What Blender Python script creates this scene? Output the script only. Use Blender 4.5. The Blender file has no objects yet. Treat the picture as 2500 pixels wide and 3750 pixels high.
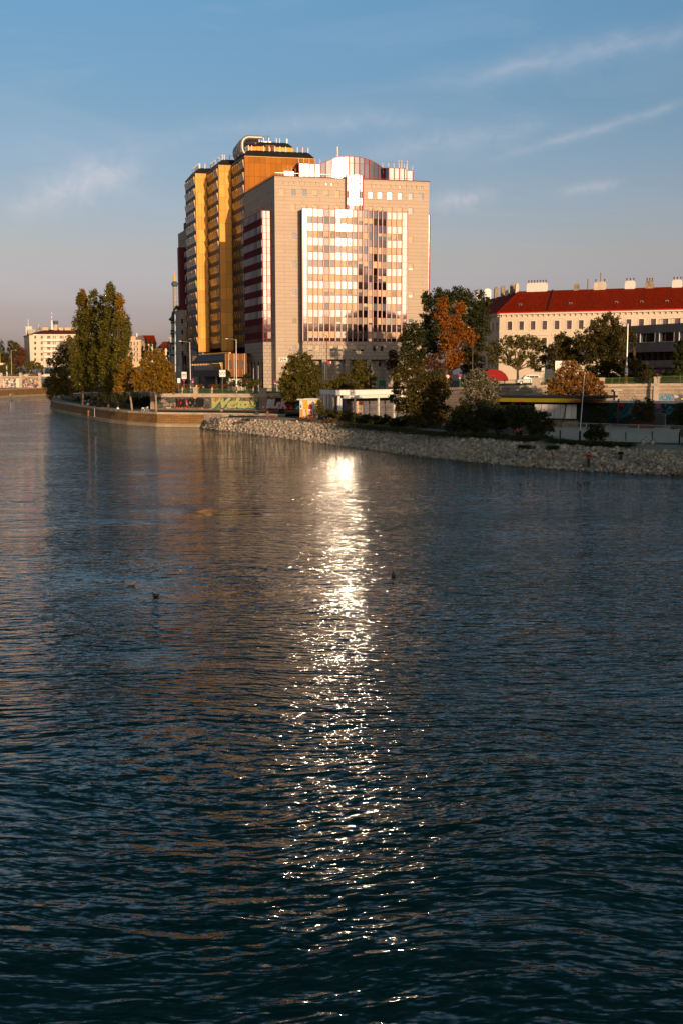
import bpy, math, random
import numpy as np
from mathutils import Vector, Matrix, noise as mnoise
random.seed(7); np.random.seed(7)
scene = bpy.context.scene
R = math.radians
# ------------------------------------------------------------------ camera, sky, sun
FPX, CZ, HOR = 3700.0, 11.0, 1370.0          # focal length in px of the 2500x3750 photo, height of the bridge deck view
PITCH = math.atan((1875-HOR)/FPX)
cam = bpy.data.cameras.new('camera'); camo = bpy.data.objects.new('camera', cam)
scene.collection.objects.link(camo); scene.camera = camo
camo.location = (0, 0, CZ); camo.rotation_euler = (math.pi/2-PITCH, 0, 0)
cam.sensor_fit = 'VERTICAL'; cam.sensor_height = 36; cam.sensor_width = 24
cam.lens = 36*FPX/3750; cam.clip_end = 20000; cam.clip_start = 0.5
SUN_AZ, SUN_EL = 24.0, 9.2                     # azimuth measured from straight behind the camera towards the right
sdir = Vector((math.sin(R(SUN_AZ))*math.cos(R(SUN_EL)), -math.cos(R(SUN_AZ))*math.cos(R(SUN_EL)), math.sin(R(SUN_EL))))
sl = bpy.data.lights.new('sun', 'SUN'); sl.energy = 4.2; sl.angle = R(0.53); sl.color = (1.0, 0.69, 0.43)
so = bpy.data.objects.new('sun', sl); scene.collection.objects.link(so)
so.rotation_euler = sdir.to_track_quat('Z', 'Y').to_euler(); so.location = (60, -60, 80)
scene.view_settings.view_transform = 'Standard'; scene.view_settings.look = 'None'
scene.view_settings.exposure = 0.18; scene.view_settings.gamma = 1.0
scene.cycles.sample_clamp_indirect = 0; scene.cycles.sample_clamp_direct = 0
scene.cycles.max_bounces = 6; scene.cycles.glossy_bounces = 4; scene.cycles.diffuse_bounces = 2
scene.cycles.use_denoising = True; scene.cycles.blur_glossy = 0.0

world = bpy.data.worlds.new('World'); scene.world = world; world.use_nodes = True
class NT:
    """small helper for building node trees"""
    def __init__(s, nt): s.nt = nt
    def n(s, t, **kw):
        nd = s.nt.nodes.new(t)
        for k, v in kw.items():
            if k == 'inp':
                for a, b in v.items():
                    sock = nd.inputs[a]
                    if hasattr(b, 'bl_idname') or isinstance(b, bpy.types.NodeSocket): s.nt.links.new(b, sock)
                    else: sock.default_value = b
            else: setattr(nd, k, v)
        return nd
    def m(s, op, a, b=None, c=None, clamp=False):
        nd = s.nt.nodes.new('ShaderNodeMath'); nd.operation = op; nd.use_clamp = clamp
        for i, x in enumerate((a, b, c)):
            if x is None: continue
            if isinstance(x, bpy.types.NodeSocket): s.nt.links.new(x, nd.inputs[i])
            else: nd.inputs[i].default_value = x
        return nd.outputs[0]
    def mix(s, fac, a, b, blend='MIX'):
        nd = s.nt.nodes.new('ShaderNodeMix'); nd.data_type = 'RGBA'; nd.blend_type = blend
        for i, x in ((0, fac), (6, a), (7, b)):
            if isinstance(x, bpy.types.NodeSocket): s.nt.links.new(x, nd.inputs[i])
            elif i == 0: nd.inputs[0].default_value = x
            else: nd.inputs[i].default_value = (x[0], x[1], x[2], 1)
        return nd.outputs[2]
    def ramp(s, fac, stops, interp='LINEAR'):
        nd = s.nt.nodes.new('ShaderNodeValToRGB'); cr = nd.color_ramp; cr.interpolation = interp
        while len(cr.elements) < len(stops): cr.elements.new(0.5)
        for e, (p, c) in zip(cr.elements, stops):
            e.position = p; e.color = (c, c, c, 1) if isinstance(c, (int, float)) else (c[0], c[1], c[2], 1)
        s.nt.links.new(fac, nd.inputs[0]); return nd.outputs[0]
    def noise(s, vec, scale, detail=4, rough=0.5, dist=0.0):
        nd = s.nt.nodes.new('ShaderNodeTexNoise'); nd.inputs['Scale'].default_value = scale
        nd.inputs['Detail'].default_value = detail; nd.inputs['Roughness'].default_value = rough
        nd.inputs['Distortion'].default_value = dist
        if vec is not None: s.nt.links.new(vec, nd.inputs['Vector'])
        return nd.outputs['Fac']
    def mapping(s, vec, scale=(1, 1, 1), rot=(0, 0, 0), loc=(0, 0, 0)):
        nd = s.nt.nodes.new('ShaderNodeMapping'); s.nt.links.new(vec, nd.inputs[0])
        nd.inputs[1].default_value = loc; nd.inputs[2].default_value = rot; nd.inputs[3].default_value = scale
        return nd.outputs[0]

def ray(u, v):
    x = (u-1250)/FPX; y = -(v-1875)/FPX
    cp, sp = math.cos(PITCH), math.sin(PITCH)
    return Vector((x, cp+y*sp, -sp+y*cp))
def PD(u, v, D):
    d = ray(u, v); return Vector((0, 0, CZ)) + d*(D/d.y)
def PZ(u, v, z):
    d = ray(u, v); return Vector((0, 0, CZ)) + d*((z-CZ)/d.z)

def build_world():
    nt = world.node_tree; W = NT(nt); bg = nt.nodes['Background']
    sky = W.n('ShaderNodeTexSky', sky_type='NISHITA', sun_disc=False)
    sky.sun_elevation = R(SUN_EL); sky.sun_rotation = R(180-SUN_AZ)
    sky.altitude = 150; sky.air_density = 1.3; sky.dust_density = 2.6; sky.ozone_density = 3.0
    tc = W.n('ShaderNodeTexCoord'); sep = W.n('ShaderNodeSeparateXYZ', inp={0: tc.outputs['Generated']})
    az = W.m('ARCTAN2', sep.outputs[0], sep.outputs[1]); el = W.m('ARCSINE', sep.outputs[2])
    comb = W.n('ShaderNodeCombineXYZ', inp={0: az, 1: el})
    total = None
    # thin cirrus streaks: ends (u, v), half width px, strength, noise seed
    for (u0, v0, u1, v1, hw, st, sd) in [(1620, 285, 2640, 90, 36, .28, 1), (1880, 560, 2640, 330, 15, .26, 2), (1330, 575, 1960, 460, 40, .24, 3),
                                         (60, 765, 520, 590, 58, .44, 4), (1560, 745, 1800, 715, 28, .34, 5), (2060, 700, 2260, 670, 16, .3, 6),
                                         (1050, 460, 1560, 440, 30, .2, 7), (600, 500, 1100, 440, 34, .12, 8)]:
        a, b = ray(u0, v0).normalized(), ray(u1, v1).normalized()
        A = (math.atan2(a.x, a.y), math.asin(a.z)); B = (math.atan2(b.x, b.y), math.asin(b.z))
        L = math.hypot(B[0]-A[0], B[1]-A[1])/2; th = math.atan2(B[1]-A[1], B[0]-A[0])
        cx, cy = (A[0]+B[0])/2, (A[1]+B[1])/2
        dx = W.m('SUBTRACT', az, cx); dy = W.m('SUBTRACT', el, cy)
        s = W.m('ADD', W.m('MULTIPLY', dx, math.cos(th)/L), W.m('MULTIPLY', dy, math.sin(th)/L))
        cv = W.n('ShaderNodeCombineXYZ', inp={0: s, 1: W.m('ADD', W.m('MULTIPLY', dx, -math.sin(th)), W.m('MULTIPLY', dy, math.cos(th))), 2: float(sd)*3.1})
        warp = W.noise(W.mapping(cv.outputs[0], (1.6, 6, 1)), 1.3, 2)
        hwr = hw/FPX
        t0 = W.m('ADD', W.m('MULTIPLY', dx, -math.sin(th)/hwr), W.m('MULTIPLY', dy, math.cos(th)/hwr))
        t = W.m('ADD', t0, W.m('MULTIPLY', W.m('SUBTRACT', warp, .5), 1.8))
        g = W.m('EXPONENT', W.m('MULTIPLY', W.m('ADD', W.m('POWER', W.m('ABSOLUTE', s), 3.0), W.m('POWER', W.m('ABSOLUTE', t), 1.6)), -1.0))
        nz = W.noise(W.mapping(cv.outputs[0], (3.0, 55, 1), (0, 0, .15)), 1.0, 6, .62, .6)
        nz = W.ramp(nz, [(.3, 0), (.72, 1)])
        c = W.m('MULTIPLY', W.m('MULTIPLY', g, W.m('ADD', W.m('MULTIPLY', nz, .75), .25)), st)
        total = c if total is None else W.m('ADD', total, c)
    veil = W.noise(W.mapping(comb.outputs[0], (3, 14, 1), (0, 0, .2)), 1.2, 6, .6, .8)
    total = W.m('ADD', total, W.ramp(veil, [(.5, 0), (.8, .10)]), clamp=True)
    e01 = W.m('MULTIPLY', el, 2.0, clamp=True)
    grade = W.ramp(e01, [(0.0, (1.75, 1.55, 2.9)), (.06, (1.38, 1.16, 1.95)), (.12, (1.18, .92, 1.40)), (.225, (1.22, .87, .96)), (.49, (.80, .82, .90)), (.70, (.74, .92, 1.02)), (1.0, (.34, .42, .34))])
    tint = W.mix(1.0, sky.outputs[0], grade, 'MULTIPLY')
    # haze band near the horizon has a pink-grey cast opposite the sun
    bright = W.mix(total, tint, (5.0, 4.5, 4.5))
    nt.links.new(bright, bg.inputs[0]); bg.inputs[1].default_value = 0.15
build_world()

# ------------------------------------------------------------------ materials
def mat(name, col=(.5, .5, .5), rough=.7, metal=0.0, var=0.0, vscale=1.0, spec=None, emit=None, bump=0.0, bscale=6.0):
    m = bpy.data.materials.new(name); m.use_nodes = True; W = NT(m.node_tree)
    b = m.node_tree.nodes['Principled BSDF']
    b.inputs['Base Color'].default_value = (*col, 1); b.inputs['Roughness'].default_value = rough
    b.inputs['Metallic'].default_value = metal; b.inputs['Specular IOR Level'].default_value = spec if spec is not None else (.5 if rough < .4 else .15)
    if var or bump:
        tc = W.n('ShaderNodeTexCoord')
        if var:
            nz = W.noise(tc.outputs['Object'], vscale, 5, .6)
            lo = [c*(1-var) for c in col]; hi = [min(1, c*(1+var)) for c in col]
            m.node_tree.links.new(W.ramp(nz, [(.3, lo), (.7, hi)]), b.inputs['Base Color'])
        if bump:
            bn = W.n('ShaderNodeBump', inp={'Strength': bump, 'Height': W.noise(tc.outputs['Object'], bscale, 4)})
            m.node_tree.links.new(bn.outputs[0], b.inputs['Normal'])
    return m

def brick_mat(name, col, joint, bw, bh, ms=.03, var=.12, rough=.75, stain=.25, offset=.5, squash=1.0, streak=True):
    """stone panels with thin joints in metres (uv = metres on the wall)"""
    m = bpy.data.materials.new(name); m.use_nodes = True; W = NT(m.node_tree); nt = m.node_tree
    b = nt.nodes['Principled BSDF']; b.inputs['Roughness'].default_value = rough; b.inputs['Specular IOR Level'].default_value = .12
    uv = W.n('ShaderNodeUVMap').outputs[0]
    bt = W.n('ShaderNodeTexBrick', offset=offset, inp={'Vector': uv, 'Scale': 1.0, 'Mortar Size': ms, 'Mortar Smooth': .2, 'Brick Width': bw, 'Row Height': bh,
             'Color1': (*[c*(1+var) for c in col], 1), 'Color2': (*[c*(1-var) for c in col], 1), 'Mortar': (*joint, 1)})
    n1 = W.noise(uv, .35, 5, .65); c = W.mix(W.ramp(n1, [(.35, 0), (.75, stain)]), bt.outputs[0], [x*.55 for x in col])
    if streak:
        n2 = W.noise(W.mapping(uv, (1.6, .12, 1)), 1.0, 4, .6)
        c = W.mix(W.ramp(n2, [(.5, 0), (.8, stain*.9)]), c, [x*.45 for x in col])
    nt.links.new(c, b.inputs['Base Color']); return m

M = {}
def setup_mats():
    M['stone'] = brick_mat('stone_panels', (.49, .40, .31), (.27, .19, .13), 9.0, .92, .035, .03, stain=.10)
    M['stone_fine'] = brick_mat('stone_blocks', (.46, .38, .30), (.17, .12, .09), 1.2, .92, .05, .06, stain=.3)
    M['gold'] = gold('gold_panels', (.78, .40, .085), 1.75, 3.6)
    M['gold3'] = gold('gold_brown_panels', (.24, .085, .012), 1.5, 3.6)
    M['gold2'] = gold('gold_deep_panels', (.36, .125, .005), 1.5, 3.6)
    M['bronze'] = mat('bronze_cladding', (.055, .035, .024), .45, .35, .35, .5)
    M['blackroof'] = mat('black_roof', (.018, .018, .018), .5, 0, .2, 1)
    M['darkglass'] = mat('dark_glass', (.016, .012, .010), .12, 0)
    M['fin'] = mat('brass_fin', (.58, .36, .14), .6, 0, spec=.2)
    M['red'] = mat('red_mullion', (.33, .045, .03), .5, 0, .15, 2)
    M['maroon'] = mat('maroon_band', (.10, .008, .018), .5, 0, .2, 1)
    M['fingrey'] = mat('pale_fins', (.78, .76, .75), .5)
    M['mirror'] = mirror('mirror_panels')
    M['glass'] = mat('window_glass', (.09, .15, .20), .03, 0, spec=.8)
    M['glassdark'] = mat('open_window', (.012, .010, .010), .25)
    M['blind'] = mat('peach_blind', (.62, .44, .27), .7, 0, .1, 1.5)
    M['blindgrey'] = mat('grey_blind', (.36, .29, .21), .7, 0, .1, 1.5)
    M['white'] = mat('white_paint', (.78, .74, .68), .55, 0, .05, 1.5)
    M['whitegrey'] = mat('offwhite_paint', (.62, .58, .53), .6, 0, .1, .8)
    M['steel'] = mat('galvanised_steel', (.5, .48, .45), .38, .6, .1, 3)
    M['chrome'] = mat('duct_metal', (.34, .33, .32), .45, .5)
    M['black'] = mat('black_paint', (.015, .015, .015), .5)
    M['rooftile'] = roof('red_roof_tiles', (.245, .016, .001), .32)
    M['rooftile2'] = roof('brown_roof_tiles', (.13, .035, .025), .3)
    M['roofgrey'] = mat('grey_roof', (.22, .19, .17), .7, 0, .15, .5)
    M['cream'] = mat('cream_render', (.74, .61, .46), .8, 0, .06, .3)
    M['creamtrim'] = mat('cream_trim', (.82, .72, .58), .8, 0, .04, .6)
    M['hotel'] = mat('pale_render', (.74, .60, .46), .8, 0, .05, .2)
    M['beige'] = mat('beige_render', (.62, .44, .26), .8, 0, .08, .2)
    M['brownframe'] = mat('brown_window_frame', (.14, .035, .02), .5)
    M['houseglass'] = mat('house_glass', (.16, .16, .17), .07, .5)
    M['chimney'] = mat('plastered_chimney', (.66, .55, .43), .85, 0, .22, .9)
    M['chimneyold'] = mat('weathered_chimney', (.30, .24, .16), .85, 0, .4, 1.2)
    M['concrete'] = mat('dark_concrete', (.15, .135, .14), .8, 0, .15, .5)
    M['concrete2'] = mat('light_concrete', (.45, .40, .34), .85, 0, .2, .8)
    M['quay'] = brick_mat('quay_blocks', (.29, .155, .055), (.09, .06, .04), 1.3, .45, .03, .22, stain=.75)
    M['plinth'] = brick_mat('quay_plinth', (.42, .33, .22), (.15, .1, .07), 1.8, .6, .03, .12, stain=.5)
    M['quay2'] = brick_mat('quay_ashlar', (.40, .31, .23), (.13, .09, .07), 1.5, .5, .03, .15, stain=.6)
    M['coping'] = mat('stone_coping', (.46, .37, .28), .85, 0, .25, .8)
    M['rock'] = rockm()
    M['gravel'] = mat('gravel', (.34, .27, .19), .95, 0, .3, 1.2, bump=.4)
    M['sand'] = mat('court_sand', (.58, .48, .38), .95, 0, .12, .8, bump=.3)
    M['path'] = mat('pale_path', (.34, .27, .20), .95, 0, .18, .5)
    M['grass'] = mat('grass_verge', (.030, .036, .008), .95, 0, .45, 1.2, bump=.6, bscale=8)
    M['asphalt'] = mat('asphalt', (.05, .05, .05), .9, 0, .2, .6)
    M['ground'] = mat('city_ground', (.09, .085, .075), .95, 0, .2, .1)
    M['bark'] = mat('bark', (.11, .075, .045), .9, 0, .35, 2.5, bump=.5)
    M['barkpale'] = mat('pale_bark', (.34, .24, .15), .9, 0, .3, 2.5)
    M['greenrail'] = mat('green_rail', (.10, .15, .045), .5, 0, .1, 2)
    M['signwhite'] = mat('sign_white', (.82, .80, .76), .5)
    M['signred'] = mat('sign_red', (.55, .02, .02), .45)
    M['signblue'] = mat('sign_blue', (.03, .06, .30), .45)
    M['orange'] = mat('orange_paint', (.75, .13, .02), .5)
    M['yellow'] = mat('yellow_paint', (.72, .42, .03), .6, 0, .1, 2)
    M['ochre'] = mat('ochre_paint', (.72, .28, .03), .6, 0, .1, 2)
    M['redcanvas'] = mat('red_canvas', (.26, .006, .003), .6, 0, .1, 2)
    M['green'] = mat('green_panel', (.03, .22, .12), .5)
    M['rust'] = mat('rusty_planter', (.12, .025, .015), .7, 0, .3, 3)
    M['brown'] = mat('brown_steel', (.14, .065, .035), .6)
    M['carwhite'] = mat('car_white', (.80, .78, .74), .25)
    M['tyre'] = mat('tyre', (.02, .02, .02), .8)
    M['skin'] = mat('skin', (.55, .32, .21), .6)
    M['hair'] = mat('hair', (.03, .02, .012), .7)
    M['oldgreen'] = mat('pale_green_render', (.34, .40, .37), .8, 0, .15, .6)
    M['copper'] = mat('dark_copper', (.07, .11, .10), .6)
    M['duckbrown'] = mat('duck_brown', (.16, .09, .05), .7, 0, .3, 20)
    M['duckpale'] = mat('duck_pale', (.62, .5, .4), .7)
    M['algae'] = mat('dark_algae', (.02, .016, .01), .95)

def gold(name, col, pw, ph):
    m = brick_mat(name, col, [c*.45 for c in col], pw, ph, .05, .17, .42, .22, 0.0)
    m.node_tree.nodes['Principled BSDF'].inputs['Specular IOR Level'].default_value = .15; m.node_tree.nodes['Principled BSDF'].inputs['Roughness'].default_value = .6
    return m
def roof(name, col, rh):
    m = brick_mat(name, col, [c*.4 for c in col], .25, rh, .04, .32, .85, .55, streak=True); return m
def mirror(name):
    m = bpy.data.materials.new(name); m.use_nodes = True; W = NT(m.node_tree); nt = m.node_tree
    b = nt.nodes['Principled BSDF']; b.inputs['Metallic'].default_value = 1.0
    b.inputs['Base Color'].default_value = (.3, .3, .3, 1); b.inputs['Roughness'].default_value = .065
    geo = W.n('ShaderNodeNewGeometry'); rnd = geo.outputs['Random Per Island']
    tc = W.n('ShaderNodeTexCoord')
    nz = W.noise(tc.outputs['Object'], .55, 2, .4)
    bn = W.n('ShaderNodeBump', inp={'Strength': .12, 'Distance': .05, 'Height': nz})
    nt.links.new(bn.outputs[0], b.inputs['Normal'])
    nt.links.new(W.ramp(rnd, [(0, (.21, .22, .235)), (1, (.26, .27, .285))]), b.inputs['Base Color'])
    return m
def rockm():
    m = bpy.data.materials.new('limestone_rock'); m.use_nodes = True; W = NT(m.node_tree); nt = m.node_tree
    b = nt.nodes['Principled BSDF']; b.inputs['Roughness'].default_value = .9
    geo = W.n('ShaderNodeNewGeometry'); oi = W.n('ShaderNodeObjectInfo')
    r = W.m('FRACT', W.m('ADD', geo.outputs['Random Per Island'], oi.outputs['Random']))
    c = W.ramp(r, [(0, (.22, .17, .12)), (.3, (.40, .32, .23)), (.7, (.58, .46, .34)), (1, (.72, .60, .46))])
    tc = W.n('ShaderNodeTexCoord'); n = W.noise(tc.outputs['Object'], 3, 5, .6)
    sp_ = W.n('ShaderNodeSeparateXYZ', inp={0: geo.outputs['Position']}); wet = W.ramp(W.m('ADD', sp_.outputs[2], W.m('MULTIPLY', n, .25)), [(.16, .75), (.32, 0)])
    c = W.mix(W.ramp(n, [(.35, .55), (.6, 0)]), c, (.16, .12, .08)); nt.links.new(W.mix(wet, c, (.035, .03, .018)), b.inputs['Base Color'])
    bn = W.n('ShaderNodeBump', inp={'Strength': .5, 'Height': W.noise(tc.outputs['Object'], 6, 4)}); nt.links.new(bn.outputs[0], b.inputs['Normal'])
    return m
LEAF = {}
def leafm(name, cols, nscale=.35):
    """cols: dark, mid, light leaf colours; varies per leaf and per region of the crown"""
    if name in LEAF: return LEAF[name]
    m = bpy.data.materials.new(name); m.use_nodes = True; W = NT(m.node_tree); nt = m.node_tree
    b = nt.nodes['Principled BSDF']; b.inputs['Roughness'].default_value = .65; b.inputs['Specular IOR Level'].default_value = .25
    geo = W.n('ShaderNodeNewGeometry'); tc = W.n('ShaderNodeTexCoord')
    n = W.noise(tc.outputs['Object'], nscale, 3, .6)
    f = W.m('ADD', W.m('MULTIPLY', geo.outputs['Random Per Island'], .55), W.m('MULTIPLY', n, .6))
    c = W.ramp(f, [(.2, cols[0]), (.55, cols[1]), (.9, cols[2])])
    nt.links.new(c, b.inputs['Base Color'])
    tr = W.n('ShaderNodeBsdfTranslucent'); nt.links.new(c, tr.inputs[0])
    mx = W.n('ShaderNodeMixShader', inp={0: .22}); nt.links.new(b.outputs[0], mx.inputs[1]); nt.links.new(tr.outputs[0], mx.inputs[2])
    nt.links.new(mx.outputs[0], nt.nodes['Material Output'].inputs[0])
    LEAF[name] = m; return m
setup_mats()
LF = dict(
    poplar=leafm('poplar_leaves', [(.042, .044, .005), (.095, .088, .008), (.18, .14, .012)]),
    poplargold=leafm('gold_poplar_leaves', [(.06, .045, .008), (.20, .11, .012), (.36, .15, .012)]),
    plane=leafm('plane_leaves', [(.08, .055, .005), (.20, .115, .008), (.36, .17, .010)]),
    olive=leafm('olive_leaves', [(.028, .026, .006), (.062, .052, .010), (.12, .085, .016)]),
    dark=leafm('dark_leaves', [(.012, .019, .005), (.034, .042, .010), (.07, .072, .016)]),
    rust=leafm('rust_leaves', [(.10, .030, .003), (.28, .085, .006), (.44, .15, .010)]),
    brown=leafm('brown_leaves', [(.04, .02, .010), (.11, .045, .020), (.17, .07, .03)]),
    amber=leafm('amber_leaves', [(.08, .045, .010), (.24, .11, .018), (.40, .17, .026)]),
    silver=leafm('silver_leaves', [(.035, .038, .016), (.10, .09, .04), (.46, .38, .27)]),
    willow=leafm('willow_leaves', [(.026, .026, .005), (.065, .055, .008), (.14, .10, .014)]),
    mid=leafm('green_leaves', [(.035, .038, .006), (.085, .078, .009), (.17, .125, .014)]),
    dry=leafm('dry_leaves', [(.05, .03, .015), (.14, .075, .03), (.22, .12, .05)]))

# ------------------------------------------------------------------ object helpers
ORG = {}
def tag(o, label=None, cat=None, group=None, kind=None):
    if label: o['label'] = label
    if cat: o['category'] = cat
    if group: o['group'] = group
    if kind: o['kind'] = kind
    return o
def link(o): scene.collection.objects.link(o); return o
def thing(name, label, cat, loc=(0, 0, 0), group=None):
    o = link(bpy.data.objects.new(name, None)); o.location = loc; o.empty_display_size = .3
    ORG[o] = Vector(loc); return tag(o, label, cat, group)
class MB:
    def __init__(s): s.v = []; s.f = []; s.mi = []; s.mats = []
    def _m(s, m):
        m = M[m] if isinstance(m, str) else m
        if m not in s.mats: s.mats.append(m)
        return s.mats.index(m)
    def add(s, vs, fs, m):
        k = len(s.v); i = s._m(m); s.v.extend([tuple(p) for p in vs])
        for f in fs: s.f.append([k+j for j in f]); s.mi.append(i)
        return s
    def hexa(s, p, m):   # 8 points: bottom 4 (ccw), top 4
        return s.add(p, [(0, 3, 2, 1), (4, 5, 6, 7), (0, 1, 5, 4), (1, 2, 6, 5), (2, 3, 7, 6), (3, 0, 4, 7)], m)
    def box(s, c, sz, m, rz=0.0):
        hx, hy, hz = sz[0]/2, sz[1]/2, sz[2]/2; ca, sa = math.cos(rz), math.sin(rz)
        P = [(x*hx, y*hy, z*hz) for z in (-1, 1) for x, y in ((-1, -1), (1, -1), (1, 1), (-1, 1))]
        return s.hexa([(c[0]+x*ca-y*sa, c[1]+x*sa+y*ca, c[2]+z) for x, y, z in P], m)
    def prism(s, poly, z0, z1, m, mtop=None):
        n = len(poly); b = [(p[0], p[1], z0 if not callable(z0) else z0(p)) for p in poly]; t = [(p[0], p[1], z1 if not callable(z1) else z1(p)) for p in poly]
        s.add(b+t, [(i, (i+1) % n, n+(i+1) % n, n+i) for i in range(n)], m)
        s.add(t, [tuple(range(n))], mtop or m); s.add(b, [tuple(range(n-1, -1, -1))], m); return s
    def tube(s, p0, p1, r0, r1=None, m='steel', seg=8, caps=True):
        p0, p1 = Vector(p0), Vector(p1); r1 = r0 if r1 is None else r1
        d = (p1-p0).normalized(); a = d.orthogonal().normalized(); b = d.cross(a)
        vs = []
        for p, r in ((p0, r0), (p1, r1)):
            for i in range(seg):
                t = 2*math.pi*i/seg; vs.append(p+(a*math.cos(t)+b*math.sin(t))*r)
        fs = [(i, (i+1) % seg, seg+(i+1) % seg, seg+i) for i in range(seg)]
        if caps: fs += [tuple(range(seg-1, -1, -1)), tuple(range(seg, 2*seg))]
        return s.add(vs, fs, m)
    def path(s, pts, r, m='steel', seg=8):
        for a, b in zip(pts, pts[1:]): s.tube(a, b, r if not callable(r) else r(a), None if not callable(r) else r(b), m, seg)
        return s
    def lathe(s, c, prof, m, seg=16):   # prof: list of (r, z)
        vs = []
        for r, z in prof:
            for i in range(seg):
                t = 2*math.pi*i/seg; vs.append((c[0]+r*math.cos(t), c[1]+r*math.sin(t), c[2]+z))
        fs = []
        for k in range(len(prof)-1):
            for i in range(seg): fs.append((k*seg+i, k*seg+(i+1) % seg, (k+1)*seg+(i+1) % seg, (k+1)*seg+i))
        fs += [tuple(range(seg-1, -1, -1)), tuple(range((len(prof)-1)*seg, len(prof)*seg))]
        return s.add(vs, fs, m)
    def mesh(s, name, org=(0, 0, 0), smooth=False):
        me = bpy.data.meshes.new(name)
        ox, oy, oz = org
        me.from_pydata([(x-ox, y-oy, z-oz) for x, y, z in s.v], [], s.f)
        for m in s.mats: me.materials.append(m)
        me.polygons.foreach_set('material_index', s.mi)
        if smooth: me.polygons.foreach_set('use_smooth', [True]*len(s.f))
        uv = me.uv_layers.new(name='UVMap'); arr = np.zeros((len(me.loops), 2)); V = np.array(s.v) if s.v else np.zeros((0, 3))
        me.update()
        for p in me.polygons:
            n = p.normal; h = math.hypot(n.x, n.y)
            idx = list(p.vertices); P = V[idx]
            if h > .5: t = np.array([-n.y/h, n.x/h]); arr[p.loop_start:p.loop_start+len(idx), 0] = P[:, :2] @ t; arr[p.loop_start:p.loop_start+len(idx), 1] = P[:, 2]
            elif h > .15: t = np.array([-n.y/h, n.x/h]); w = np.array([n.x/h, n.y/h]); arr[p.loop_start:p.loop_start+len(idx), 0] = P[:, :2] @ t; arr[p.loop_start:p.loop_start+len(idx), 1] = (P[:, :2] @ w)*-1.0/max(.3, abs(n.z))
            else: arr[p.loop_start:p.loop_start+len(idx)] = P[:, :2]
        uv.data.foreach_set('uv', arr.ravel()); return me
    def build(s, name, parent=None, loc=None, smooth=False):
        org = ORG[parent] if parent is not None else Vector(loc if loc is not None else (0, 0, 0))
        o = link(bpy.data.objects.new(name, s.mesh(name, org, smooth)))
        if parent is not None: o.parent = parent
        else: o.location = org
        ORG[o] = org; return o

class Fac:
    """vertical wall plane: a runs left to right seen from outside, d outwards, z up"""
    def __init__(s, O, t, d=0.0):
        s.t = Vector((t[0], t[1])).normalized(); s.n = Vector((s.t.y, -s.t.x)); s.O = Vector(O) + s.n*d
    def pt(s, a, d, z): p = s.O + s.t*a + s.n*d; return Vector((p.x, p.y, z))
    def px(s, u, v, d=0.0):
        r = ray(u, v); o = s.O + s.n*d
        k = (o.dot(s.n))/(r.x*s.n.x+r.y*s.n.y); p = Vector((r.x*k, r.y*k))
        return (p-o).dot(s.t), CZ+r.z*k
    def ua(s, u, v=1000, d=0.0): return s.px(u, v, d)[0]
    def box(s, mb, a0, a1, z0, z1, d0, d1, m):
        P = [s.pt(a0, d1, z0), s.pt(a1, d1, z0), s.pt(a1, d0, z0), s.pt(a0, d0, z0), s.pt(a0, d1, z1), s.pt(a1, d1, z1), s.pt(a1, d0, z1), s.pt(a0, d0, z1)]
        mb.hexa(P, m); return mb
    def quad(s, mb, a0, a1, z0, z1, d, m):
        mb.add([s.pt(a0, d, z0), s.pt(a1, d, z0), s.pt(a1, d, z1), s.pt(a0, d, z1)], [(0, 1, 2, 3)], m); return mb
    def wall(s, mb, a0, a1, z0, z1, holes, depth, m, d=0.0):
        """flat wall with real recessed openings; holes = (a0, a1, z0, z1)"""
        A = sorted({a0, a1} | {x for h in holes for x in h[:2] if a0 < x < a1}); Z = sorted({z0, z1} | {x for h in holes for x in h[2:4] if z0 < x < z1})
        for i in range(len(A)-1):
            for j in range(len(Z)-1):
                ca, cz = (A[i]+A[i+1])/2, (Z[j]+Z[j+1])/2
                if any(h[0] < ca < h[1] and h[2] < cz < h[3] for h in holes): continue
                s.quad(mb, A[i], A[i+1], Z[j], Z[j+1], d, m)
        for h in holes:
            b0, b1, y0, y1 = max(h[0], a0), min(h[1], a1), max(h[2], z0), min(h[3], z1); e = depth
            mb.add([s.pt(b0, d, y0), s.pt(b1, d, y0), s.pt(b1, d, y1), s.pt(b0, d, y1), s.pt(b0, d-e, y0), s.pt(b1, d-e, y0), s.pt(b1, d-e, y1), s.pt(b0, d-e, y1)],
                   [(0, 4, 5, 1), (1, 5, 6, 2), (2, 6, 7, 3), (3, 7, 4, 0)], m)
        return mb
def window(F, a0, a1, z0, z1, st, parent, d=-.2, fm='whitegrey', name='window', fw=.07, cross=False):
    """one recessed window: frame, pane and blind; st: g glass, b blind, p part blind, d dark"""
    mb = MB()
    F.box(mb, a0, a0+fw, z0, z1, d-.05, d+.06, fm); F.box(mb, a1-fw, a1, z0, z1, d-.05, d+.06, fm)
    F.box(mb, a0+fw, a1-fw, z1-fw, z1, d-.05, d+.06, fm); F.box(mb, a0+fw, a1-fw, z0, z0+fw, d-.05, d+.06, fm)
    if cross: F.box(mb, (a0+a1)/2-.03, (a0+a1)/2+.03, z0+fw, z1-fw, d-.03, d+.05, fm); zz = z0+(z1-z0)*.68; F.box(mb, a0+fw, a1-fw, zz, zz+.06, d-.03, d+.055, fm)
    gm = {'g': 'glass', 'd': 'glassdark', 'b': 'blind', 'p': 'glass', 'h': 'houseglass', 'q': 'glassdark', 'y': 'blindgrey'}[st]
    F.quad(mb, a0+.01, a1-.01, z0+.01, z1-.01, d, gm)
    if st in 'pq': F.box(mb, a0+fw, a1-fw, z0+(z1-z0)*random.uniform(.25, .5), z1-fw, d, d+.03, 'blind')
    return mb.build(name, parent)
TXT = {}
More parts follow.
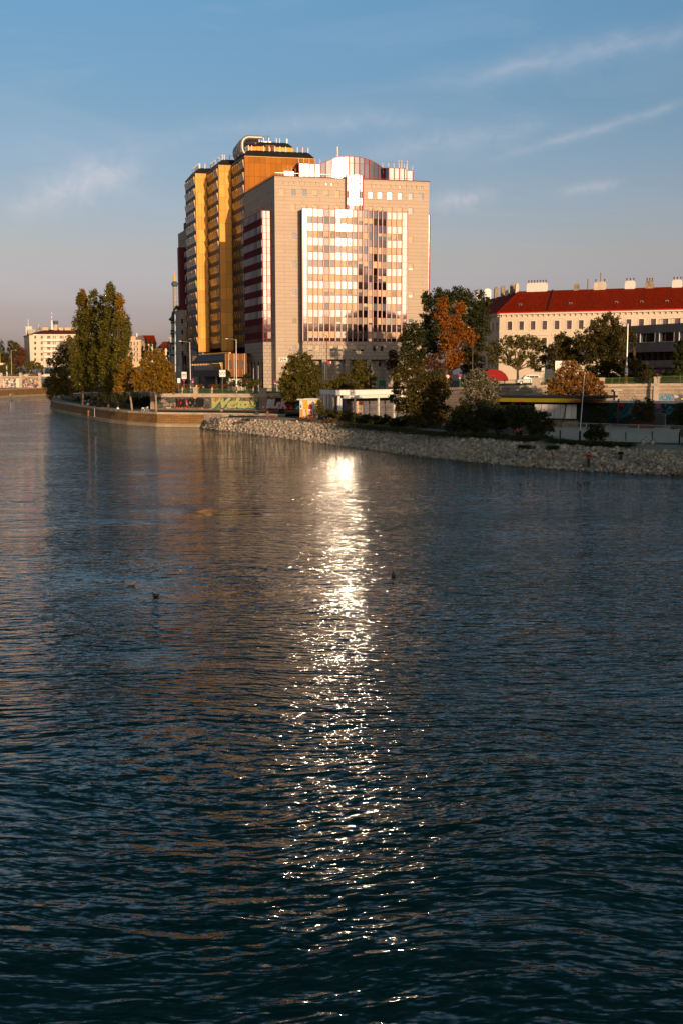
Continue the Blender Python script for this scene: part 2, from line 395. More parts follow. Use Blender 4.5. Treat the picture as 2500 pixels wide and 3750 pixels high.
def text_data(body, shear=0.0, offset=0.0, extrude=.01):
    c = bpy.data.curves.new('t', 'FONT'); c.body = body; c.size = 1; c.shear = shear; c.offset = offset; c.extrude = extrude; c.resolution_u = 2
    o = link(bpy.data.objects.new('t', c)); bpy.context.view_layer.update()
    me = bpy.data.meshes.new_from_object(o.evaluated_get(bpy.context.evaluated_depsgraph_get()))
    bpy.data.objects.remove(o); bpy.data.curves.remove(c)
    V = [tuple(v.co) for v in me.vertices]; Fs = [tuple(p.vertices) for p in me.polygons]; bpy.data.meshes.remove(me)
    xs = [v[0] for v in V]; ys = [v[1] for v in V]
    return V, Fs, (min(xs), max(xs), min(ys), max(ys))
def put_text(mb, F, body, a0, a1, z0, z1, d, m, th=.03, shear=0.0, offset=0.0, wob=0.0):
    key = (body, shear, offset)
    if key not in TXT: TXT[key] = text_data(body, shear, offset)
    V, Fs, (x0, x1, y0, y1) = TXT[key]
    vs = []
    for x, y, z in V:
        a = a0+(x-x0)/(x1-x0)*(a1-a0); zz = z0+(y-y0)/(y1-y0)*(z1-z0)
        if wob: a += wob*math.sin(zz*3.1+a); zz += wob*math.sin(a*1.7)
        vs.append(F.pt(a, d+(th if z > 0 else 0), zz))
    mb.add(vs, Fs, m)

def make_tree(name, label, cat, D, blobs, trunk=None, leaf='olive', leaf_size=.42, dens=1.0, base_z=3.0, group=None, bark='bark', blobs2=None, leaf2=None, clump=.30, squash=.8, limbs=5, fill=.55, hole=0.0, loc=None, up=0.0):
    """blobs: ellipses (u, v, ru, rv[, dD]) of the photo set at their own distance D; leaves are small faces in clumps"""
    k = D/FPX
    if trunk is None: tb = PD(blobs[0][0], blobs[0][1], D); tb = Vector((tb.x, tb.y, base_z)); tr = None
    else: tb = PD(trunk[0], 1400, D); tb = Vector((tb.x, tb.y, base_z)); tr = trunk[1]
    root = thing(name, label, cat, tb, group)
    rng = np.random.default_rng(abs(hash_(label)) % (2**31))
    def foliage(bl, lm, nm):
        VS = []
        cents = []
        for b in bl:
            c = PD(b[0], b[1], D+(b[4] if len(b) > 4 else 0)); rx, rz = b[2]*k, b[3]*k; ry = rx*squash if rx*squash > .4*rz else .4*rz
            cs = clump*(rx*rz)**.5
            area = rx*rz; nl = int(dens*area*34/(leaf_size**2)*1.35)
            nc = max(8, int(area/(cs*cs)*5.0))
            dirs = rng.normal(size=(nc, 3)); dirs /= np.linalg.norm(dirs, axis=1)[:, None]
            rad = rng.uniform(fill**2, 1, nc)**.5
            cc = dirs*rad[:, None]*np.array([rx-cs*.3, ry-cs*.3, rz-cs*.3])
            if hole: cc = cc[rng.uniform(size=nc) > hole]; nc = len(cc)
            w = rng.integers(0, nc, nl); csz = cs*rng.uniform(.55, 1.15, nc)
            off = rng.normal(size=(nl, 3)); off /= np.linalg.norm(off, axis=1)[:, None]; off *= (rng.uniform(0, 1, nl)**.45)[:, None]
            off *= csz[w][:, None]*np.array([1, 1, .8 if rz < 1.6*rx else 1.5])
            p = cc[w]+off
            out = dirs[rng.integers(0, len(dirs), int(nl*.08))]*rng.uniform(.85, 1.08, int(nl*.08))[:, None]*np.array([rx, ry, rz])
            p = np.vstack([p, out])+np.array(c)
            VS.append(p)
        P = np.vstack(VS); n = len(P)
        P = P[P[:, 2] > base_z+.15]; n = len(P)
        a = rng.normal(size=(n, 3)); a[:, 2] += up; a /= np.linalg.norm(a, axis=1)[:, None]
        b2 = rng.normal(size=(n, 3)); b2 -= (b2*a).sum(1)[:, None]*a; b2 /= np.linalg.norm(b2, axis=1)[:, None]
        s1 = (leaf_size*rng.uniform(.6, 1.2, n))[:, None]*.5; s2 = s1*rng.uniform(.5, .85, n)[:, None]
        Q = np.stack([P-a*s1, P+b2*s2, P+a*s1, P-b2*s2], 1)-np.array(tb)
        me = bpy.data.meshes.new(nm); me.vertices.add(n*4); me.vertices.foreach_set('co', Q.ravel())
        me.loops.add(n*4); me.loops.foreach_set('vertex_index', np.arange(n*4)); me.polygons.add(n)
        me.polygons.foreach_set('loop_start', np.arange(n)*4); me.polygons.foreach_set('loop_total', np.full(n, 4)); me.update()
        me.materials.append(LF[lm]); o = link(bpy.data.objects.new(nm, me)); o.parent = root; ORG[o] = tb
        return o
    foliage(blobs, leaf, 'crown')
    if blobs2: o2 = foliage(blobs2, leaf2, 'crown'); 
    # trunk and limbs
    mb = MB(); top = PD(blobs[0][0], blobs[0][1], D)
    al = blobs+(blobs2 or [])
    cents = [PD(b[0], b[1]+b[3]*.2, D+(b[4] if len(b) > 4 else 0)) for b in al]
    lowest = min(c.z-b[3]*k for c, b in zip(cents, al))
    fork = Vector((tb.x+(sum(c.x for c in cents)/len(cents)-tb.x)*.25, tb.y, max(base_z+.4, lowest+.12*(top.z-lowest))))
    r = tr or .18
    if tr:
        mb.tube(tb-Vector((0, 0, .3)), tb+(fork-tb)*.5+Vector((r*.25, 0, 0)), r*1.15, r*.95, bark, 9); mb.tube(tb+(fork-tb)*.5+Vector((r*.25, 0, 0)), fork, r*.95, r*.8, bark, 9)
    else: fork = tb+Vector((0, 0, .2)); r = .12
    for c, b in list(zip(cents, al))[:12]:
        mid = fork+(c-fork)*.55+Vector((rng.uniform(-.3, .3), 0, .08*(c-fork).length))
        mb.tube(fork-Vector((0, 0, .05)), mid, r*.6, r*.36, bark, 6); mb.tube(mid, c, r*.36, r*.15, bark, 6)
        for q in range(limbs):
            e = c+Vector((rng.uniform(-1, 1)*b[2]*k*.7, rng.uniform(-1, 1)*b[2]*k*.5, rng.uniform(-.6, .8)*b[3]*k*.8))
            s0 = fork+(c-fork)*rng.uniform(.4, 1); mb.tube(s0, e, r*.18, r*.05, bark, 5)
    mb.build('trunk' if tr else 'stem', root, smooth=True)
    return root
def hash_(s):
    h = 5381
    for ch in s: h = (h*33+ord(ch)) & 0xffffffff
    return h

# ------------------------------------------------------------------ setting: water, land, streets
WAVE = .72; RX, RY = .46, .80
def water_mat():
    m = bpy.data.materials.new('canal_water'); m.use_nodes = True; W = NT(m.node_tree); nt = m.node_tree
    b = nt.nodes['Principled BSDF']; b.inputs['Base Color'].default_value = (.003, .033, .030, 1); b.inputs['Specular Tint'].default_value = (.62, 1, .94, 1)
    b.inputs['Roughness'].default_value = .025; b.inputs['IOR'].default_value = 1.333; b.inputs['Specular IOR Level'].default_value = .5
    tc = W.n('ShaderNodeTexCoord'); P = tc.outputs['Object']
    # slow swirl that bends the wave trains, and calm / rough patches
    w1 = W.n('ShaderNodeTexNoise', inp={'Vector': P, 'Scale': .035, 'Detail': 2.0}); 
    wv = W.n('ShaderNodeVectorMath', operation='MULTIPLY_ADD'); nt.links.new(w1.outputs['Color'], wv.inputs[0]); wv.inputs[1].default_value = (9, 9, 0); nt.links.new(P, wv.inputs[2])
    Q = wv.outputs[0]
    patch = W.noise(W.mapping(Q, (.045, .10, 1)), 1.0, 3, .55)
    amp = W.ramp(patch, [(.30, .22), (.44, .70), (.58, 1.0), (.75, 1.15)])
    h0 = W.noise(W.mapping(Q, (.07, .22, 1), (0, 0, .25)), 1.0, 2, .5)
    h1 = W.noise(W.mapping(Q, (.22, .80, 1), (0, 0, .12)), 1.0, 2, .5, .4)
    h2 = W.noise(W.mapping(Q, (.85, 2.7, 1), (0, 0, -.20)), 1.0, 2, .5, .5)
    h = W.m('ADD', W.m('MULTIPLY', h0, .32), W.m('MULTIPLY', amp, W.m('ADD', W.m('MULTIPLY', h1, .22), W.m('MULTIPLY', h2, .20))))
    bn = W.n('ShaderNodeBump', inp={'Strength': 1.0, 'Distance': WAVE, 'Height': h})
    # fine ripples as slope fields, so that they keep their sparkle at a distance
    vec = bn.outputs[0]
    for sc_, rot_, ax, ay, det in (((1.7, 4.4, 1), .1, RX, RY, 3), ((6.0, 14.0, 1), -.15, RX*.85, RY*.8, 3)):
        t = W.n('ShaderNodeTexNoise', inp={'Vector': W.mapping(Q, sc_, (0, 0, rot_)), 'Scale': 1.0, 'Detail': float(det), 'Roughness': .5})
        sb = W.n('ShaderNodeVectorMath', operation='SUBTRACT', inp={0: t.outputs['Color']}); sb.inputs[1].default_value = (.5, .5, .5)
        ml = W.n('ShaderNodeVectorMath', operation='MULTIPLY', inp={0: sb.outputs[0]}); ml.inputs[1].default_value = (ax, ay, 0)
        am = W.n('ShaderNodeVectorMath', operation='SCALE', inp={0: ml.outputs[0]}); nt.links.new(amp, am.inputs['Scale'])
        ad = W.n('ShaderNodeVectorMath', operation='ADD', inp={0: vec}); nt.links.new(am.outputs[0], ad.inputs[1]); vec = ad.outputs[0]
    nr = W.n('ShaderNodeVectorMath', operation='NORMALIZE', inp={0: vec})
    nt.links.new(nr.outputs[0], b.inputs['Normal'])
    return m
def flat(name, pts, m, label=None, kind='structure', z=None):
    mb = MB(); P = [(p[0], p[1], p[2] if z is None else z) for p in pts]
    mb.add(P, [tuple(range(len(P)))], m); o = mb.build(name); o['kind'] = kind
    if label: o['label'] = label
    return o
M['water'] = water_mat()
flat('water', [(-500, -150, 0), (500, -150, 0), (500, 1200, 0), (-500, 1200, 0)], 'water')
QE = [PZ(747, 1512, 3), PZ(640, 1511, 3), PZ(576, 1510.5, 3), PZ(531, 1508, 3), PZ(470, 1505, 3), PZ(408, 1500, 3), PZ(360, 1494, 3), PZ(318, 1488, 3), PZ(280, 1482.5, 3), PZ(245, 1476.5, 3),
      PZ(218, 1472, 3), PZ(200, 1468, 3), PZ(189, 1463.5, 3), PZ(186, 1458, 3), PZ(192, 1452, 3), PZ(212, 1446.5, 3), PZ(240, 1443, 3), PZ(277, 1440, 3), Vector((-103, 470, 3)), Vector((-95, 620, 3)), Vector((-90, 1100, 3))]
LOW = [PZ(747, 1512, 3), PZ(812, 1513, 3), PZ(900, 1514, 3), PZ(985, 1516, 3), PZ(1046, 1518, 3)]
# wall line between quay and street: x, y, street level
WL = [(-80, 1100, 6.6), (-76, 430, 6.6), (-68, 350, 6.6), (-58, 292, 6.6), (-42.8, 233, 6.6), (-16.5, 229, 6.6), (4, 222, 7.0), (24, 197, 8.5), (31, 189, 8.85), (46, 186, 9.15), (60, 184, 9.3), (78, 181, 9.45), (130, 170, 9.8), (260, 150, 10)]
# riprap: water line and upper edge
RW = [PZ(u, v, 0) for u, v in ((745, 1568), (800, 1577), (865, 1583), (1002, 1600), (1150, 1620), (1308, 1643), (1500, 1666), (1700, 1689), (1900, 1709), (2142, 1727), (2320, 1736), (2500, 1743), (2750, 1752))] + [Vector((62, 100, 0)), Vector((76, 60, 0)), Vector((88, 0, 0)), Vector((92, -150, 0))]
def rt_(u, v):
    for a, b in zip(RW, RW[1:]):
        ua, ub = 1250+a.x/a.y*FPX/1.009, 1250+b.x/b.y*FPX/1.009
        if ua <= u <= ub or (b is RW[-4] and u > ub): Yw = a.y+(b.y-a.y)*min(1.3, (u-ua)/(ub-ua)); break
    else: Yw = RW[0].y
    p = PZ(u, v, 2.2)
    return p if p.y > Yw+2.6 else PD(u, v, Yw+2.6)
RT = [rt_(u, v) for u, v in ((775, 1536), (812, 1534.5), (880, 1536), (1019, 1544), (1160, 1553), (1322, 1569), (1480, 1582), (1680, 1606), (1880, 1624), (2120, 1640), (2310, 1650), (2500, 1659), (2750, 1672))] + [Vector((67, 104, 2.2)), Vector((82, 62, 2.2)), Vector((94, 0, 2.2)), Vector((98, -150, 2.2))]
def land():
    # park on the promontory
    park = [Vector((p.x, p.y, 3)) for p in QE] + [Vector((x, y, 3)) for x, y, z in WL[:7]] + [Vector((p.x, p.y, 3)) for p in reversed(LOW)][:-1]
    flat('lower_quay_ground', park, 'grass', 'grassy lower quay with trees on the bend of the canal')
    # paved path that follows the quay edge
    mb = MB(); E = QE[1:18]
    def inset(P, w):
        out = []
        for i, p in enumerate(P):
            a = P[max(0, i-1)]; b = P[min(len(P)-1, i+1)]; d = (b-a).normalized(); out.append(p+Vector((d.y, -d.x, 0))*w)
        return out
    I0, I1 = inset(E, .5), inset(E, 3.1)
    c = sum((p for p in E), Vector())/len(E)
    for i in range(len(E)-1):
        mb.add([I0[i]+Vector((0, 0, .008)), I0[i+1]+Vector((0, 0, .008)), I1[i+1]+Vector((0, 0, .008)), I1[i]+Vector((0, 0, .008))], [(0, 1, 2, 3)], 'path')
    o = mb.build('path'); tag(o, 'pale footpath along the edge of the quay', kind='structure')
    mb = MB()   # second asphalt walk at the foot of the graffiti wall
    mb.add([(-45, 230.5, 3.012), (-17, 226, 3.012), (2, 219, 3.012), (0, 214.5, 3.012), (-18, 221.5, 3.012), (-47, 226, 3.012)], [tuple(range(6))], 'path')
    tag(mb.build('pavement'), 'paved walk at the foot of the graffiti wall', kind='structure')
    # shore between riprap and wall
    mb = MB(); n = len(RT)
    mid = [Vector((p.x+2.6, p.y+6.5, 2.58)) for p in RT]
    for i in range(12, n): mid[i] = Vector((RT[i].x+7, RT[i].y+3, 2.58))
    for A, B in ((RT, mid),):
        for i in range(n-1): mb.add([A[i], A[i+1], B[i+1], B[i]], [(0, 1, 2, 3)], 'gravel')
    o = mb.build('gravel_path'); tag(o, 'pale gravel path along the top of the stone bank', kind='structure')
    back = [mid[0], *mid[1:]]
    poly = [Vector((p.x, p.y, 2.58)) for p in mid] + [Vector((300, -150, 2.58)), Vector((300, 150, 2.58))] + [Vector((x, y, 2.58)) for x, y, z in reversed(WL[6:])] + [Vector((LOW[-1].x+1, LOW[-1].y+2, 2.58)), Vector((-12, 201, 2.58)), Vector((-22, 204, 2.58))]
    flat('shore_ground', poly, 'ground', 'bare shore ground between bank and quay wall')
    # street
    mb = MB(); W_ = WL[1:]
    for i in range(len(W_)-1):
        (x0, y0, z0), (x1, y1, z1) = W_[i], W_[i+1]
        mb.add([(x0, y0, z0), (x1, y1, z1), (x1*1.0+2, max(y1+12, y1+12), z1), (x0*1.0+2, y0+12, z0)], [(0, 1, 2, 3)], 'asphalt')
        mb.add([(x0*1.0+2, y0+12, z0), (x1*1.0+2, y1+12, z1), (x1*1.1+4, 420, 6.6 if x1 < 20 else 8.6), (x0*1.1+4, 440, 6.6 if x0 < 20 else 8.6)], [(0, 1, 2, 3)], 'asphalt')
    tag(mb.build('street'), kind='structure')
    flat('ground', [(-80, 1100, 6.5), (-76, 430, 6.5), (40, 400, 6.5), (400, 300, 6.5), (9000, 300, 6.5), (9000, 12000, 6.5), (-9000, 12000, 6.5), (-9000, 1100, 6.5)], 'ground')
    flat('left_bank_ground', [(-160, 529, 9.6), (-118, 529, 9.6), (-118, 700, 9.6), (-110, 1100, 9.6), (-3000, 1100, 9.6), (-3000, 529, 9.6)], 'ground')
    flat('left_bank_quay_ground', [(-176, 200, 4.0), (-158.5, 472, 4.0), (-153.6, 529, 4.0), (-160, 613, 4), (-400, 613, 4), (-400, 200, 4)], 'path', 'paved lower quay of the far left bank')
    # wall carrying the promontory: quay wall
    mb = MB(); pl = MB(); cp = MB()
    edge = list(reversed(QE))
    for a, b in zip(edge, edge[1:]):
        d = (b-a); d.z = 0; d.normalize(); nrm = Vector((d.y, -d.x, 0))
        o_ = nrm*.42
        mb.add([a+o_*0-Vector((0, 0, 3.6)), b-Vector((0, 0, 3.6)), b-Vector((0, 0, .35)), a-Vector((0, 0, .35))], [(0, 1, 2, 3)], 'quay')
        q = nrm*.35
        pl.hexa([a+q-Vector((0, 0, 3.8)), b+q-Vector((0, 0, 3.8)), b-Vector((0, 0, 3.8)), a-Vector((0, 0, 3.8)), a+q-Vector((0, 0, 2.3)), b+q-Vector((0, 0, 2.3)), b-Vector((0, 0, 2.2)), a-Vector((0, 0, 2.2))], 'plinth')
        q2 = nrm*.08; w = nrm*-.55
        cp.hexa([a+q2-Vector((0, 0, .35)), b+q2-Vector((0, 0, .35)), b+w-Vector((0, 0, .35)), a+w-Vector((0, 0, .35)), a+q2+Vector((0, 0, .05)), b+q2+Vector((0, 0, .05)), b+w+Vector((0, 0, .05)), a+w+Vector((0, 0, .05))], 'coping')
    root = thing('quay_wall', 'long curved brownish stone quay wall rounding the bend below the poplars', 'quay wall', QE[3]-Vector((0, 0, 3)))
    mb.build('masonry', root); pl.build('plinth', root); cp.build('coping', root)
    # pilaster, plate, mooring timber
    F = Fac((QE[7].x, QE[7].y), (QE[5]-QE[7]).xy)
    x = MB(); F.box(x, 2.2, 3.4, -.5, 2.1, .0, .5, 'quay'); x.build('pilaster', root)
    x = MB(); F.box(x, 4.6, 5.1, 1.7, 2.7, .01, .06, 'whitegrey'); x.build('plate', root)
    x = MB(); F.box(x, 10.4, 10.6, -.1, 2.8, .3, .42, 'concrete2'); x.build('fender', root)
    F = Fac((QE[4].x, QE[4].y), (QE[1]-QE[4]).xy)
    x = MB(); q = 13.2
    for i in range(12):
        F.box(x, q-.13-i*-.0, q+.13, .05+i*.24, .05+i*.24+.24, .40, .48, 'signwhite' if i % 2 else 'signred')
    tag(x.build('water_gauge', root), 'red and white striped depth gauge')
    # low wall at the shore
    root = thing('low_wall', 'low stone wall with small painted words behind the gravel shore', 'wall', LOW[2]-Vector((0, 0, 1)))
    a, b = MB(), MB()
    for p, q in zip(LOW, LOW[1:]):
        a.add([p-Vector((0, 0, 2.6)), q-Vector((0, 0, 2.6)), q-Vector((0, 0, .18)), p-Vector((0, 0, .18))], [(0, 1, 2, 3)], 'quay2')
        b.hexa([p+Vector((0, -.06, -.18)), q+Vector((0, -.06, -.18)), q+Vector((0, .5, -.18)), p+Vector((0, .5, -.18)), p+Vector((0, -.06, .05)), q+Vector((0, -.06, .05)), q+Vector((0, .5, .05)), p+Vector((0, .5, .05))], 'coping')
    a.build('masonry', root); b.build('coping', root)
    F = Fac(LOW[0].xy, (LOW[4]-LOW[0]).xy)
    g = MB()
    put_text(g, F, 'urban_', F.ua(891, 1520), F.ua(926, 1520), 2.15, 2.72, .05, 'signwhite', offset=.02)
    a0, a1 = F.ua(965, 1520), F.ua(1008, 1520)
    F.box(g, a0, a1, 2.0, 2.78, .02, .045, mat('brick_red_paint', (.30, .08, .05), .8, 0, .2, 3)); put_text(g, F, 'W  BEN', a0+.15, a1-.15, 2.1, 2.66, .05, 'signred', offset=.03)
    for (u0, u1, c) in ((812, 838, (.45, .40, .30)), (838, 856, (.05, .28, .20)), (856, 872, (.55, .52, .42)), (935, 950, (.4, .2, .12))):
        F.box(g, F.ua(u0, 1520), F.ua(u1, 1520), 2.05, 2.75, .0, .02, mat('wall_patch', c, .85, 0, .3, 2))
    g.build('graffiti', root)
    F2 = Fac(QE[1].xy, (QE[0]-QE[1]).xy); g = MB()
    put_text(g, F2, 'OOOO', F2.ua(764, 1520), F2.ua(803, 1520), 1.95, 2.6, -.0+.06, 'chimney', offset=.0, shear=.2); o = g.build('graffiti', root)
land()

def riprap():
    """individual stones nearest the viewer, the rest as one mass"""
    mats = M['rock']; protos = []
    rng = np.random.default_rng(5)
    import bmesh
    for k in range(10):
        bm = bmesh.new(); bmesh.ops.create_icosphere(bm, subdivisions=2, radius=1)
        sc = Vector(rng.uniform(.6, 1.1, 3)); off = Vector(rng.uniform(0, 50, 3))
        pl = [(Vector(rng.normal(size=3)).normalized(), rng.uniform(.55, .8)) for _ in range(9)]
        for v in bm.verts:
            p = v.co.copy()
            for n, d in pl:
                q = p.dot(n)
                if q > d: p -= n*(q-d)
            p *= 1+.10*mnoise.noise(p*1.7+off); v.co = Vector((p.x*sc.x, p.y*sc.y, p.z*sc.z))
        me = bpy.data.meshes.new('rock'); bm.to_mesh(me); bm.free(); me.materials.append(mats); protos.append(me)
    V = [np.array([v.co[:] for v in me.vertices]) for me in protos]; Fc = [np.array([p.vertices[:] for p in me.polygons]) for me in protos]
    # sample positions on the slope
    pts = []
    for i in range(len(RW)-3):
        a0, a1, b0, b1 = RW[i], RW[i+1], RT[i], RT[i+1]
        L = ((a1-a0).length+(b1-b0).length)/2; Wd = ((b0-a0).length+(b1-a1).length)/2+1.0
        n = int(L*Wd/.085)
        for _ in range(n):
            s, t = rng.uniform(), rng.uniform(-.12, 1.06)
            w = a0.lerp(a1, s); q = b0.lerp(b1, s); p = w.lerp(q, t)
            z = 2.2*t if t < 1 else 2.2
            pts.append((p.x, p.y, z+rng.uniform(-.1, .14), min(.46, .13+abs(rng.normal(0, .10))) if rng.uniform() > .10 else rng.uniform(.28, .42)))
    feet = [PD(2153.5, 1711, 115.9), PD(2269.5, 1702, 115.9)]
    pts = [p for p in pts if not any(abs(p[0]-f.x) < .75 and -1.6 < p[1]-f.y < .7 and p[2]+p[3]*.7 > f.z for f in feet)]
    for f in feet: pts.append((f.x, f.y, f.z-.20, .30)); pts.append((f.x+.2, f.y+.35, f.z-.18, .30)); pts.append((f.x-.25, f.y-.4, f.z-.42, .30))
    # base surface under the stones
    mb = MB()
    for i in range(len(RW)-1):
        a, b, c, d = RW[i], RW[i+1], RT[i+1], RT[i]; e = (c-b)*.05; g = (d-a)*.05
        mb.add([a-g-Vector((0, 0, .3)), b-e-Vector((0, 0, .3)), c+Vector((0, 0, -.05)), d+Vector((0, 0, -.05))], [(0, 1, 2, 3)], 'rock')
    o = mb.build('bank_slope'); o['kind'] = 'structure'
    def vis(p):
        u = 1250+p[0]/p[1]*FPX; return p[1] > 60 and 1500 < u < 2490
    size = sorted([p for p in pts if vis(p)], key=lambda p: -p[3]/p[1])
    near = set(id(p) for p in size[:300])
    VS, FS, k = [], [], 0; count = 0
    for p in pts:
        j = int(rng.integers(0, 10)); r = Matrix.Rotation(rng.uniform(0, 6.28), 3, 'Z') @ Matrix.Rotation(rng.uniform(-.6, .6), 3, 'X')
        if id(p) in near:
            o = link(bpy.data.objects.new('rock', protos[j])); o.location = p[:3]; o.rotation_euler = r.to_euler(); o.scale = (p[3],)*3
            tag(o, 'pale limestone rock lying loose in the stone bank at the water', 'rock', 'rocks of the stone bank'); continue
        A = np.array(r); W_ = V[j] @ A.T * p[3] + np.array(p[:3]); VS.append(W_); FS.append(Fc[j]+k); k += len(W_)
    VS, FS = np.vstack(VS), np.vstack(FS); me = bpy.data.meshes.new('riprap'); nf = len(FS)
    me.vertices.add(len(VS)); me.vertices.foreach_set('co', VS.ravel()); me.loops.add(nf*3); me.loops.foreach_set('vertex_index', FS.ravel())
    me.polygons.add(nf); me.polygons.foreach_set('loop_start', np.arange(nf)*3); me.polygons.foreach_set('loop_total', np.full(nf, 3)); me.update(); me.materials.append(mats)
    o = link(bpy.data.objects.new('riprap', me)); tag(o, 'long bank of piled pale broken stones along the water', 'riprap', None, 'stuff')
riprap()

# ------------------------------------------------------------------ street wall with graffiti, pillars and railings
def graffiti_mat(name, cols, scale=1.2, seed=0.0, edge=.08):
    m = bpy.data.materials.new(name); m.use_nodes = True; W = NT(m.node_tree); nt = m.node_tree
    b = nt.nodes['Principled BSDF']; b.inputs['Roughness'].default_value = .75
    uv = W.n('ShaderNodeUVMap').outputs[0]; mp = W.mapping(uv, (1, 1.3, 1), (0, 0, .5), (seed, seed*1.7, 0))
    wn = W.n('ShaderNodeTexNoise', inp={'Vector': mp, 'Scale': 1.1, 'Detail': 3.0}); add = W.n('ShaderNodeVectorMath', operation='MULTIPLY_ADD')
    nt.links.new(wn.outputs['Color'], add.inputs[0]); add.inputs[1].default_value = (1.4, 1.4, 0); nt.links.new(mp, add.inputs[2])
    vo = W.n('ShaderNodeTexVoronoi', inp={'Vector': add.outputs[0], 'Scale': scale}); sep = W.n('ShaderNodeSeparateColor', inp={0: vo.outputs['Color']})
    n = len(cols); c = W.ramp(sep.outputs[0], [(i/n, cc) for i, cc in enumerate(cols)], 'CONSTANT')
    ve = W.n('ShaderNodeTexVoronoi', feature='DISTANCE_TO_EDGE', inp={'Vector': add.outputs[0], 'Scale': scale})
    c = W.mix(W.ramp(ve.outputs['Distance'], [(edge*.5, 1), (edge, 0)]), c, (.025, .02, .02))
    nt.links.new(c, b.inputs['Base Color']); return m
M['gr_char'] = graffiti_mat('charcoal_pink_graffiti', [(.10, .09, .09), (.05, .05, .05), (.55, .10, .07), (.16, .14, .13), (.62, .30, .08), (.09, .08, .08), (.38, .28, .24)], .9, 3)
M['gr_green'] = graffiti_mat('pale_green_graffiti', [(.20, .22, .08), (.14, .15, .08), (.30, .30, .12), (.28, .18, .14), (.10, .08, .06), (.24, .14, .10)], 1.1, 7, .06)
M['gr_purple'] = graffiti_mat('purple_green_graffiti', [(.20, .08, .13), (.05, .10, .07), (.08, .07, .07), (.30, .11, .07), (.26, .20, .17)], 1.0, 11)
M['gr_white'] = graffiti_mat('white_black_graffiti', [(.75, .62, .52), (.80, .68, .58), (.12, .10, .09), (.70, .58, .50), (.35, .30, .27)], .75, 17)
M['gr_multi'] = graffiti_mat('mixed_graffiti', [(.05, .30, .22), (.62, .16, .22), (.10, .09, .12), (.65, .55, .10), (.55, .50, .48), (.12, .14, .30), (.7, .35, .35)], 1.1, 23)
M['gr_dark'] = graffiti_mat('dark_tropical_mural', [(.006, .012, .03), (.004, .05, .06), (.008, .012, .022), (.01, .10, .11), (.02, .01, .04), (.004, .02, .02)], .8, 31, .03)
M['wall'] = mat('street_wall_render', (.36, .26, .19), .9, 0, .3, .5)
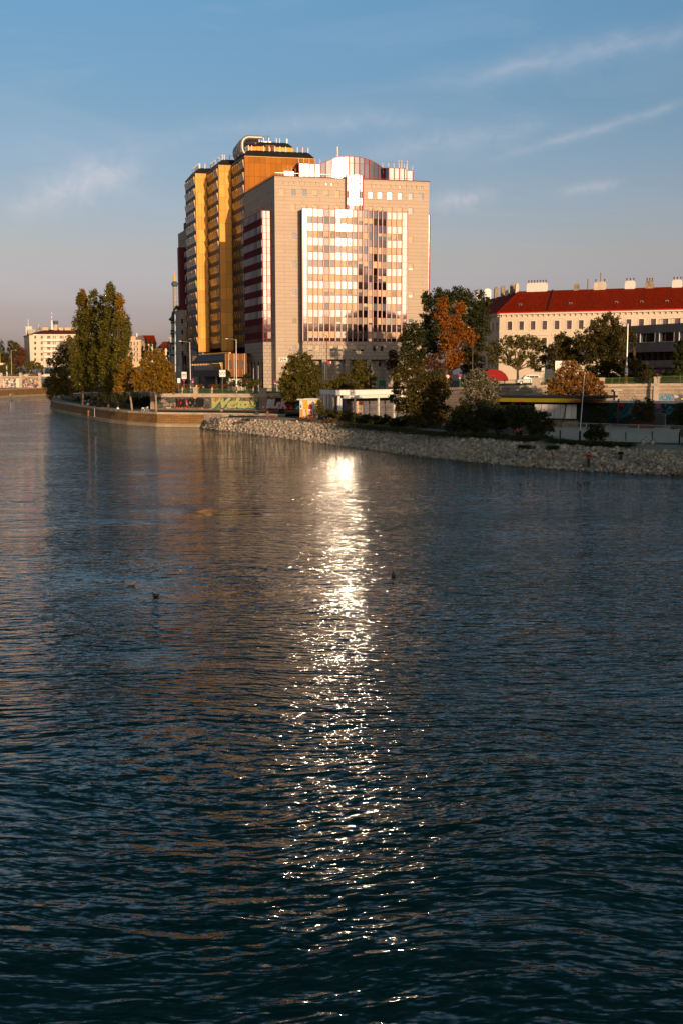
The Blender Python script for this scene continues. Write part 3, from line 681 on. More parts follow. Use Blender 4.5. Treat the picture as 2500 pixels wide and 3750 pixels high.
def street_wall():
    root = thing('graffiti_wall', 'street wall covered in green, charcoal and orange graffiti lettering under a stone coping', 'wall', (-30, 231, 3))
    (xa, ya, za), (xb, yb, zb), (xc, yc, zc) = WL[4], WL[5], WL[6]
    L0 = Vector(WL[3][:2]); Bv = Vector(WL[4][:2]); Cv = Vector(WL[5][:2]); Dv = Vector(WL[6][:2])
    FA = Fac(Bv, Cv-Bv); LA = (Cv-Bv).length
    mb = MB(); FA.quad(mb, -1, LA, 2.5, 6.1, 0, 'wall')
    F0 = Fac(L0, Bv-L0); F0.quad(mb, -2, (Bv-L0).length, 2.5, 6.1, 0, 'wall')
    P1, P2 = Vector(WL[2][:2]), Vector(WL[1][:2]); F9 = Fac(P1, L0-P1); F9.quad(mb, 0, (L0-P1).length, 2.5, 6.1, 0, 'wall'); F8 = Fac(P2, P1-P2); F8.quad(mb, 0, (P1-P2).length, 2.5, 6.1, 0, 'wall')
    mb.build('masonry', root)
    mb = MB(); FA.box(mb, -1, LA+.3, 6.1, 6.62, -.6, .22, 'coping'); F0.box(mb, -2, (Bv-L0).length-1, 6.1, 6.62, -.6, .22, 'coping'); FA.box(mb, 0, LA, 5.85, 6.1, 0, .1, 'coping')
    mb.build('coping', root)
    g = MB(); a = lambda u: FA.ua(u, 1470)
    FA.quad(g, a(566), a(640), 3.15, 5.75, .02, 'gr_purple'); pass
    FA.quad(g, a(640), a(774), 3.15, 5.85, .02, 'gr_char'); FA.quad(g, a(778), a(950), 3.05, 5.75, .024, 'gr_green')
    FA.quad(g, a(600), a(640), 3.1, 3.5, .03, 'gr_multi')
    o = g.build('mural', root)
    def letters(nm, body, u0, u1, z0, z1, m, sh, off, shm=None, d=.06, wob=.05):
        t = MB()
        if shm: put_text(t, FA, body, a(u0)+.10, a(u1)+.16, z0-.14, z1-.06, d, shm, .02, sh, off+.05, wob); put_text(t, FA, body, a(u0)-.05, a(u1)+.05, z0-.05, z1+.05, d+.012, 'black', .012, sh, off+.03, wob)
        put_text(t, FA, body, a(u0), a(u1), z0, z1, d+.03, m, .02, sh, off, wob); return t
    M['teal'] = mat('teal_paint', (.02, .16, .18), .7); M['limegreen'] = mat('pale_green_paint', (.38, .39, .15), .7, 0, .15, 1.5)
    t = letters('l', 'VVekoS', 775, 948, 3.3, 5.75, 'limegreen', .35, .075, 'teal'); t.build('lettering', root)
    t = letters('l', 'LORD', 781, 804, 5.0, 5.55, 'orange', .1, .05, 'signred'); t.build('lettering', root)
    t = letters('l', 'OUBS', 688, 748, 3.5, 5.6, 'blackroof', 0, .07, 'gr_char'); t.build('lettering', root)
    t = letters('l', 'ROR', 645, 685, 3.5, 5.5, 'blackroof', 0, .07, 'signred'); t.build('lettering', root)
    t = letters('l', 'Lad', 916, 934, 3.5, 4.1, 'orange', .1, .03, 'signred'); t.build('lettering', root)
    # dark stretch to the right with silver and red letters
    root2 = thing('graffiti_wall', 'black painted wall stretch with silver and orange graffiti letters behind the tree', 'wall', (-6, 226, 3))
    FB = Fac(Cv, Dv-Cv); LB = (Dv-Cv).length; b = lambda u: FB.ua(u, 1470)
    mb = MB(); FB.quad(mb, .3, LB, 2.5, 6.1, 0, 'wall'); mb.build('masonry', root2)
    mb = MB(); 
    P = [FB.pt(.3, .2, 6.1), FB.pt(LB, .2, 6.3), FB.pt(LB, -.6, 6.3), FB.pt(.3, -.6, 6.1), FB.pt(.3, .2, 6.75), FB.pt(LB, .2, 7.0), FB.pt(LB, -.6, 7.0), FB.pt(.3, -.6, 6.75)]
    mb.hexa(P, 'coping'); mb.build('coping', root2)
    mb = MB(); FB.quad(mb, b(962), b(1165), 3.0, 5.7, .02, 'black'); FB.quad(mb, b(1080), b(1165), 3.0, 5.6, .026, 'gr_dark'); mb.build('mural', root2)
    t = MB(); put_text(t, FB, 'BLcK', b(972)-.15, b(1062), 3.15, 5.55, .05, 'orange', .02, .25, .12, .06); put_text(t, FB, 'BLcK', b(976), b(1056), 3.35, 5.4, .08, 'fingrey', .02, .25, .05, .06)
    put_text(t, FB, 'S k', b(1040), b(1075), 3.2, 4.4, .05, 'signred', .02, .1, .1); t.build('lettering', root2)
    # ramping wall to the right, quay ashlar
    root3 = thing('quay_street_wall', 'tall weathered stone wall carrying the street above the flat pavilions', 'wall', (40, 188, 3))
    m1, m2 = MB(), MB(); g3 = MB()
    for i in range(6, len(WL)-1):
        p, q = WL[i], WL[i+1]
        m1.add([(p[0], p[1], 2.3), (q[0], q[1], 2.3), (q[0], q[1], q[2]-.45), (p[0], p[1], p[2]-.45)], [(0, 1, 2, 3)], 'quay2')
        Fx = Fac(p[:2], (q[0]-p[0], q[1]-p[1])); L = math.hypot(q[0]-p[0], q[1]-p[1])
        for (d0, d1, lo, hi) in ((-.6, .28, -.45, .05), (-.1, .12, -.95, -.75)):
            P = [Fx.pt(0, d1, p[2]+lo), Fx.pt(L, d1, q[2]+lo), Fx.pt(L, d0, q[2]+lo), Fx.pt(0, d0, p[2]+lo), Fx.pt(0, d1, p[2]+hi), Fx.pt(L, d1, q[2]+hi), Fx.pt(L, d0, q[2]+hi), Fx.pt(0, d0, p[2]+hi)]
            m2.hexa(P, 'coping')
    m1.build('masonry', root3); m2.build('coping', root3)
    Fx = Fac(WL[10][:2], (WL[11][0]-WL[10][0], WL[11][1]-WL[10][1]))
    a0, a1 = Fx.ua(2405, 1450), Fx.ua(2466, 1450); t = MB(); Fx.quad(t, a0, a1, 6.0, 7.6, .02, 'wall'); put_text(t, Fx, 'SAOAO', a0+.1, a1, 6.2, 7.5, .05, mat('blue_paint', (.05, .25, .40), .7), .02, .1, .05)
    Fx.quad(t, Fx.ua(2468, 1450), Fx.ua(2530, 1450), 6.1, 7.4, .03, 'gr_multi'); Fx.quad(t, Fx.ua(2340, 1450), Fx.ua(2375, 1450), 6.5, 7.0, .02, mat('mint_paint', (.3, .42, .36), .8, 0, .2, 1)); t.build('graffiti', root3)
    # small concrete box on brackets
    Fy = Fac(WL[9][:2], (WL[10][0]-WL[9][0], WL[10][1]-WL[9][1])); t = MB(); aa = Fy.ua(2255, 1440)
    Fy.box(t, aa-.25, aa+.25, 5.5, 7.9, .0, .5, 'concrete2'); Fy.box(t, aa-.5, aa+.9, 7.9, 8.25, 0, .7, 'concrete2'); t.build('buttress', root3)
    # stone pillars
    def pillar(u, v0, zt, zb, w, lab, dep=.0, i=None):
        j = i; Fq = Fac(WL[j][:2], (WL[j+1][0]-WL[j][0], WL[j+1][1]-WL[j][1])); c = Fq.ua(u, 1420)
        r = thing('stone_pillar', lab, 'pillar', Fq.pt(c, 0, zb)); t = MB()
        Fq.box(t, c-w/2, c+w/2, zb, zt-.25, -.8, .33, 'coping'); t.build('shaft', r)
        t = MB(); Fq.box(t, c-w/2-.12, c+w/2+.12, zt-.25, zt-.08, -.9, .42, 'coping'); Fq.box(t, c-w/2-.04, c+w/2+.04, zt-.08, zt+.06, -.84, .36, 'coping'); t.build('cap', r); return r
    pillar(717, 0, 8.0, 6.62, 1.0, 'short stone pillar splitting the green railing above the charcoal graffiti', i=4)
    pillar(962, 0, 7.9, 6.1, 1.6, 'broad grey stone pillar where the pale green and black graffiti meet', i=4)
    pillar(1961, 0, 10.3, 2.6, 1.6, 'wide lit stone pillar in front of the white van', i=8)
    pillar(2201, 0, 10.3, 2.6, .9, 'stone pillar right of the amber tree', i=9)
    pillar(2401, 0, 10.5, 2.6, 1.0, 'slim pale stone pillar below the round red sign', i=10)
    # railings
    def rail(i, u0, u1, z0, z1, lab, ht=1.05, panel=False, sp=2.6):
        Fq = Fac(WL[i][:2], (WL[i+1][0]-WL[i][0], WL[i+1][1]-WL[i][1])); a0, a1 = Fq.ua(u0, 1420), Fq.ua(u1, 1420)
        if a1 < a0: a0, a1 = a1, a0
        r = thing('railing', lab, 'railing', Fq.pt((a0+a1)/2, 0, z0), 'green railings along the street wall')
        n = max(2, int((a1-a0)/sp)); zz = lambda a: z0+(z1-z0)*(a-a0)/(a1-a0)
        for k in range(n+1):
            t = MB(); c = a0+(a1-a0)*k/n; Fq.box(t, c-.05, c+.05, zz(c), zz(c)+ht+.05, -.15, -.05, 'greenrail'); t.build('post', r)
        t = MB()
        for h, w in ((ht, .07), (.12, .05)):
            P = [Fq.pt(a0, -.07, zz(a0)+h-w), Fq.pt(a1, -.07, zz(a1)+h-w), Fq.pt(a1, -.13, zz(a1)+h-w), Fq.pt(a0, -.13, zz(a0)+h-w), Fq.pt(a0, -.07, zz(a0)+h), Fq.pt(a1, -.07, zz(a1)+h), Fq.pt(a1, -.13, zz(a1)+h), Fq.pt(a0, -.13, zz(a0)+h)]
            t.hexa(P, 'greenrail')
        c = a0
        while c < a1:
            Fq.box(t, c, c+.03, zz(c)+.12, zz(c)+ht-.05, -.11, -.08, 'greenrail'); c += .14
        t.build('bars', r); return r
    rail(4, 655, 709, 6.65, 6.65, 'green bar railing left of the short stone pillar'); rail(4, 725, 948, 6.65, 6.65, 'long green bar railing above the green graffiti')
    rail(5, 976, 1150, 6.8, 7.0, 'green railing above the black graffiti stretch')
    rail(7, 1680, 1845, 8.55, 8.85, 'green railing left of the white van above the silver bush'); rail(8, 1845, 1940, 8.9, 9.0, 'green bar railing in front of the white van')
    rail(8, 1982, 2110, 9.0, 9.2, 'green railing below the small white and red sign', 1.3); rail(9, 2110, 2190, 9.2, 9.3, 'green railing stretch hidden in the amber tree'); 
    rail(9, 2212, 2265, 9.25, 9.3, 'green railing right of the amber tree'); rail(10, 2265, 2388, 9.32, 9.4, 'green railing beside the tall lamp mast'); rail(10, 2415, 2560, 9.45, 9.5, 'green railing at the right edge of the photo', 1.2)
street_wall()

# ------------------------------------------------------------------ stone office building with the curved glass bay
TA = R(79.0); T = Vector((math.sin(TA), math.cos(TA))); SA = R(-21.5); S = Vector((math.sin(SA), math.cos(SA)))
def stone_building():
    A0 = PD(1006, 700, 262).xy
    F = Fac(A0, T); Lr = F.ua(1569, 800); ztop = F.px(1004, 645)[1]
    root = thing('office_building', 'tall pinkish stone office building with a curved mirrored bay and red mullions', 'office building', (A0.x, A0.y, 6.6))
    px = F.px
    def hz(u, v): return px(u, v)[1]
    wins = []
    sq = [(u, 695-31, 5) for u in (1034, 1054, 1074, 1094, 1114, 1134, 1154, 1195, 1215, 1236)]
    zsq = (hz(1074, 673), hz(1074, 664)); zr = (hz(1074, 717), hz(1074, 692)); zc = (hz(1077, 770), hz(1077, 747))
    for u in (1034, 1054, 1074, 1094, 1114, 1134, 1154, 1195, 1215, 1236): c = px(u, 668)[0]; wins.append((c-.22, c+.22, zsq[0]-.1, zsq[1], 'p' if u % 5 else 'd'))
    for u in (1355, 1372, 1390, 1426, 1445, 1464, 1484, 1503, 1521, 1540): c = px(u, 680)[0]; wins.append((c-.22, c+.22, zsq[0]-.1, zsq[1], 'b' if u % 3 else 'g'))
    for i, u in enumerate((1034, 1074, 1114, 1154, 1195, 1236, 1355, 1390, 1426, 1464, 1503, 1540)): c = px(u, 700)[0]; wins.append((c-.6, c+.6, zr[0], zr[1], 'bggppbddgggg'[i]))
    for i, u in enumerate((1074, 1114, 1154, 1195, 1236, 1355, 1390, 1426, 1464, 1503)): c = px(u, 760)[0]; wins.append((c-.6, c+.6, zc[0], zc[1], 'bbbbbbbbbg'[i]))
    zw = lambda k: hz(1077, 853)-3.665*2*k*1.0
    for i, (va, vb) in enumerate(((853, 877), (957, 981), (1060, 1083), (1165, 1187), (1265, 1287))):
        c = px(1077, va)[0]; wins.append((c-.6, c+.6, hz(1077, vb), hz(1077, va), 'gggyd'[i]))
    for i, (va, vb) in enumerate(((865, 886), (967, 989), (1067, 1089), (1167, 1182))):
        c = px(1503, va)[0]; wins.append((c-.6, c+.6, px(1503, vb)[1], px(1503, va)[1], 'pqqg'[i]))
    mb = MB(); F.wall(mb, 0, Lr, 4, ztop, [w[:4] for w in wins], .3, 'stone')
    # left face with its own windows
    DL = 27.0; FLo = A0+S*DL; FL = Fac(FLo, -S); lw = []
    for k in range(9): c = 4.2+k*2.45; lw.append((c-.55, c+.55, 52.4, 54.1, 'd')); lw.append((c-.2, c+.2, 56.2, 56.9, 'd')); lw.append((c-.2-1.2, c+.2-1.2, 56.2, 56.9, 'd'))
    for k in range(3): c = 14.5+k*4; lw.append((c-.55, c+.55, 48.9, 50.6, 'd'))
    for k in range(10): lw.append((24.3, 25.4, 17.0+k*3.54, 18.7+k*3.54, 'd'))
    FL.wall(mb, 0, DL, 4, ztop, [w[:4] for w in lw], .3, 'stone')
    B = A0+T*Lr; back = -F.n*32
    mb.prism([A0, B, B+back, A0+S*DL+T*2][0:4], ztop-.3, ztop-.3+.001, 'roofgrey') if False else None
    top = [F.pt(0, 0, ztop-.02), F.pt(Lr, 0, ztop-.02), F.pt(Lr, -30, ztop-.02), FL.pt(0, 0, ztop-.02)]
    mb.add(top, [(0, 1, 2, 3)], 'roofgrey')
    mb.add([F.pt(Lr, 0, 4), F.pt(Lr, -30, 4), F.pt(Lr, -30, ztop), F.pt(Lr, 0, ztop)], [(0, 1, 2, 3)], 'stone')
    mb.add([F.pt(Lr, -30, 4), FL.pt(0, 0, 4), FL.pt(0, 0, ztop), F.pt(Lr, -30, ztop)], [(0, 1, 2, 3)], 'stone')
    F.box(mb, -.15, Lr+.15, ztop, ztop+.18, -.5, .12, 'maroon'); FL.box(mb, 0, DL+.02, ztop, ztop+.18, -.5, .12, 'maroon')
    mb.build('stone_wall', root)
    for w in wins: window(F, *w[:4], w[4], root, d=-.25)
    for w in lw: window(FL, *w[:4], w[4], root, d=-.25, name='side_window')
    # curved bay
    d0 = 2.6; bx = [130, 182, 240, 295, 350, 410, 470, 528, 587, 643, 697, 752, 807, 857, 910, 957, 1010, 1063, 1115, 1168, 1222]
    aa = [F.ua(1060+x*.3571, 780, 2.3) for x in bx]
    dd = []; d = d0
    for i in range(len(aa)):
        if i == 0: d = d0
        elif i <= 4 or i > 16: d += (aa[i]-aa[i-1])*math.tan(R(-3.2 if i <= 4 else 3.4))
        elif i <= 16:
            slope = R((5.0, 2.2, -.6, -1.1, -1.9, -3.5, -5.5, -8, -10.5, -13.5, -16, -18)[i-5]); d += (aa[i]-aa[i-1])*math.tan(slope)
        dd.append(d)
    z_a, z_b = F.px(1120, 796.5)[1], F.px(1120, 1214)[1]; FP = (z_a-z_b)/8; zt = [z_a-FP*k for k in range(9)]; WH = FP*.48; zb, ztb = 19.35, F.px(1120, 768.5)[1]
    P = [F.pt(a, d_, 0).xy for a, d_ in zip(aa, dd)]
    cells = [Fac(P[i], P[i+1]-P[i]) for i in range(20)]; lens = [(P[i+1]-P[i]).length for i in range(20)]
    states = ['gggggg'+'b'+'ppppp'+'ddd'+'bbb', 'bbppppbggbbggppppp', 'pppgggpppggbbbbbbb', 'gggggbbppppgbbbgbg', 'pbpbbbpppbdddppbbb', 'bbbpppppppbbbbbbbb', 'bbbgbgbbbdpbgbgdbg', 'qbdbbqdbbdbqdbbdbb', 'qqqbbddddddbbbbbbb']
    sp, mu, hb = MB(), MB(), MB(); rest = MB(); nwin = 0; order = []
    for i in range(20):
        C, L = cells[i], lens[i]
        if i in (0, 19):
            z = ztb
            for k in range(9): C.quad(sp, .14, L-.14, zt[k]+.04, (zt[k-1]-WH if k else ztb)-.04, 0, 'mirror'); C.quad(sp, .14, L-.14, zt[k]-WH+.04, zt[k]-.04, 0, 'mirror')
            C.quad(sp, .14, L-.14, zb, zt[8]-WH-.04, 0, 'mirror')
        else:
            for k in range(9): C.quad(sp, .14, L-.14, zt[k]+.04, (zt[k-1]-WH if k else ztb)-.04, 0, 'mirror'); order.append((k, i))
            C.quad(sp, .14, L-.14, zb, zt[8]-WH-.04, 0, 'mirror')
        C.quad(hb, 0, L, zb, ztb, -.12, 'maroon')
        for k in range(9):
            for z in (zt[k], zt[k]-WH): C.box(hb, .1, L-.1, z-.035, z+.035, -.11, .05, 'red')
        C.box(hb, 0, L, ztb-.1, ztb, -.1, .06, 'red'); C.box(hb, 0, L, zb-.08, zb+.04, -.1, .06, 'red')
    for i in range(21):
        C = cells[min(i, 19)]; c = 0 if i < 20 else lens[19]
        C.box(mu, c-.16, c-.09, zb, ztb+.25, -.11, .2, 'red'); C.box(mu, c+.09, c+.16, zb, ztb+.25, -.11, .2, 'red'); C.box(mu, c-.09, c+.09, zb, ztb+.1, -.11, .17, 'whitegrey')
    # left and right returns and cap of the bay
    ret = MB()
    for (i, dz) in ((0, dd[0]), (20, dd[20])):
        a_ = aa[i]; q = [F.pt(a_, 0, zb), F.pt(a_, dz, zb), F.pt(a_, dz, ztb), F.pt(a_, 0, ztb)]; ret.add(q, [(0, 1, 2, 3)], 'maroon')
    ret.add([Vector((p.x, p.y, ztb-.05)) for p in P]+[F.pt(aa[20], 0, ztb-.05), F.pt(aa[0], 0, ztb-.05)], [tuple(range(23))], 'roofgrey')
    for k in range(9): F.box(ret, aa[0]-.03, aa[0]+.0, zt[k]-WH, zt[k], .3, dz, 'black')
    ret.build('bay_return', root); sp.build('spandrel_panels', root); mu.build('mullions', root); hb.build('bay_transoms', root)
    order.sort(key=lambda q: (q[0], q[1]))
    for n, (k, i) in enumerate(order):
        C, L = cells[i], lens[i]; st = states[k][i-1]; z1, z0 = zt[k]-.05, zt[k]-WH+.05
        gm = {'g': 'glass', 'd': 'glassdark', 'b': 'blind', 'p': 'glass', 'q': 'glassdark'}[st]
        t = MB() if n < 100 else rest
        C.quad(t, .15, L-.15, z0, z1, -.03, gm)
        if st in 'pq': C.quad(t, .15, L-.15, z0+(z1-z0)*random.choice((.22, .22, .3, .55)), z1, -.015, random.choice(('blind', 'blind', 'blindgrey')))
        if st == 'b' and random.random() < .25: C.quad(t, .15, L-.15, z0, z1, -.015, 'blindgrey')
        if n < 100: t.build('bay_window', root)
    tag(rest.build('bay_windows', root), kind='stuff')
    # stone base below the bay, with mezzanine windows and arcade
    xb0, xb1 = aa[0], aa[20]; wb = []
    for (x0, x1, st) in ((195, 240, 'p'), (270, 310, 'q'), (412, 456, 'p'), (500, 545, 'p'), (640, 682, 'p'), (722, 762, 'q'), (852, 888, 'd'), (928, 963, 'd'), (1050, 1085, 'b')):
        b0, b1 = F.ua(1060+x0*.3571, 1270, 2.4), F.ua(1060+x1*.3571, 1270, 2.4); wb.append((b0, b1, F.px(1200, 1287, 2.4)[1], F.px(1200, 1265, 2.4)[1], st))
    za = F.px(1200, 1317, 2.4)[1]; arc = []
    for (x0, x1) in ((230, 335), (392, 570), (612, 790), (830, 985), (1010, 1100)):
        arc.append((F.ua(1060+x0*.3571, 1350, 2.4), F.ua(1060+x1*.3571, 1350, 2.4), 5.0, za))
    mb = MB(); F.wall(mb, xb0, xb1, 5, zb-.1, [w[:4] for w in wb]+arc, .3, 'stone_fine', 2.4)
    mb.add([F.pt(xb0, 0, 5), F.pt(xb0, 2.4, 5), F.pt(xb0, 2.4, zb-.1), F.pt(xb0, 0, zb-.1)], [(0, 1, 2, 3)], 'stone_fine'); mb.add([F.pt(xb0, 0, zb-.1), F.pt(xb1, 0, zb-.1), F.pt(xb1, 2.4, zb-.1), F.pt(xb0, 2.4, zb-.1)], [(0, 1, 2, 3)], 'stone_fine')
    F.quad(mb, xb0, xb1, 5, za, .3, 'stone_fine'); mb.build('base', root)
    for w in wb: window(F, *w[:4], w[4], root, d=2.15, name='mezzanine_window')
    for (u0, u1) in ((1201, 1215), (1232, 1246), (1282, 1298), (1318, 1335), (1383, 1395)):
        window(F, F.ua(u0, 1340, .3), F.ua(u1, 1340, .3), F.px(u0, 1344, .3)[1], F.px(u0, 1322, .3)[1], 'd', root, d=.36, name='arcade_window')
    # crown on the roof with its curved top
    cr, cm = MB(), MB()
    cx = [(100, 158, 300), (152, 161, 302), (208, 164, 304), (262, 166, 306), (320, 165, 308), (375, 140, 310), (437, 118, 311), (495, 96, 312), (553, 92, 313), (608, 87, 314), (664, 87, 316), (720, 92, 318), (773, 103, 321), (825, 118, 325), (877, 138, 329), (925, 162, 333), (976, 194, 336), (1028, 198, 338), (1082, 201, 340), (1134, 204, 342), (1186, 206, 344), (1210, 228, 345), (1272, 230, 348)]
    ca = [F.ua(1060+x*.3571, 600, -1.0) for x, y, b in cx]; cz = [F.px(1060+x*.3571, 540+y*.3571, -1.0)[1] for x, y, b in cx]
    cd = []; d = -1.2
    for i in range(len(ca)):
        if 4 < i <= 16: d += (ca[i]-ca[i-1])*math.tan(R((5.0, 2.2, -.6, -1.1, -1.9, -3.5, -5.5, -8, -10.5, -13.5, -16, -18)[i-5]))
        elif i > 16: d = (-2.4 if i == 17 else d)+(ca[i]-ca[i-1])*math.tan(R(3.4))
        elif i: d += (ca[i]-ca[i-1])*math.tan(R(-3.2))
        cd.append(d)
    zc0 = ztop-.1; row = [zc0+1.1, zc0+4.3]
    for i in range(len(ca)-1):
        p0, p1 = F.pt(ca[i], cd[i], 0), F.pt(ca[i+1], cd[i+1], 0); C = Fac(p0.xy, (p1-p0).xy); L = (p1-p0).length
        if i == 16: cm.add([F.pt(ca[16], cd[16], zc0), F.pt(ca[16]+.05, -2.4, zc0), F.pt(ca[16]+.05, -2.4, cz[16]), F.pt(ca[16], cd[16], cz[16])], [(0, 1, 2, 3)], 'maroon')
        zs = [zc0]+[r for r in row if r < min(cz[i], cz[i+1])-.3]
        for j, z in enumerate(zs):
            if j < len(zs)-1: cr.add([C.pt(.12, 0, z+.04), C.pt(L-.12, 0, z+.04), C.pt(L-.12, 0, zs[j+1]-.04), C.pt(.12, 0, zs[j+1]-.04)], [(0, 1, 2, 3)], 'blind' if (i in (1, 2, 17, 18) and j == 1) else 'mirror')
            else: cr.add([C.pt(.12, 0, z+.04), C.pt(L-.12, 0, z+.04), C.pt(L-.12, 0, cz[i+1]-.05), C.pt(.12, 0, cz[i]-.05)], [(0, 1, 2, 3)], 'mirror')
            C.box(cm, 0, L, z-.04, z+.04, -.1, .03, 'red')
        cm.add([C.pt(0, -.1, zc0), C.pt(L, -.1, zc0), C.pt(L, -.1, cz[i+1]), C.pt(0, -.1, cz[i])], [(0, 1, 2, 3)], 'maroon')
        C.box(cm, -.11, .11, zc0, cz[i]+.02, -.1, .14, 'red')
        cm.add([C.pt(0, .05, cz[i]-.07), C.pt(L, .05, cz[i+1]-.07), C.pt(L, .05, cz[i+1]+.06), C.pt(0, .05, cz[i]+.06), C.pt(0, -1, cz[i]+.06), C.pt(L, -1, cz[i+1]+.06)], [(0, 1, 2, 3), (3, 2, 5, 4)], 'red')
        cm.add([C.pt(0, -8, cz[i]-.1), C.pt(L, -8, cz[i+1]-.1), C.pt(L, -1, cz[i+1]+.05), C.pt(0, -1, cz[i]+.05)], [(0, 1, 2, 3)], 'roofgrey')
        cm.add([C.pt(0, -8, zc0), C.pt(L, -8, zc0), C.pt(L, -8, cz[i+1]-.1), C.pt(0, -8, cz[i]-.1)], [(0, 1, 2, 3)], 'maroon')
    for i in (0, len(ca)-1): cm.add([F.pt(ca[i], cd[i]+.05, zc0), F.pt(ca[i], cd[i]-8, zc0), F.pt(ca[i], cd[i]-8, cz[i]), F.pt(ca[i], cd[i]+.05, cz[i])], [(0, 1, 2, 3)], 'maroon')
    C = F; C.box(cm, ca[-1]-.12, ca[-1]+.12, zc0, cz[-1], cd[-1]-.1, cd[-1]+.14, 'red')
    cr.build('crown_panels', root); cm.build('crown_frame', root)
    # central strip linking crown and bay
    st, sm = MB(), MB(); sx = [583, 608, 664, 718, 748]; sa = [F.ua(1060+x*.3571, 700, .6) for x in sx]; z0s, z1s = ztb-.3, F.px(1060+660*.3571, 540+281*.3571, .6)[1]
    zw1 = F.px(1270, 540+450*.3571, .6)[1]; zw0 = F.px(1270, 540+513*.3571, .6)[1]; zv = F.px(1270, 540+590*.3571, .6)[1]; zq = F.px(1270, 540+365*.3571, .6)[1]
    for i in range(4):
        for (y0, y1, mm) in ((z0s, zv, 'glassdark' if i in (1,) else ('blind' if i == 2 else 'glass')), (zv, zw0, 'mirror'), (zw0, zw1, 'glass'), (zw1, zq, 'mirror'), (zq, z1s, 'mirror')): st.add([F.pt(sa[i]+.1, .64, y0+.04), F.pt(sa[i+1]-.1, .62, y0+.04), F.pt(sa[i+1]-.1, .62, y1-.04), F.pt(sa[i]+.1, .64, y1-.04)], [(0, 1, 2, 3)], mm)
    F.quad(sm, sa[0], sa[4], z0s, z1s, .5, 'maroon')
    for a_ in sa: F.box(sm, a_-.13, a_+.13, z0s, z1s, 0.01, .82, 'red')
    for z in (zv, zw0, zw1, zq, z1s): F.box(sm, sa[0], sa[4], z-.05, z+.05, .01, .66, 'red')
    st.build('strip_panels', root); sm.build('strip_frame', root)
    # projecting bay on the right flank
    mb = MB(); zc_, zd_ = 19.3, px(1572, 786)[1]
    F.box(mb, Lr, Lr+.95, zc_, zd_, -9, -2.2, 'maroon'); 
    for k in range(9): F.quad(mb, Lr+.15, Lr+.8, zt[k]-1.7, zt[k], -2.17, 'mirror'); F.quad(mb, Lr+.15, Lr+.8, zt[k]+.1, zt[k]+1.8, -2.17, 'mirror')
    F.box(mb, Lr+.8, Lr+1.0, zc_, zd_+.3, -2.4, -1.95, 'red'); F.box(mb, Lr-.0, Lr+.15, zc_, zd_+.3, -2.4, -1.95, 'red'); mb.build('flank_bay', root)
    # striped box bay on the left flank
    Q1 = A0+S*3.4; Q0 = Q1-T*2.25; LS = 16.8; FF = Fac(Q0, T); FS = Fac(Q0+S*LS, -S); zS0, zS1 = 19.2, ztb
    cell = [(0.0, 1.05), (1.05, 2.1)]; mb, mr = MB(), MB()
    for k in range(9):
        FF.quad(mb, .1, 1.0, zt[k]+.04, (zt[k-1]-WH if k else zS1)-.04, .02, 'mirror'); FF.quad(mb, .1, 1.0, zt[k]-WH+.04, zt[k]-.04, .02, 'mirror')
        FF.quad(mb, 1.15, 2.0, zt[k]+.04, (zt[k-1]-WH if k else zS1)-.04, .02, 'mirror'); FF.quad(mb, 1.15, 2.0, zt[k]-WH+.04, zt[k]-.04, .02, 'glassdark')
    FF.quad(mb, .1, 2.0, zS0+.2, zt[8]-WH-.04, .02, 'mirror'); FF.quad(mr, 0, 2.25, zS0, zS1, 0, 'maroon')
    for c in (0, .12, 1.0, 1.12, 2.05, 2.18): FF.box(mr, c, c+.07, zS0, zS1+.2, -.02, .16, 'red')
    for k in range(9):
        for z in (zt[k], zt[k]-WH): FF.box(mr, 0, 2.25, z-.04, z+.04, 0, .07, 'red')
    FS.quad(mr, 0, LS, zS0, zS1, 0, 'maroon')
    mr.add([FS.pt(0, 0, zS0), FS.pt(0, -6, zS0), FS.pt(0, -6, zS1), FS.pt(0, 0, zS1)], [(0, 1, 2, 3)], 'maroon'); mr.add([FF.pt(0, 0, zS1), FF.pt(2.25, 0, zS1), FS.pt(0, -2.2, zS1), FS.pt(0, 0, zS1)], [(0, 1, 2, 3)], 'red')
    mb.build('flank_panels', root); mr.build('flank_frame', root)
    for k in range(10):
        t = MB(); y1 = (zt[k-1]-WH if k else zS1); y0 = zt[k] if k < 9 else zS0+.1
        FS.quad(t, .1, LS-.15, y0, y1, .05, 'blindgrey' if k > 7 else 'darkglass')
        n = 15
        for j in range(n+1): c = .15+(LS-.4)*j/n; FS.box(t, c-.17, c+.17, y0+.03, y1-.03, .05, .12, 'fingrey' if k < 8 else 'maroon')
        t.build('fin_band', root)
    t = MB()
    for j in range(32): c = .3+(LS-.6)*j/31; FS.box(t, c-.04, c+.04, zS0, zS1+.25, .0, .13, 'maroon')
    t.build('fin_rails', root)
    # base under the striped bay: stone with slots and colonnade
    sl_ = []
    for k in range(14): c = 1.6+k*1.05; sl_.append((c-.25, c+.25, 15.9, 18.1))
    cols = [(1.0+k*3.3, 3.2+k*3.3, 5, 14.2) for k in range(5)]
    mb = MB(); FS.wall(mb, 0, LS, 5, zS0, sl_+cols, .5, 'stone_fine', .02); FF.wall(mb, 0, 2.25, 5, zS0, [], .5, 'stone_fine', .02)
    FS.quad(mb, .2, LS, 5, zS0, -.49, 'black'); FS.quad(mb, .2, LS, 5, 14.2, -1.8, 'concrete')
    FF.box(mb, 2.25, 5.2, 14.2, zS0, -1.2, -.4, 'stone_fine'); mb.build('colonnade', root)
    # sign
    sx0, sx1 = F.ua(1021, 1316), F.ua(1053, 1316); sz1, sz0 = F.px(1036, 1310)[1], F.px(1036, 1323.5)[1]
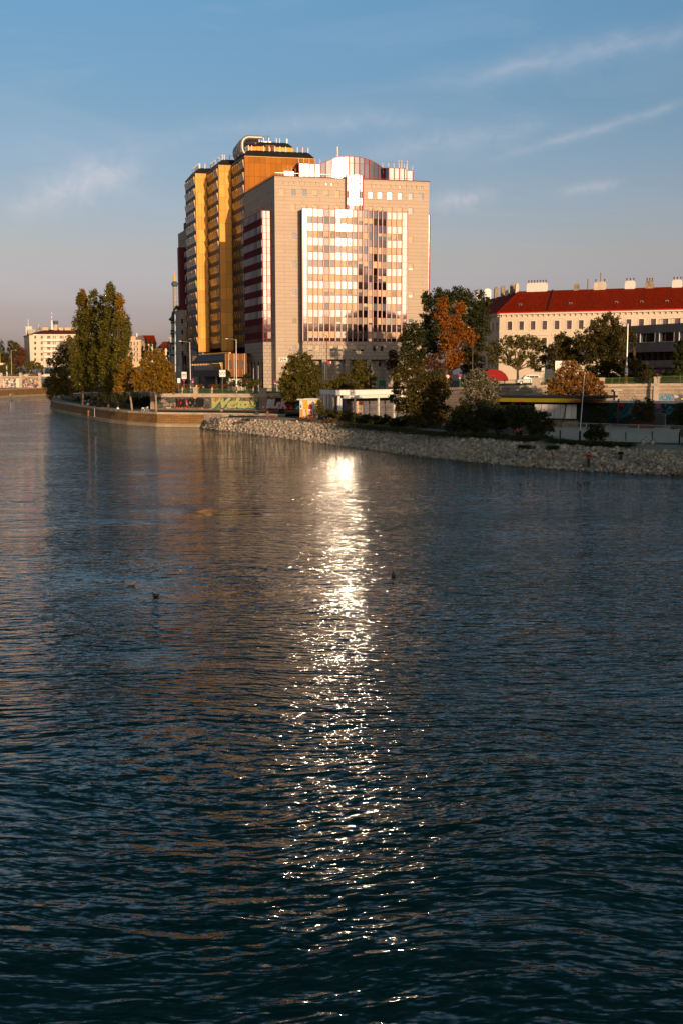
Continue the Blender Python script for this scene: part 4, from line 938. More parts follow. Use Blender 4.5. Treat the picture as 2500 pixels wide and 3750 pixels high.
    mb = MB(); F.box(mb, sx0, sx1, sz0, sz1, .02, .12, 'signwhite'); put_text(mb, F, 'SVA', sx0+.2, sx1-.2, sz0+.15, sz1-.15, .13, 'black', .02, 0, .035); mb.build('sign', root)
    # roof railing posts and plant
    mb = MB()
    for k in range(18): c = .3+k*.85; mb.tube(F.pt(c, -1.2, ztop), F.pt(c, -1.2, ztop+1.1), .05, None, 'steel', 5)
    F.box(mb, .3, 14.5, ztop+1.05, ztop+1.12, -1.24, -1.16, 'steel')
    for k in range(24): c = 1+k*1.05; mb.tube(FL.pt(c, -1, ztop), FL.pt(c, -1, ztop+1.2), .045, None, 'brown', 5)
    FL.box(mb, 1, 25, ztop+1.1, ztop+1.17, -1.04, -.96, 'red'); FL.box(mb, 1, 25, ztop+.55, ztop+.6, -1.03, -.97, 'red'); mb.build('roof_railing', root)
    mb = MB(); F.box(mb, 6.2, 10.4, ztop, ztop+4.1, -9, -3, 'maroon'); F.box(mb, 6.5, 10.0, ztop+1.2, ztop+4.0, -3.0, -2.9, 'fingrey'); F.box(mb, 3.0, 5.6, ztop, ztop+2.2, -7, -4.5, 'steel')
    for k in range(9): c = 1.8+k*.95; mb.tube(F.pt(c, -2.2, ztop), F.pt(c, -2.2, ztop+random.uniform(1.5, 3.2)), .05, None, 'steel', 5)
    mb.tube(F.pt(16.4, -2, ztop+5), F.pt(16.4, -2, ztop+8.2), .16, None, 'white', 8)
    F.box(mb, 20.3, 22.6, cz[6]-1.2, cz[7]+.2, -9.5, -7.5, 'stone'); mb.build('roof_plant', root)
    mb = MB()
    for i in list(range(0, 5))+list(range(16, 23)):
        q = MB(); q.tube(F.pt(ca[i], cd[i]-.4, cz[i]), F.pt(ca[i], cd[i]-.4, cz[i]+1.3), .06, None, 'white', 6); q.build('railing_post', root)
    for x in (1140, 1168, 1225): c = F.ua(1060+x*.3571, 600, -1); q = MB(); q.tube(F.pt(c, -3.4, cz[19]-.5), F.pt(c, -3.4, cz[19]+2.2), .09, None, 'white', 6); q.build('mast', root)
    F.box(mb, ca[17], ca[-1], cz[19]+1.6, cz[19]+1.66, -3.0, -2.94, 'red'); mb.build('crown_railing', root)
    return F, A0, ztop
SF, SA0, SZ = stone_building()

def offset_poly(P, d):
    """inset a polygon given counter-clockwise or clockwise; positive d moves inwards"""
    n = len(P); area = sum(P[i].x*P[(i+1) % n].y-P[(i+1) % n].x*P[i].y for i in range(n)); sg = 1 if area > 0 else -1
    out = []
    for i in range(n):
        p0, p1, p2 = P[i-1], P[i], P[(i+1) % n]; e1, e2 = (p1-p0).normalized(), (p2-p1).normalized()
        n1, n2 = Vector((-e1.y, e1.x))*sg, Vector((-e2.y, e2.x))*sg; b = (n1+n2); k = 1+n1.dot(n2)
        out.append(p1+b*(d/k) if k > .1 else p1+n1*d)
    return out

# ------------------------------------------------------------------ golden office tower
def gold_tower():
    G3 = PD(899, 800, 287).xy
    def along_to_u(P, D, u, z=45):   # walk from P along D until it is seen at column u
        lo, hi = 0, 60
        f = lambda L: ((P+D*L).x/(P+D*L).y*FPX/1.0092*1.0 + 1250) - u
        k = (u-1250)/3700*1.0  # x/y ratio near the horizon
        k = ray(u, 900).x/ray(u, 900).y
        return (k*P.y-P.x)/(D.x-k*D.y)
    L3 = along_to_u(G3, T, 1156); R3 = G3+T*L3
    J2 = G3+S*along_to_u(G3, S, 851); E2 = J2-T*along_to_u(J2, -T, 805)
    J1 = E2+S*along_to_u(E2, S, 762); E1 = J1-T*along_to_u(J1, -T, 721); J0 = E1+S*along_to_u(E1, S, 684)
    ZR, ZB = PD(899, 571, 287).z, 18.6
    root = thing('office_tower', 'tall golden office tower stepped in three with dark window sides', 'office tower', (G3.x, G3.y, 6.6))
    foot = [R3, G3, J2, E2, J1, E1, J0, J0+T*34, R3+S*20]
    def fac(a, b): return Fac(a, b-a), (b-a).length
    gold_f = [fac(G3, R3), fac(E2, J2), fac(E1, J1)]
    side_f = [fac(J2, G3), fac(J1, E2), fac(J0, E1)]
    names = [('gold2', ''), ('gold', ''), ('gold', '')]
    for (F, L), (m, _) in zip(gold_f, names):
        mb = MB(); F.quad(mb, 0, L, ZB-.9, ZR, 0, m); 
        mb.add([F.pt(0, 0, ZB-.9), F.pt(L, 0, ZB-.9), F.pt(L, -2.5, ZB+.6), F.pt(0, -2.5, ZB+.6)], [(0, 1, 2, 3)], 'bronze')
        n = max(2, round(L/1.75)); 
        for j in range(1, n): c = L*j/n; F.box(mb, c-.03, c+.03, ZB-.9, ZR, .0, .03, 'gold2')
        mb.build('gold_facade', root)
    nfl = 15; FH = (ZR-1.0-ZB)/nfl
    for (F, L), n in zip(side_f, (12, 12, 11)):
        mb = MB(); F.quad(mb, 0, L, ZB, ZR, 0, 'bronze')
        for j in range(1, 9): c = L*j/9; F.box(mb, c-.03, c+.03, ZB, ZR, 0, .05, 'blackroof')
        for k in range(nfl+1): F.box(mb, 0, L, ZB+k*FH-.05, ZB+k*FH+.05, 0, .06, 'blackroof')
        mb.build('side_wall', root)
        for k in range(nfl):
            z0 = ZB+k*FH+1.45; z1 = z0+1.95; w = .85
            t = MB()   # tilted window strip, leaning out at the top
            a0, a1 = .35, L-.9
            t.add([F.pt(a0, .05, z0), F.pt(a1, .05, z0), F.pt(a1, .3, z1), F.pt(a0, .3, z1), F.pt(a0, 0, z1+.06), F.pt(a1, 0, z1+.06)], [(0, 1, 2, 3), (3, 2, 5, 4)], 'darkglass')
            b = t.build('window_strip', root)
            t = MB(); rr = random.Random(k*31+n)
            c = a0+.1; j = 0
            while c < a1:
                if rr.random() > .14:
                    wd = .08; ww = .55*rr.uniform(.8, 1.15); lo = rr.choice((0, 0, .3))
                    # wedge-shaped fin: wide at the top, nothing at the sill
                    P = [F.pt(c, .07, z0+lo), F.pt(c+wd, .07, z0+lo), F.pt(c+wd, 0, z0+lo), F.pt(c, 0, z0+lo), F.pt(c, ww, z1+.05), F.pt(c+wd, ww, z1+.05), F.pt(c+wd, ww-.10, z1+.05), F.pt(c, ww-.10, z1+.05)]
                    t.hexa(P, 'fin')
                c += rr.choice((1.9, 2.0, 2.3)) if j % 3 else 2.8; j += 1
            c = L-.85; P = [F.pt(c, .07, z0-.1), F.pt(c+.1, .07, z0-.1), F.pt(c+.1, 0, z0-.1), F.pt(c, 0, z0-.1), F.pt(c, .5, z1+.1), F.pt(c+.1, .5, z1+.1), F.pt(c+.1, 0, z1+.2), F.pt(c, 0, z1+.2)]; t.hexa(P, 'fin')
            t.build('sunshade_louvre', b)
    # remaining sides, underside
    mb = MB()
    for a, b in ((J0+T*34, J0), (R3+S*20, J0+T*34), (R3, R3+S*20)):
        mb.add([Vector((a.x, a.y, ZB)), Vector((b.x, b.y, ZB)), Vector((b.x, b.y, ZR)), Vector((a.x, a.y, ZR))], [(0, 1, 2, 3)], 'bronze')
    mb.add([Vector((p.x, p.y, ZB)) for p in foot], [tuple(range(len(foot)))], 'blackroof'); mb.build('rear_wall', root)
    # sloping black roof rim
    inn = offset_poly(foot, 1.5); mb = MB(); n = len(foot)
    for i in range(n):
        a, b, c, d = foot[i], foot[(i+1) % n], inn[(i+1) % n], inn[i]
        mb.add([(a.x, a.y, ZR), (b.x, b.y, ZR), (c.x, c.y, ZR+1.9), (d.x, d.y, ZR+1.9)], [(0, 1, 2, 3)], 'blackroof')
    mb.add([(p.x, p.y, ZR+1.88) for p in inn], [tuple(range(n))], 'roofgrey'); mb.build('roof', root)
    mb = MB()
    for F, L in gold_f+side_f: F.box(mb, -.02, L+.02, ZR-.12, ZR+.05, -.05, .07, 'fin')
    mb.build('roof_edge', root)
    mb = MB(); rr = random.Random(3)
    for i in range(n-3):
        a, b = inn[i], inn[i+1]; L = (b-a).length; c = 0
        while c < L:
            p = a+(b-a)*(c/L); 
            mb.tube((p.x, p.y, ZR+1.75), (p.x, p.y, ZR+3.2), .14, None, 'white', 6); c += rr.choice((1.5, 1.5, 3.2, 1.6))
    for i in range(n-3):
        a, b = inn[i], inn[i+1]; mb.tube((a.x, a.y, ZR+2.9), (b.x, b.y, ZR+2.9), .04, None, 'red', 4)
    mb.build('roof_posts', root)
    # penthouse with its own black rim
    q = PD(911, 540, 297).xy; ql = along_to_u(q, T, 1077); ph = [q, q+T*ql, q+T*ql+S*12, q+S*12]; zp0, zp1 = ZR+1.5, PD(911, 534, 297).z
    Fp = Fac(q, T); mb = MB(); Fp.quad(mb, 0, ql, zp0, zp1, 0, 'gold')
    for j in range(1, 11): Fp.box(mb, ql*j/11-.04, ql*j/11+.04, zp0, zp1, 0, .03, 'gold2')
    for a, b in ((3, 0), (1, 2), (2, 3)): mb.add([(ph[a].x, ph[a].y, zp0), (ph[b].x, ph[b].y, zp0), (ph[b].x, ph[b].y, zp1), (ph[a].x, ph[a].y, zp1)], [(0, 1, 2, 3)], 'bronze')
    i2 = offset_poly(ph, 1.3)
    for i in range(4):
        a, b, c, d = ph[i], ph[(i+1) % 4], i2[(i+1) % 4], i2[i]; mb.add([(a.x, a.y, zp1), (b.x, b.y, zp1), (c.x, c.y, zp1+1.5), (d.x, d.y, zp1+1.5)], [(0, 1, 2, 3)], 'blackroof')
    mb.add([(p.x, p.y, zp1+1.49) for p in i2], [(0, 1, 2, 3)], 'roofgrey'); mb.build('penthouse', root)
    mb = MB()
    for u in (918, 922, 929, 943, 952, 968, 987, 1015, 1027, 1052, 1055): c = Fp.ua(u, 530); mb.tube(Fp.pt(c, -1.3, zp1+1.4), Fp.pt(c, -1.3, zp1+2.7), .14, None, 'white', 6)
    for u in (970, 975, 984, 988): c = Fp.ua(u, 520); mb.tube(Fp.pt(c, -2.6, zp1+1.4), Fp.pt(c, -2.6, zp1+3.6), .05, None, 'black', 5)
    Fp.box(mb, Fp.ua(967), Fp.ua(1001), zp1+1.5, zp1+1.9, -2.6, -2.2, 'steel')
    # cleaning cradle frames hanging in front
    for u0, u1 in ((975, 986), (994, 1005)): 
        a0, a1 = Fp.ua(u0, 545), Fp.ua(u1, 545); Fp.box(mb, a0, a1, zp0+1.2, zp1+.2, .25, .6, 'brown'); Fp.box(mb, a0-.3, a1+.3, zp0+3.3, zp0+3.6, .2, .8, 'brown')
    Fp.box(mb, Fp.ua(967), Fp.ua(1011), zp0+.6, zp0+1.2, .2, 1.2, 'brown'); mb.build('roof_gear', root)
    # big looping ventilation ducts
    for i in range(4):
        o = G3+S*(4.5+i*2.9)-T*.3+T*.2*i; Fd = Fac(o, T); z0 = ZR+1.0; h = 5.0-.2*i; pts = []
        a0 = .9-1.2*(i > 0)*.3; rr_ = 2.0
        pts.append(Fd.pt(a0+1.6, -.2, z0+.4)); 
        for k in range(5): th = math.pi*1.25-math.pi*.25*k/4; pts.append(Fd.pt(a0+rr_+rr_*math.cos(th), 0, z0+2.1+rr_*math.sin(th)))
        for k in range(7): th = math.pi-math.pi/2*k/6; pts.append(Fd.pt(a0+rr_+rr_*math.cos(th), 0, z0+h-rr_+rr_*math.sin(th)))
        pts.append(Fd.pt(a0+rr_+3.4, 0, z0+h))
        t = MB()
        for a, b in zip(pts, pts[1:]): t.tube(a, b+(b-a)*.04, .50, None, 'chrome', 14)
        for a in pts[6:-1:2]: t.tube(a-Vector((0, 0, .06)), a+Vector((0, 0, .06)), .53, None, 'chrome', 14)
        t.build('vent_duct', root, smooth=False)
    # recessed storey below the tower
    mb = MB(); rec = offset_poly(foot, 2.6); n = len(rec)
    for i in range(n):
        a, b = rec[i], rec[(i+1) % n]; mb.add([(a.x, a.y, 6), (b.x, b.y, 6), (b.x, b.y, ZB), (a.x, a.y, ZB)], [(0, 1, 2, 3)], 'bronze' )
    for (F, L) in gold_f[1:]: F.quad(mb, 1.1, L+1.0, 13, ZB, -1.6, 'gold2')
    Fq, Lq = side_f[2]; 
    for i in range(9):
        for z in (14.6, 16.6): Fq.box(mb, Lq-6+i*.62, Lq-6+i*.62+.2, z, z+1.6, -1.5, -1.4, 'fingrey')
    Fq, Lq = side_f[1]
    for i in range(7): Fq.box(mb, Lq-5+i*.6, Lq-5+i*.6+.16, 14, 18, -1.8, -1.6, 'fin')
    mb.build('recessed_storey', root)
    # low wing with sloping canopy, dark flank and golden end
    C = PD(826, 1330, 272).xy; Fg = Fac(C, T); gl = along_to_u(C, T, 899); sl_ = along_to_u(C, S, 698); Fd = Fac(C+S*sl_, -S)
    zt, zb = 16.4, 10.3
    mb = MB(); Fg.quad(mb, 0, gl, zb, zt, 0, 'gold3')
    for j in range(5): c = gl*j/5; Fg.box(mb, c-.03, c+.03, zb, zt, 0, .05, 'fin')
    for (u0, u1) in ((840, 853), (862, 876), (884, 897)): Fg.box(mb, Fg.ua(u0, 1330)-.15, Fg.ua(u1, 1330)-.15, 12.4, 14.7, .0, .06, 'bronze')
    mb.add([Fg.pt(gl, 0, zb), Fg.pt(gl, -10, zb), Fg.pt(gl, -10, zt), Fg.pt(gl, 0, zt)], [(0, 1, 2, 3)], 'bronze'); mb.build('golden_end', root)
    mb = MB(); Fd.quad(mb, 0, sl_, zb, zt-1.7, 0, 'blackroof'); mb.add([Fd.pt(0, 0, zt-1.7), Fd.pt(sl_, 0, zt-1.7), Fd.pt(sl_, -1.6, zt), Fd.pt(0, -1.6, zt)], [(0, 1, 2, 3)], 'blackroof')
    mb.add([Fd.pt(0, -1.6, zt), Fd.pt(sl_, -1.6, zt), Fd.pt(sl_, -12, zt), Fd.pt(0, -12, zt)], [(0, 1, 2, 3)], 'roofgrey'); mb.add([Fd.pt(0, 0, zb), Fd.pt(sl_, 0, zb), Fd.pt(sl_, -12, zb), Fd.pt(0, -12, zb)], [(0, 1, 2, 3)], 'blackroof')
    mb.add([Fd.pt(0, 0, zb), Fd.pt(0, -12, zb), Fd.pt(0, -12, zt), Fd.pt(0, 0, zt)], [(0, 1, 2, 3)], 'bronze')
    for j in range(44): c = 1+j*(sl_-2)/44; Fd.box(mb, c, c+.3, zt, zt+.45, -2.0, -1.5, 'fin')
    mb.build('low_wing', root)
    t = MB(); Fd.quad(t, 1.5, sl_-2.6, 12.1, 13.9, .04, 'darkglass'); wn = t.build('low_wing_window', root); t = MB()
    c = 2.0
    while c < sl_-3:
        P = [Fd.pt(c, .06, 12.3), Fd.pt(c+.14, .06, 12.3), Fd.pt(c+.14, 0, 12.3), Fd.pt(c, 0, 12.3), Fd.pt(c, .75, 13.95), Fd.pt(c+.14, .75, 13.95), Fd.pt(c+.14, .45, 13.95), Fd.pt(c, .45, 13.95)]
        if c > sl_-13: t.hexa(P, 'fin'); c += .85
        else: Fd.box(t, c, c+.16, 13.5, 13.95, 0, .8, 'fin'); c += 3.4
    c = sl_-2.6; P = [Fd.pt(c, .1, 11.3), Fd.pt(c+.14, .1, 11.3), Fd.pt(c+.14, 0, 11.3), Fd.pt(c, 0, 11.3), Fd.pt(c, 1.0, 14.1), Fd.pt(c+.14, 1.0, 14.1), Fd.pt(c+.14, 0, 14.1), Fd.pt(c, 0, 14.1)]; t.hexa(P, 'fin'); t.build('sunshade_louvre', wn)
    mb = MB()  # entrance under the low wing
    Fd.quad(mb, 0, sl_-4, 6, zb, -3.5, 'concrete'); Fg.quad(mb, .6, gl, 6, zb, -3.5, 'concrete2')
    for c in (16, 22, 30): Fd.box(mb, c, c+1.2, 6.4, zb, -3.3, -2.9, 'steel')
    for c in (2, 3.2, 4.4): Fg.box(mb, c, c+.5, 6.4, 9.7, -3.3, -3.1, 'signwhite')
    mb.build('entrance', root)
gold_tower()

def wing():
    O = PD(716, 900, 322).xy; F = Fac(O, T); Z = PD(664, 852, 341).z; L = 10
    root = thing('stone_block', 'dark grey stone block with maroon stripes behind the golden tower', 'office building', (O.x, O.y, 6.6))
    FL = Fac(O+S*24, -S); mb = MB(); hol = []
    for k in range(8):
        for z in (56.8, 52.8, 48.8): hol.append((3+k*2.6, 4.1+k*2.6, z, z+1.6))
    F.quad(mb, 0, L, 5, Z, 0, 'stone_fine'); FL.wall(mb, 0, 24, 5, Z, hol, .3, 'stone_fine'); mb.add([F.pt(0, 0, Z), F.pt(L, 0, Z), F.pt(L, -24, Z), FL.pt(0, 0, Z)], [(0, 1, 2, 3)], 'roofgrey')
    FL.quad(mb, 0, 24, 5, Z, -.3, 'glassdark')
    FL.box(mb, 2, 20, Z, Z+3.2, -8, -1.5, 'concrete'); mb.build('stone_wall', root)
    Q = PD(659, 1100, 334).xy; FS = Fac(Q+S*2, -S); FF = Fac(Q, T); w = 4.4; z1 = PD(670, 905, 334).z; z0 = PD(670, 1272, 334).z
    mb = MB(); FF.quad(mb, 0, w+1, z0, z1, 0, 'maroon'); FS.quad(mb, 0, 2, z0, z1, 0, 'maroon'); mb.add([FF.pt(0, 0, z1), FF.pt(w+1, 0, z1), FF.pt(w+1, -4, z1), FF.pt(0, -4, z1)], [(0, 1, 2, 3)], 'maroon'); mb.build('bay', root)
    # the bay turns its striped flank to the river
    Fs = Fac(Q+S*0, (T*.35-S*.94)); Fs = Fac(PD(659, 1100, 350).xy, PD(686, 1100, 333).xy-PD(659, 1100, 350).xy); w = (PD(686, 1100, 333).xy-PD(659, 1100, 350).xy).length
    for k in range(9):
        zz = z1-.2-k*3.665
        t = MB(); Fs.quad(t, 0, w, zz-3.66, zz, .3, 'maroon')
        for j in range(7): c = .3+(w-.8)*j/6; Fs.box(t, c, c+.9 if w > 12 else c+.35, zz-3.2, zz-1.45, .3, .45, 'fingrey' if k < 7 else 'blindgrey')
        t.build('fin_band', root)
    # lower round-cornered stone shoulder with planting
    P = [PD(642, 1200, 345).xy, PD(645, 1200, 340).xy, PD(652, 1200, 336).xy, PD(666, 1200, 333).xy, PD(700, 1200, 334).xy, PD(700, 1200, 352).xy, PD(640, 1200, 356).xy]
    mb = MB(); zt = PD(650, 1137, 336).z; mb.prism(P, 5, zt, 'stone_fine', 'roofgrey')
    FQ = Fac(P[2], P[3]-P[2]); LQ = (P[3]-P[2]).length
    for i, v in enumerate((1168, 1208, 1245, 1286)): FQ.box(mb, LQ-.35, LQ+.25, PD(664, v+17, 333).z, PD(664, v, 333).z, -.4, .03, 'black')
    for c in range(3): FQ.box(mb, LQ+.6+c*.8, LQ+1.0+c*.8, 6, 17, -.4, .3, 'black')
    mb.build('shoulder', root); mb = MB(); mb.tube(PD(643.5, 1400, 335), PD(642.5, 1150, 335), .16, None, 'fingrey', 8); mb.build('drainpipe', root)
wing()

def old_house_and_tower():
    # sliver of an old greenish corner house
    D = 372; root = thing('corner_house', 'narrow sliver of an old pale green house with dark cornices', 'house', PD(640, 1400, D))
    c = PD(640, 1200, D); k = D/3734
    mb = MB(); mb.lathe((c.x, c.y, 0), [(1.6, 6), (1.6, PD(640, 1300, D).z), (1.3, PD(640, 1255, D).z), (1.1, PD(640, 1180, D).z), (1.0, PD(640, 1165, D).z)], 'oldgreen', 14); mb.build('wall', root)
    mb = MB()
    for v, r0 in ((1300, 1.9), (1258, 1.7), (1222, 1.6), (1212, 1.5), (1182, 1.4)): z = PD(640, v, D).z; mb.lathe((c.x, c.y, z), [(r0-.3, -.4), (r0, 0), (r0-.1, .35)], 'copper', 14)
    z = PD(640, 1175, D).z; mb.lathe((c.x, c.y, z), [(1.2, -.2), (2.1, .4), (1.9, .8), (1.1, 1.5), (.8, 3.2), (.3, 3.6)], 'copper', 14); mb.build('cornice', root)
    mb = MB()
    for v in (1232, 1276): z = PD(640, v, D).z; mb.box((c.x-.3, c.y-1.45, z), (.5, .5, .9), 'black')
    mb.build('window', root)
    D = 620; c = PD(644, 1200, D); k = D/3734; root = thing('tower', 'slender round brick tower with a bulging gallery and golden spire', 'tower', Vector((c.x, c.y, 6.6)))
    Z = lambda v: PD(644, v, D).z
    m = brick_mat('tower_bricks', (.16, .15, .13), (.42, .38, .32), .9, 1.3, .28, .2, streak=False)
    mb = MB(); mb.lathe((c.x, c.y, 0), [(8.2*k*1.1, 6), (8.0*k, Z(1130)), (7.2*k, Z(1050))], m, 20); mb.build('shaft', root)
    mb = MB(); mb.lathe((c.x, c.y, 0), [(7.2*k, Z(1051)), (10.5*k, Z(1046)), (12*k, Z(1041)), (12*k, Z(1036)), (8.5*k, Z(1034)), (7.0*k, Z(1031)), (5.6*k, Z(1030))], 'copper', 20); mb.build('gallery', root)
    mb = MB(); mb.lathe((c.x, c.y, 0), [(5.6*k, Z(1031)), (5.4*k, Z(1022)), (6.3*k, Z(1020)), (5.8*k, Z(1016)), (3.6*k, Z(1012)), (2.9*k, Z(1009)), (2.2*k, Z(1006)), (1.2*k, Z(1002))], 'gold', 18); mb.build('lantern', root)
    mb = MB(); mb.lathe((c.x, c.y, 0), [(1.2*k, Z(1003)), (1.5*k, Z(1000)), (.5*k, Z(995)), (.25*k, Z(975))], 'fin', 10); mb.box((c.x, c.y, Z(981)), (.5, .12, .12), 'black'); mb.build('spire', root)
old_house_and_tower()

# ------------------------------------------------------------------ far houses on the left
def simple_house(name, label, cat, D, u0, u1, ve, vb, wall, wins, roofm=None, vr=None, t=(1, 0), depth=12, hip=2.5, side=None, fm='whitegrey', ws=(1.1, 1.5), deco=None):
    O = PD(u0, ve, D).xy; F = Fac(O, t); L = F.ua(u1, ve); ze = F.px((u0+u1)/2, ve)[1]; zb = PD(u0, vb, D).z
    root = thing(name, label, cat, Vector((O.x, O.y, zb))); hol = []
    for (u, v, st) in wins:
        a, z = F.px(u, v); 
        if .3 < a < L-.3: hol.append((a-ws[0]/2, a+ws[0]/2, z-ws[1]/2, z+ws[1]/2, st))
    mb = MB(); F.wall(mb, 0, L, zb, ze, [h[:4] for h in hol], .2, wall)
    mb.add([F.pt(0, 0, zb), F.pt(0, 0, ze), F.pt(0, -depth, ze), F.pt(0, -depth, zb)], [(0, 1, 2, 3)], wall); mb.add([F.pt(L, 0, zb), F.pt(L, 0, ze), F.pt(L, -depth, ze), F.pt(L, -depth, zb)], [(3, 2, 1, 0)], wall)
    mb.add([F.pt(0, -depth, zb), F.pt(L, -depth, zb), F.pt(L, -depth, ze), F.pt(0, -depth, ze)], [(0, 1, 2, 3)], wall)
    mb.build('wall', root)
    for h in hol: window(F, *h[:4], h[4], root, d=-.15, fm=fm, fw=.1, cross=False)
    if roofm:
        zr = F.px((u0+u1)/2, vr, -depth/2)[1]; mb = MB(); o = .5
        e = [F.pt(-o, o, ze), F.pt(L+o, o, ze), F.pt(L+o, -depth-o, ze), F.pt(-o, -depth-o, ze)]; r = [F.pt(hip, -depth/2, zr), F.pt(L-hip*0, -depth/2, zr)]
        mb.add(e+r, [(0, 1, 5, 4), (1, 2, 5), (2, 3, 4, 5), (3, 0, 4)], roofm); F.box(mb, -o, L+o, ze-.35, ze, 0, o, 'creamtrim'); rf = mb.build('roof', root)
        if deco: deco(F, L, ze, zr, rf)
    return root, F, L, ze
wl = []
for k, v in enumerate((1235, 1256, 1276, 1297, 1317)):
    for u in (128.3, 131.8): wl.append((u, v, 'd' if (k in (1, 2, 4)) else 'h'))
    for u in (152, 155.8): wl.append((u, v, 'h' if k < 3 else 'd'))
    for u in (176, 180, 184, 196, 203, 222, 227, 232, 254, 272): wl.append((u, v, 'd' if u in (176, 222) and k == 0 else 'h'))
def hotel_roof(F, L, ze, zr, rf):
    for (u0, u1, v0, v1) in ((159, 180, 1199, 1207), (199, 212, 1200, 1207), (220, 234, 1200, 1207), (240, 276, 1200, 1207)):
        mb = MB(); F.box(mb, F.ua(u0, 1205, -6), F.ua(u1, 1205, -6), zr-.5, F.px(u0, v0, -6)[1], -7, -5, 'beige'); mb.build('chimney', rf)
    mb = MB(); F.box(mb, F.ua(138, 1205, -4), F.ua(147, 1205, -4), zr-3, zr+1.4, -5, -3.5, 'chimneyold'); mb.build('chimney', rf)
r_, F_, L_, ze_ = simple_house('apartment_block', 'pale apartment block with a red brown roof and long balconies beyond the river', 'apartment block', 565, 108, 292, 1224, 1345, 'hotel', wl, 'rooftile2', 1207, deco=hotel_roof, ws=(.5, 1.5), hip=8, fm='brownframe')
for i, v in enumerate((1250, 1271, 1291, 1311)):
    mb = MB(); z0 = F_.px(200, v)[1]; F_.box(mb, F_.ua(163, v), F_.ua(240 if i == 0 else 212, v), z0, z0+1.15, 0, 1.5, 'white'); mb.build('balcony', r_)
mb = MB(); O = PD(90, 1230, 580); P0, P1 = PD(89, 1230, 600), PD(107.5, 1230, 565)
Fw = Fac(P0.xy, (P1-P0).xy); Lw = (P1-P0).xy.length; Fw.quad(mb, 0, Lw, 6, ze_, .02, 'hotel'); Fw.box(mb, 0, Lw+2, ze_-.3, ze_+.1, -2, .5, 'roofgrey')
for i in range(4): Fw.box(mb, 4+i*7, 5.0+i*7, 10, ze_-1, .0, .3, 'beige')
mb.add([PD(103, 1206, 575), PD(136, 1206, 575), PD(122, 1222, 568), PD(104, 1222, 568)], [(0, 1, 2, 3)], 'creamtrim'); mb.box(PD(110, 1214, 578), (3.5, 3, 5.5), 'hotel'); mb.build('side_wing', r_)
mb = MB(); a = PD(105, 1205, 575); mb.tube(a, PD(103.5, 1168, 575), .12, .05, 'steel', 5); mb.tube(PD(142, 1200, 575), PD(142, 1186, 575), .08, .05, 'steel', 5); mb.build('antenna', r_)
# striped mast and round platform tower behind the block
D = 640; r_ = thing('striped_mast', 'tapering red and white striped mast above the pale block', 'mast', PD(191, 1207, D)-Vector((0, 0, 14))); mb = MB()
for i in range(10):
    v0, v1 = 1207-i*7.0, 1207-(i+1)*7.0; mb.tube(PD(191.5-i*.2, v0, D), PD(191.5-(i+1)*.2, v1, D), (4.4-.4*i)*D/3734*.9, (4.4-.4*(i+1))*D/3734*.9, 'signwhite' if i % 2 == 0 else 'orange' if i > 3 else 'signwhite', 8)
mb.tube(PD(191.5, 1207, D)-Vector((0, 0, 16)), PD(191.5, 1207, D), .8, None, 'signwhite', 8); mb.build('pole', r_)
c = PD(205, 1190, D); Z = lambda v: PD(205, v, D).z; r_ = thing('lookout_tower', 'round platform on a stubby shaft beside the striped mast', 'tower', Vector((c.x, c.y, 9)))
mb = MB(); mb.lathe((c.x, c.y, 0), [(1.0, 9), (.9, Z(1188))], 'beige', 12); 
for a in (-1, 1): mb.tube((c.x+a*.95, c.y-.3, 9), (c.x+a*.95, c.y-.3, Z(1188)), .2, None, 'oldgreen', 6)
mb.build('shaft', r_); mb = MB(); mb.lathe((c.x, c.y, 0), [(1.2, Z(1188)), (1.5, Z(1184)), (1.6, Z(1180)), (1.6, Z(1176)), (1.3, Z(1175))], 'copper', 14); mb.build('platform', r_)
wb = [(u, v, 'h') for v in (1259, 1279, 1299, 1318) for u in (482, 492.5, 504)]
r_, F_, L_, z_ = simple_house('beige_house', 'beige corner house with grey roof between the poplars and the yellow tree', 'house', 590, 466, 516, 1245, 1345, 'beige', wb, 'roofgrey', 1229, hip=0, ws=(.9, 2.2))
mb = MB(); F_.box(mb, F_.ua(469), F_.ua(491), z_-.2, F_.px(480, 1231)[1], -1.0, .1, 'beige'); F_.box(mb, F_.ua(489), F_.ua(492.5), z_, F_.px(480, 1219)[1], -5, -4, 'white'); mb.build('dormer', r_)
for v in (1268, 1288, 1307):
    mb = MB(); F_.box(mb, F_.ua(490), F_.ua(496.5), F_.px(490, v)[1]-.1, F_.px(490, v)[1]+.1, 0, .9, 'brownframe'); mb.build('balcony', r_)
simple_house('cream_house', 'cream house with a steep red roof behind the small dark poplars', 'house', 640, 514, 560, 1259, 1345, 'cream', [(524, 1272, 'h'), (532, 1272, 'h'), (524, 1292, 'h')], 'rooftile', 1228, hip=0, ws=(1.0, 1.8))
simple_house('red_house', 'small far house with a broad brick red roof', 'house', 660, 577, 612, 1276, 1345, 'cream', [], 'rooftile', 1251, hip=3)
simple_house('brick_house', 'reddish brick house with a pale chimney far behind the poplars', 'house', 690, 590, 634, 1262, 1345, 'rooftile', [], 'rooftile', 1252, hip=1)
mb = MB(); c = PD(628, 1250, 680); mb.tube((c.x, c.y, 9), PD(628, 1237, 680), .9, None, 'chimney', 8); mb.box((c.x, c.y, PD(628, 1236.5, 680).z), (2.2, 2.2, .5), 'chimney'); o = mb.build('chimney_stack', loc=(c.x, c.y, 9)); tag(o, 'pale far chimney stack beside the old green house', 'chimney')
simple_house('yellow_house', 'yellow house wall cut by the left edge of the photo', 'house', 540, -70, -27, 1268, 1352, 'yellow', [(-36, 1290, 'h'), (-36, 1310, 'h')], 'roofgrey', 1262, hip=2)
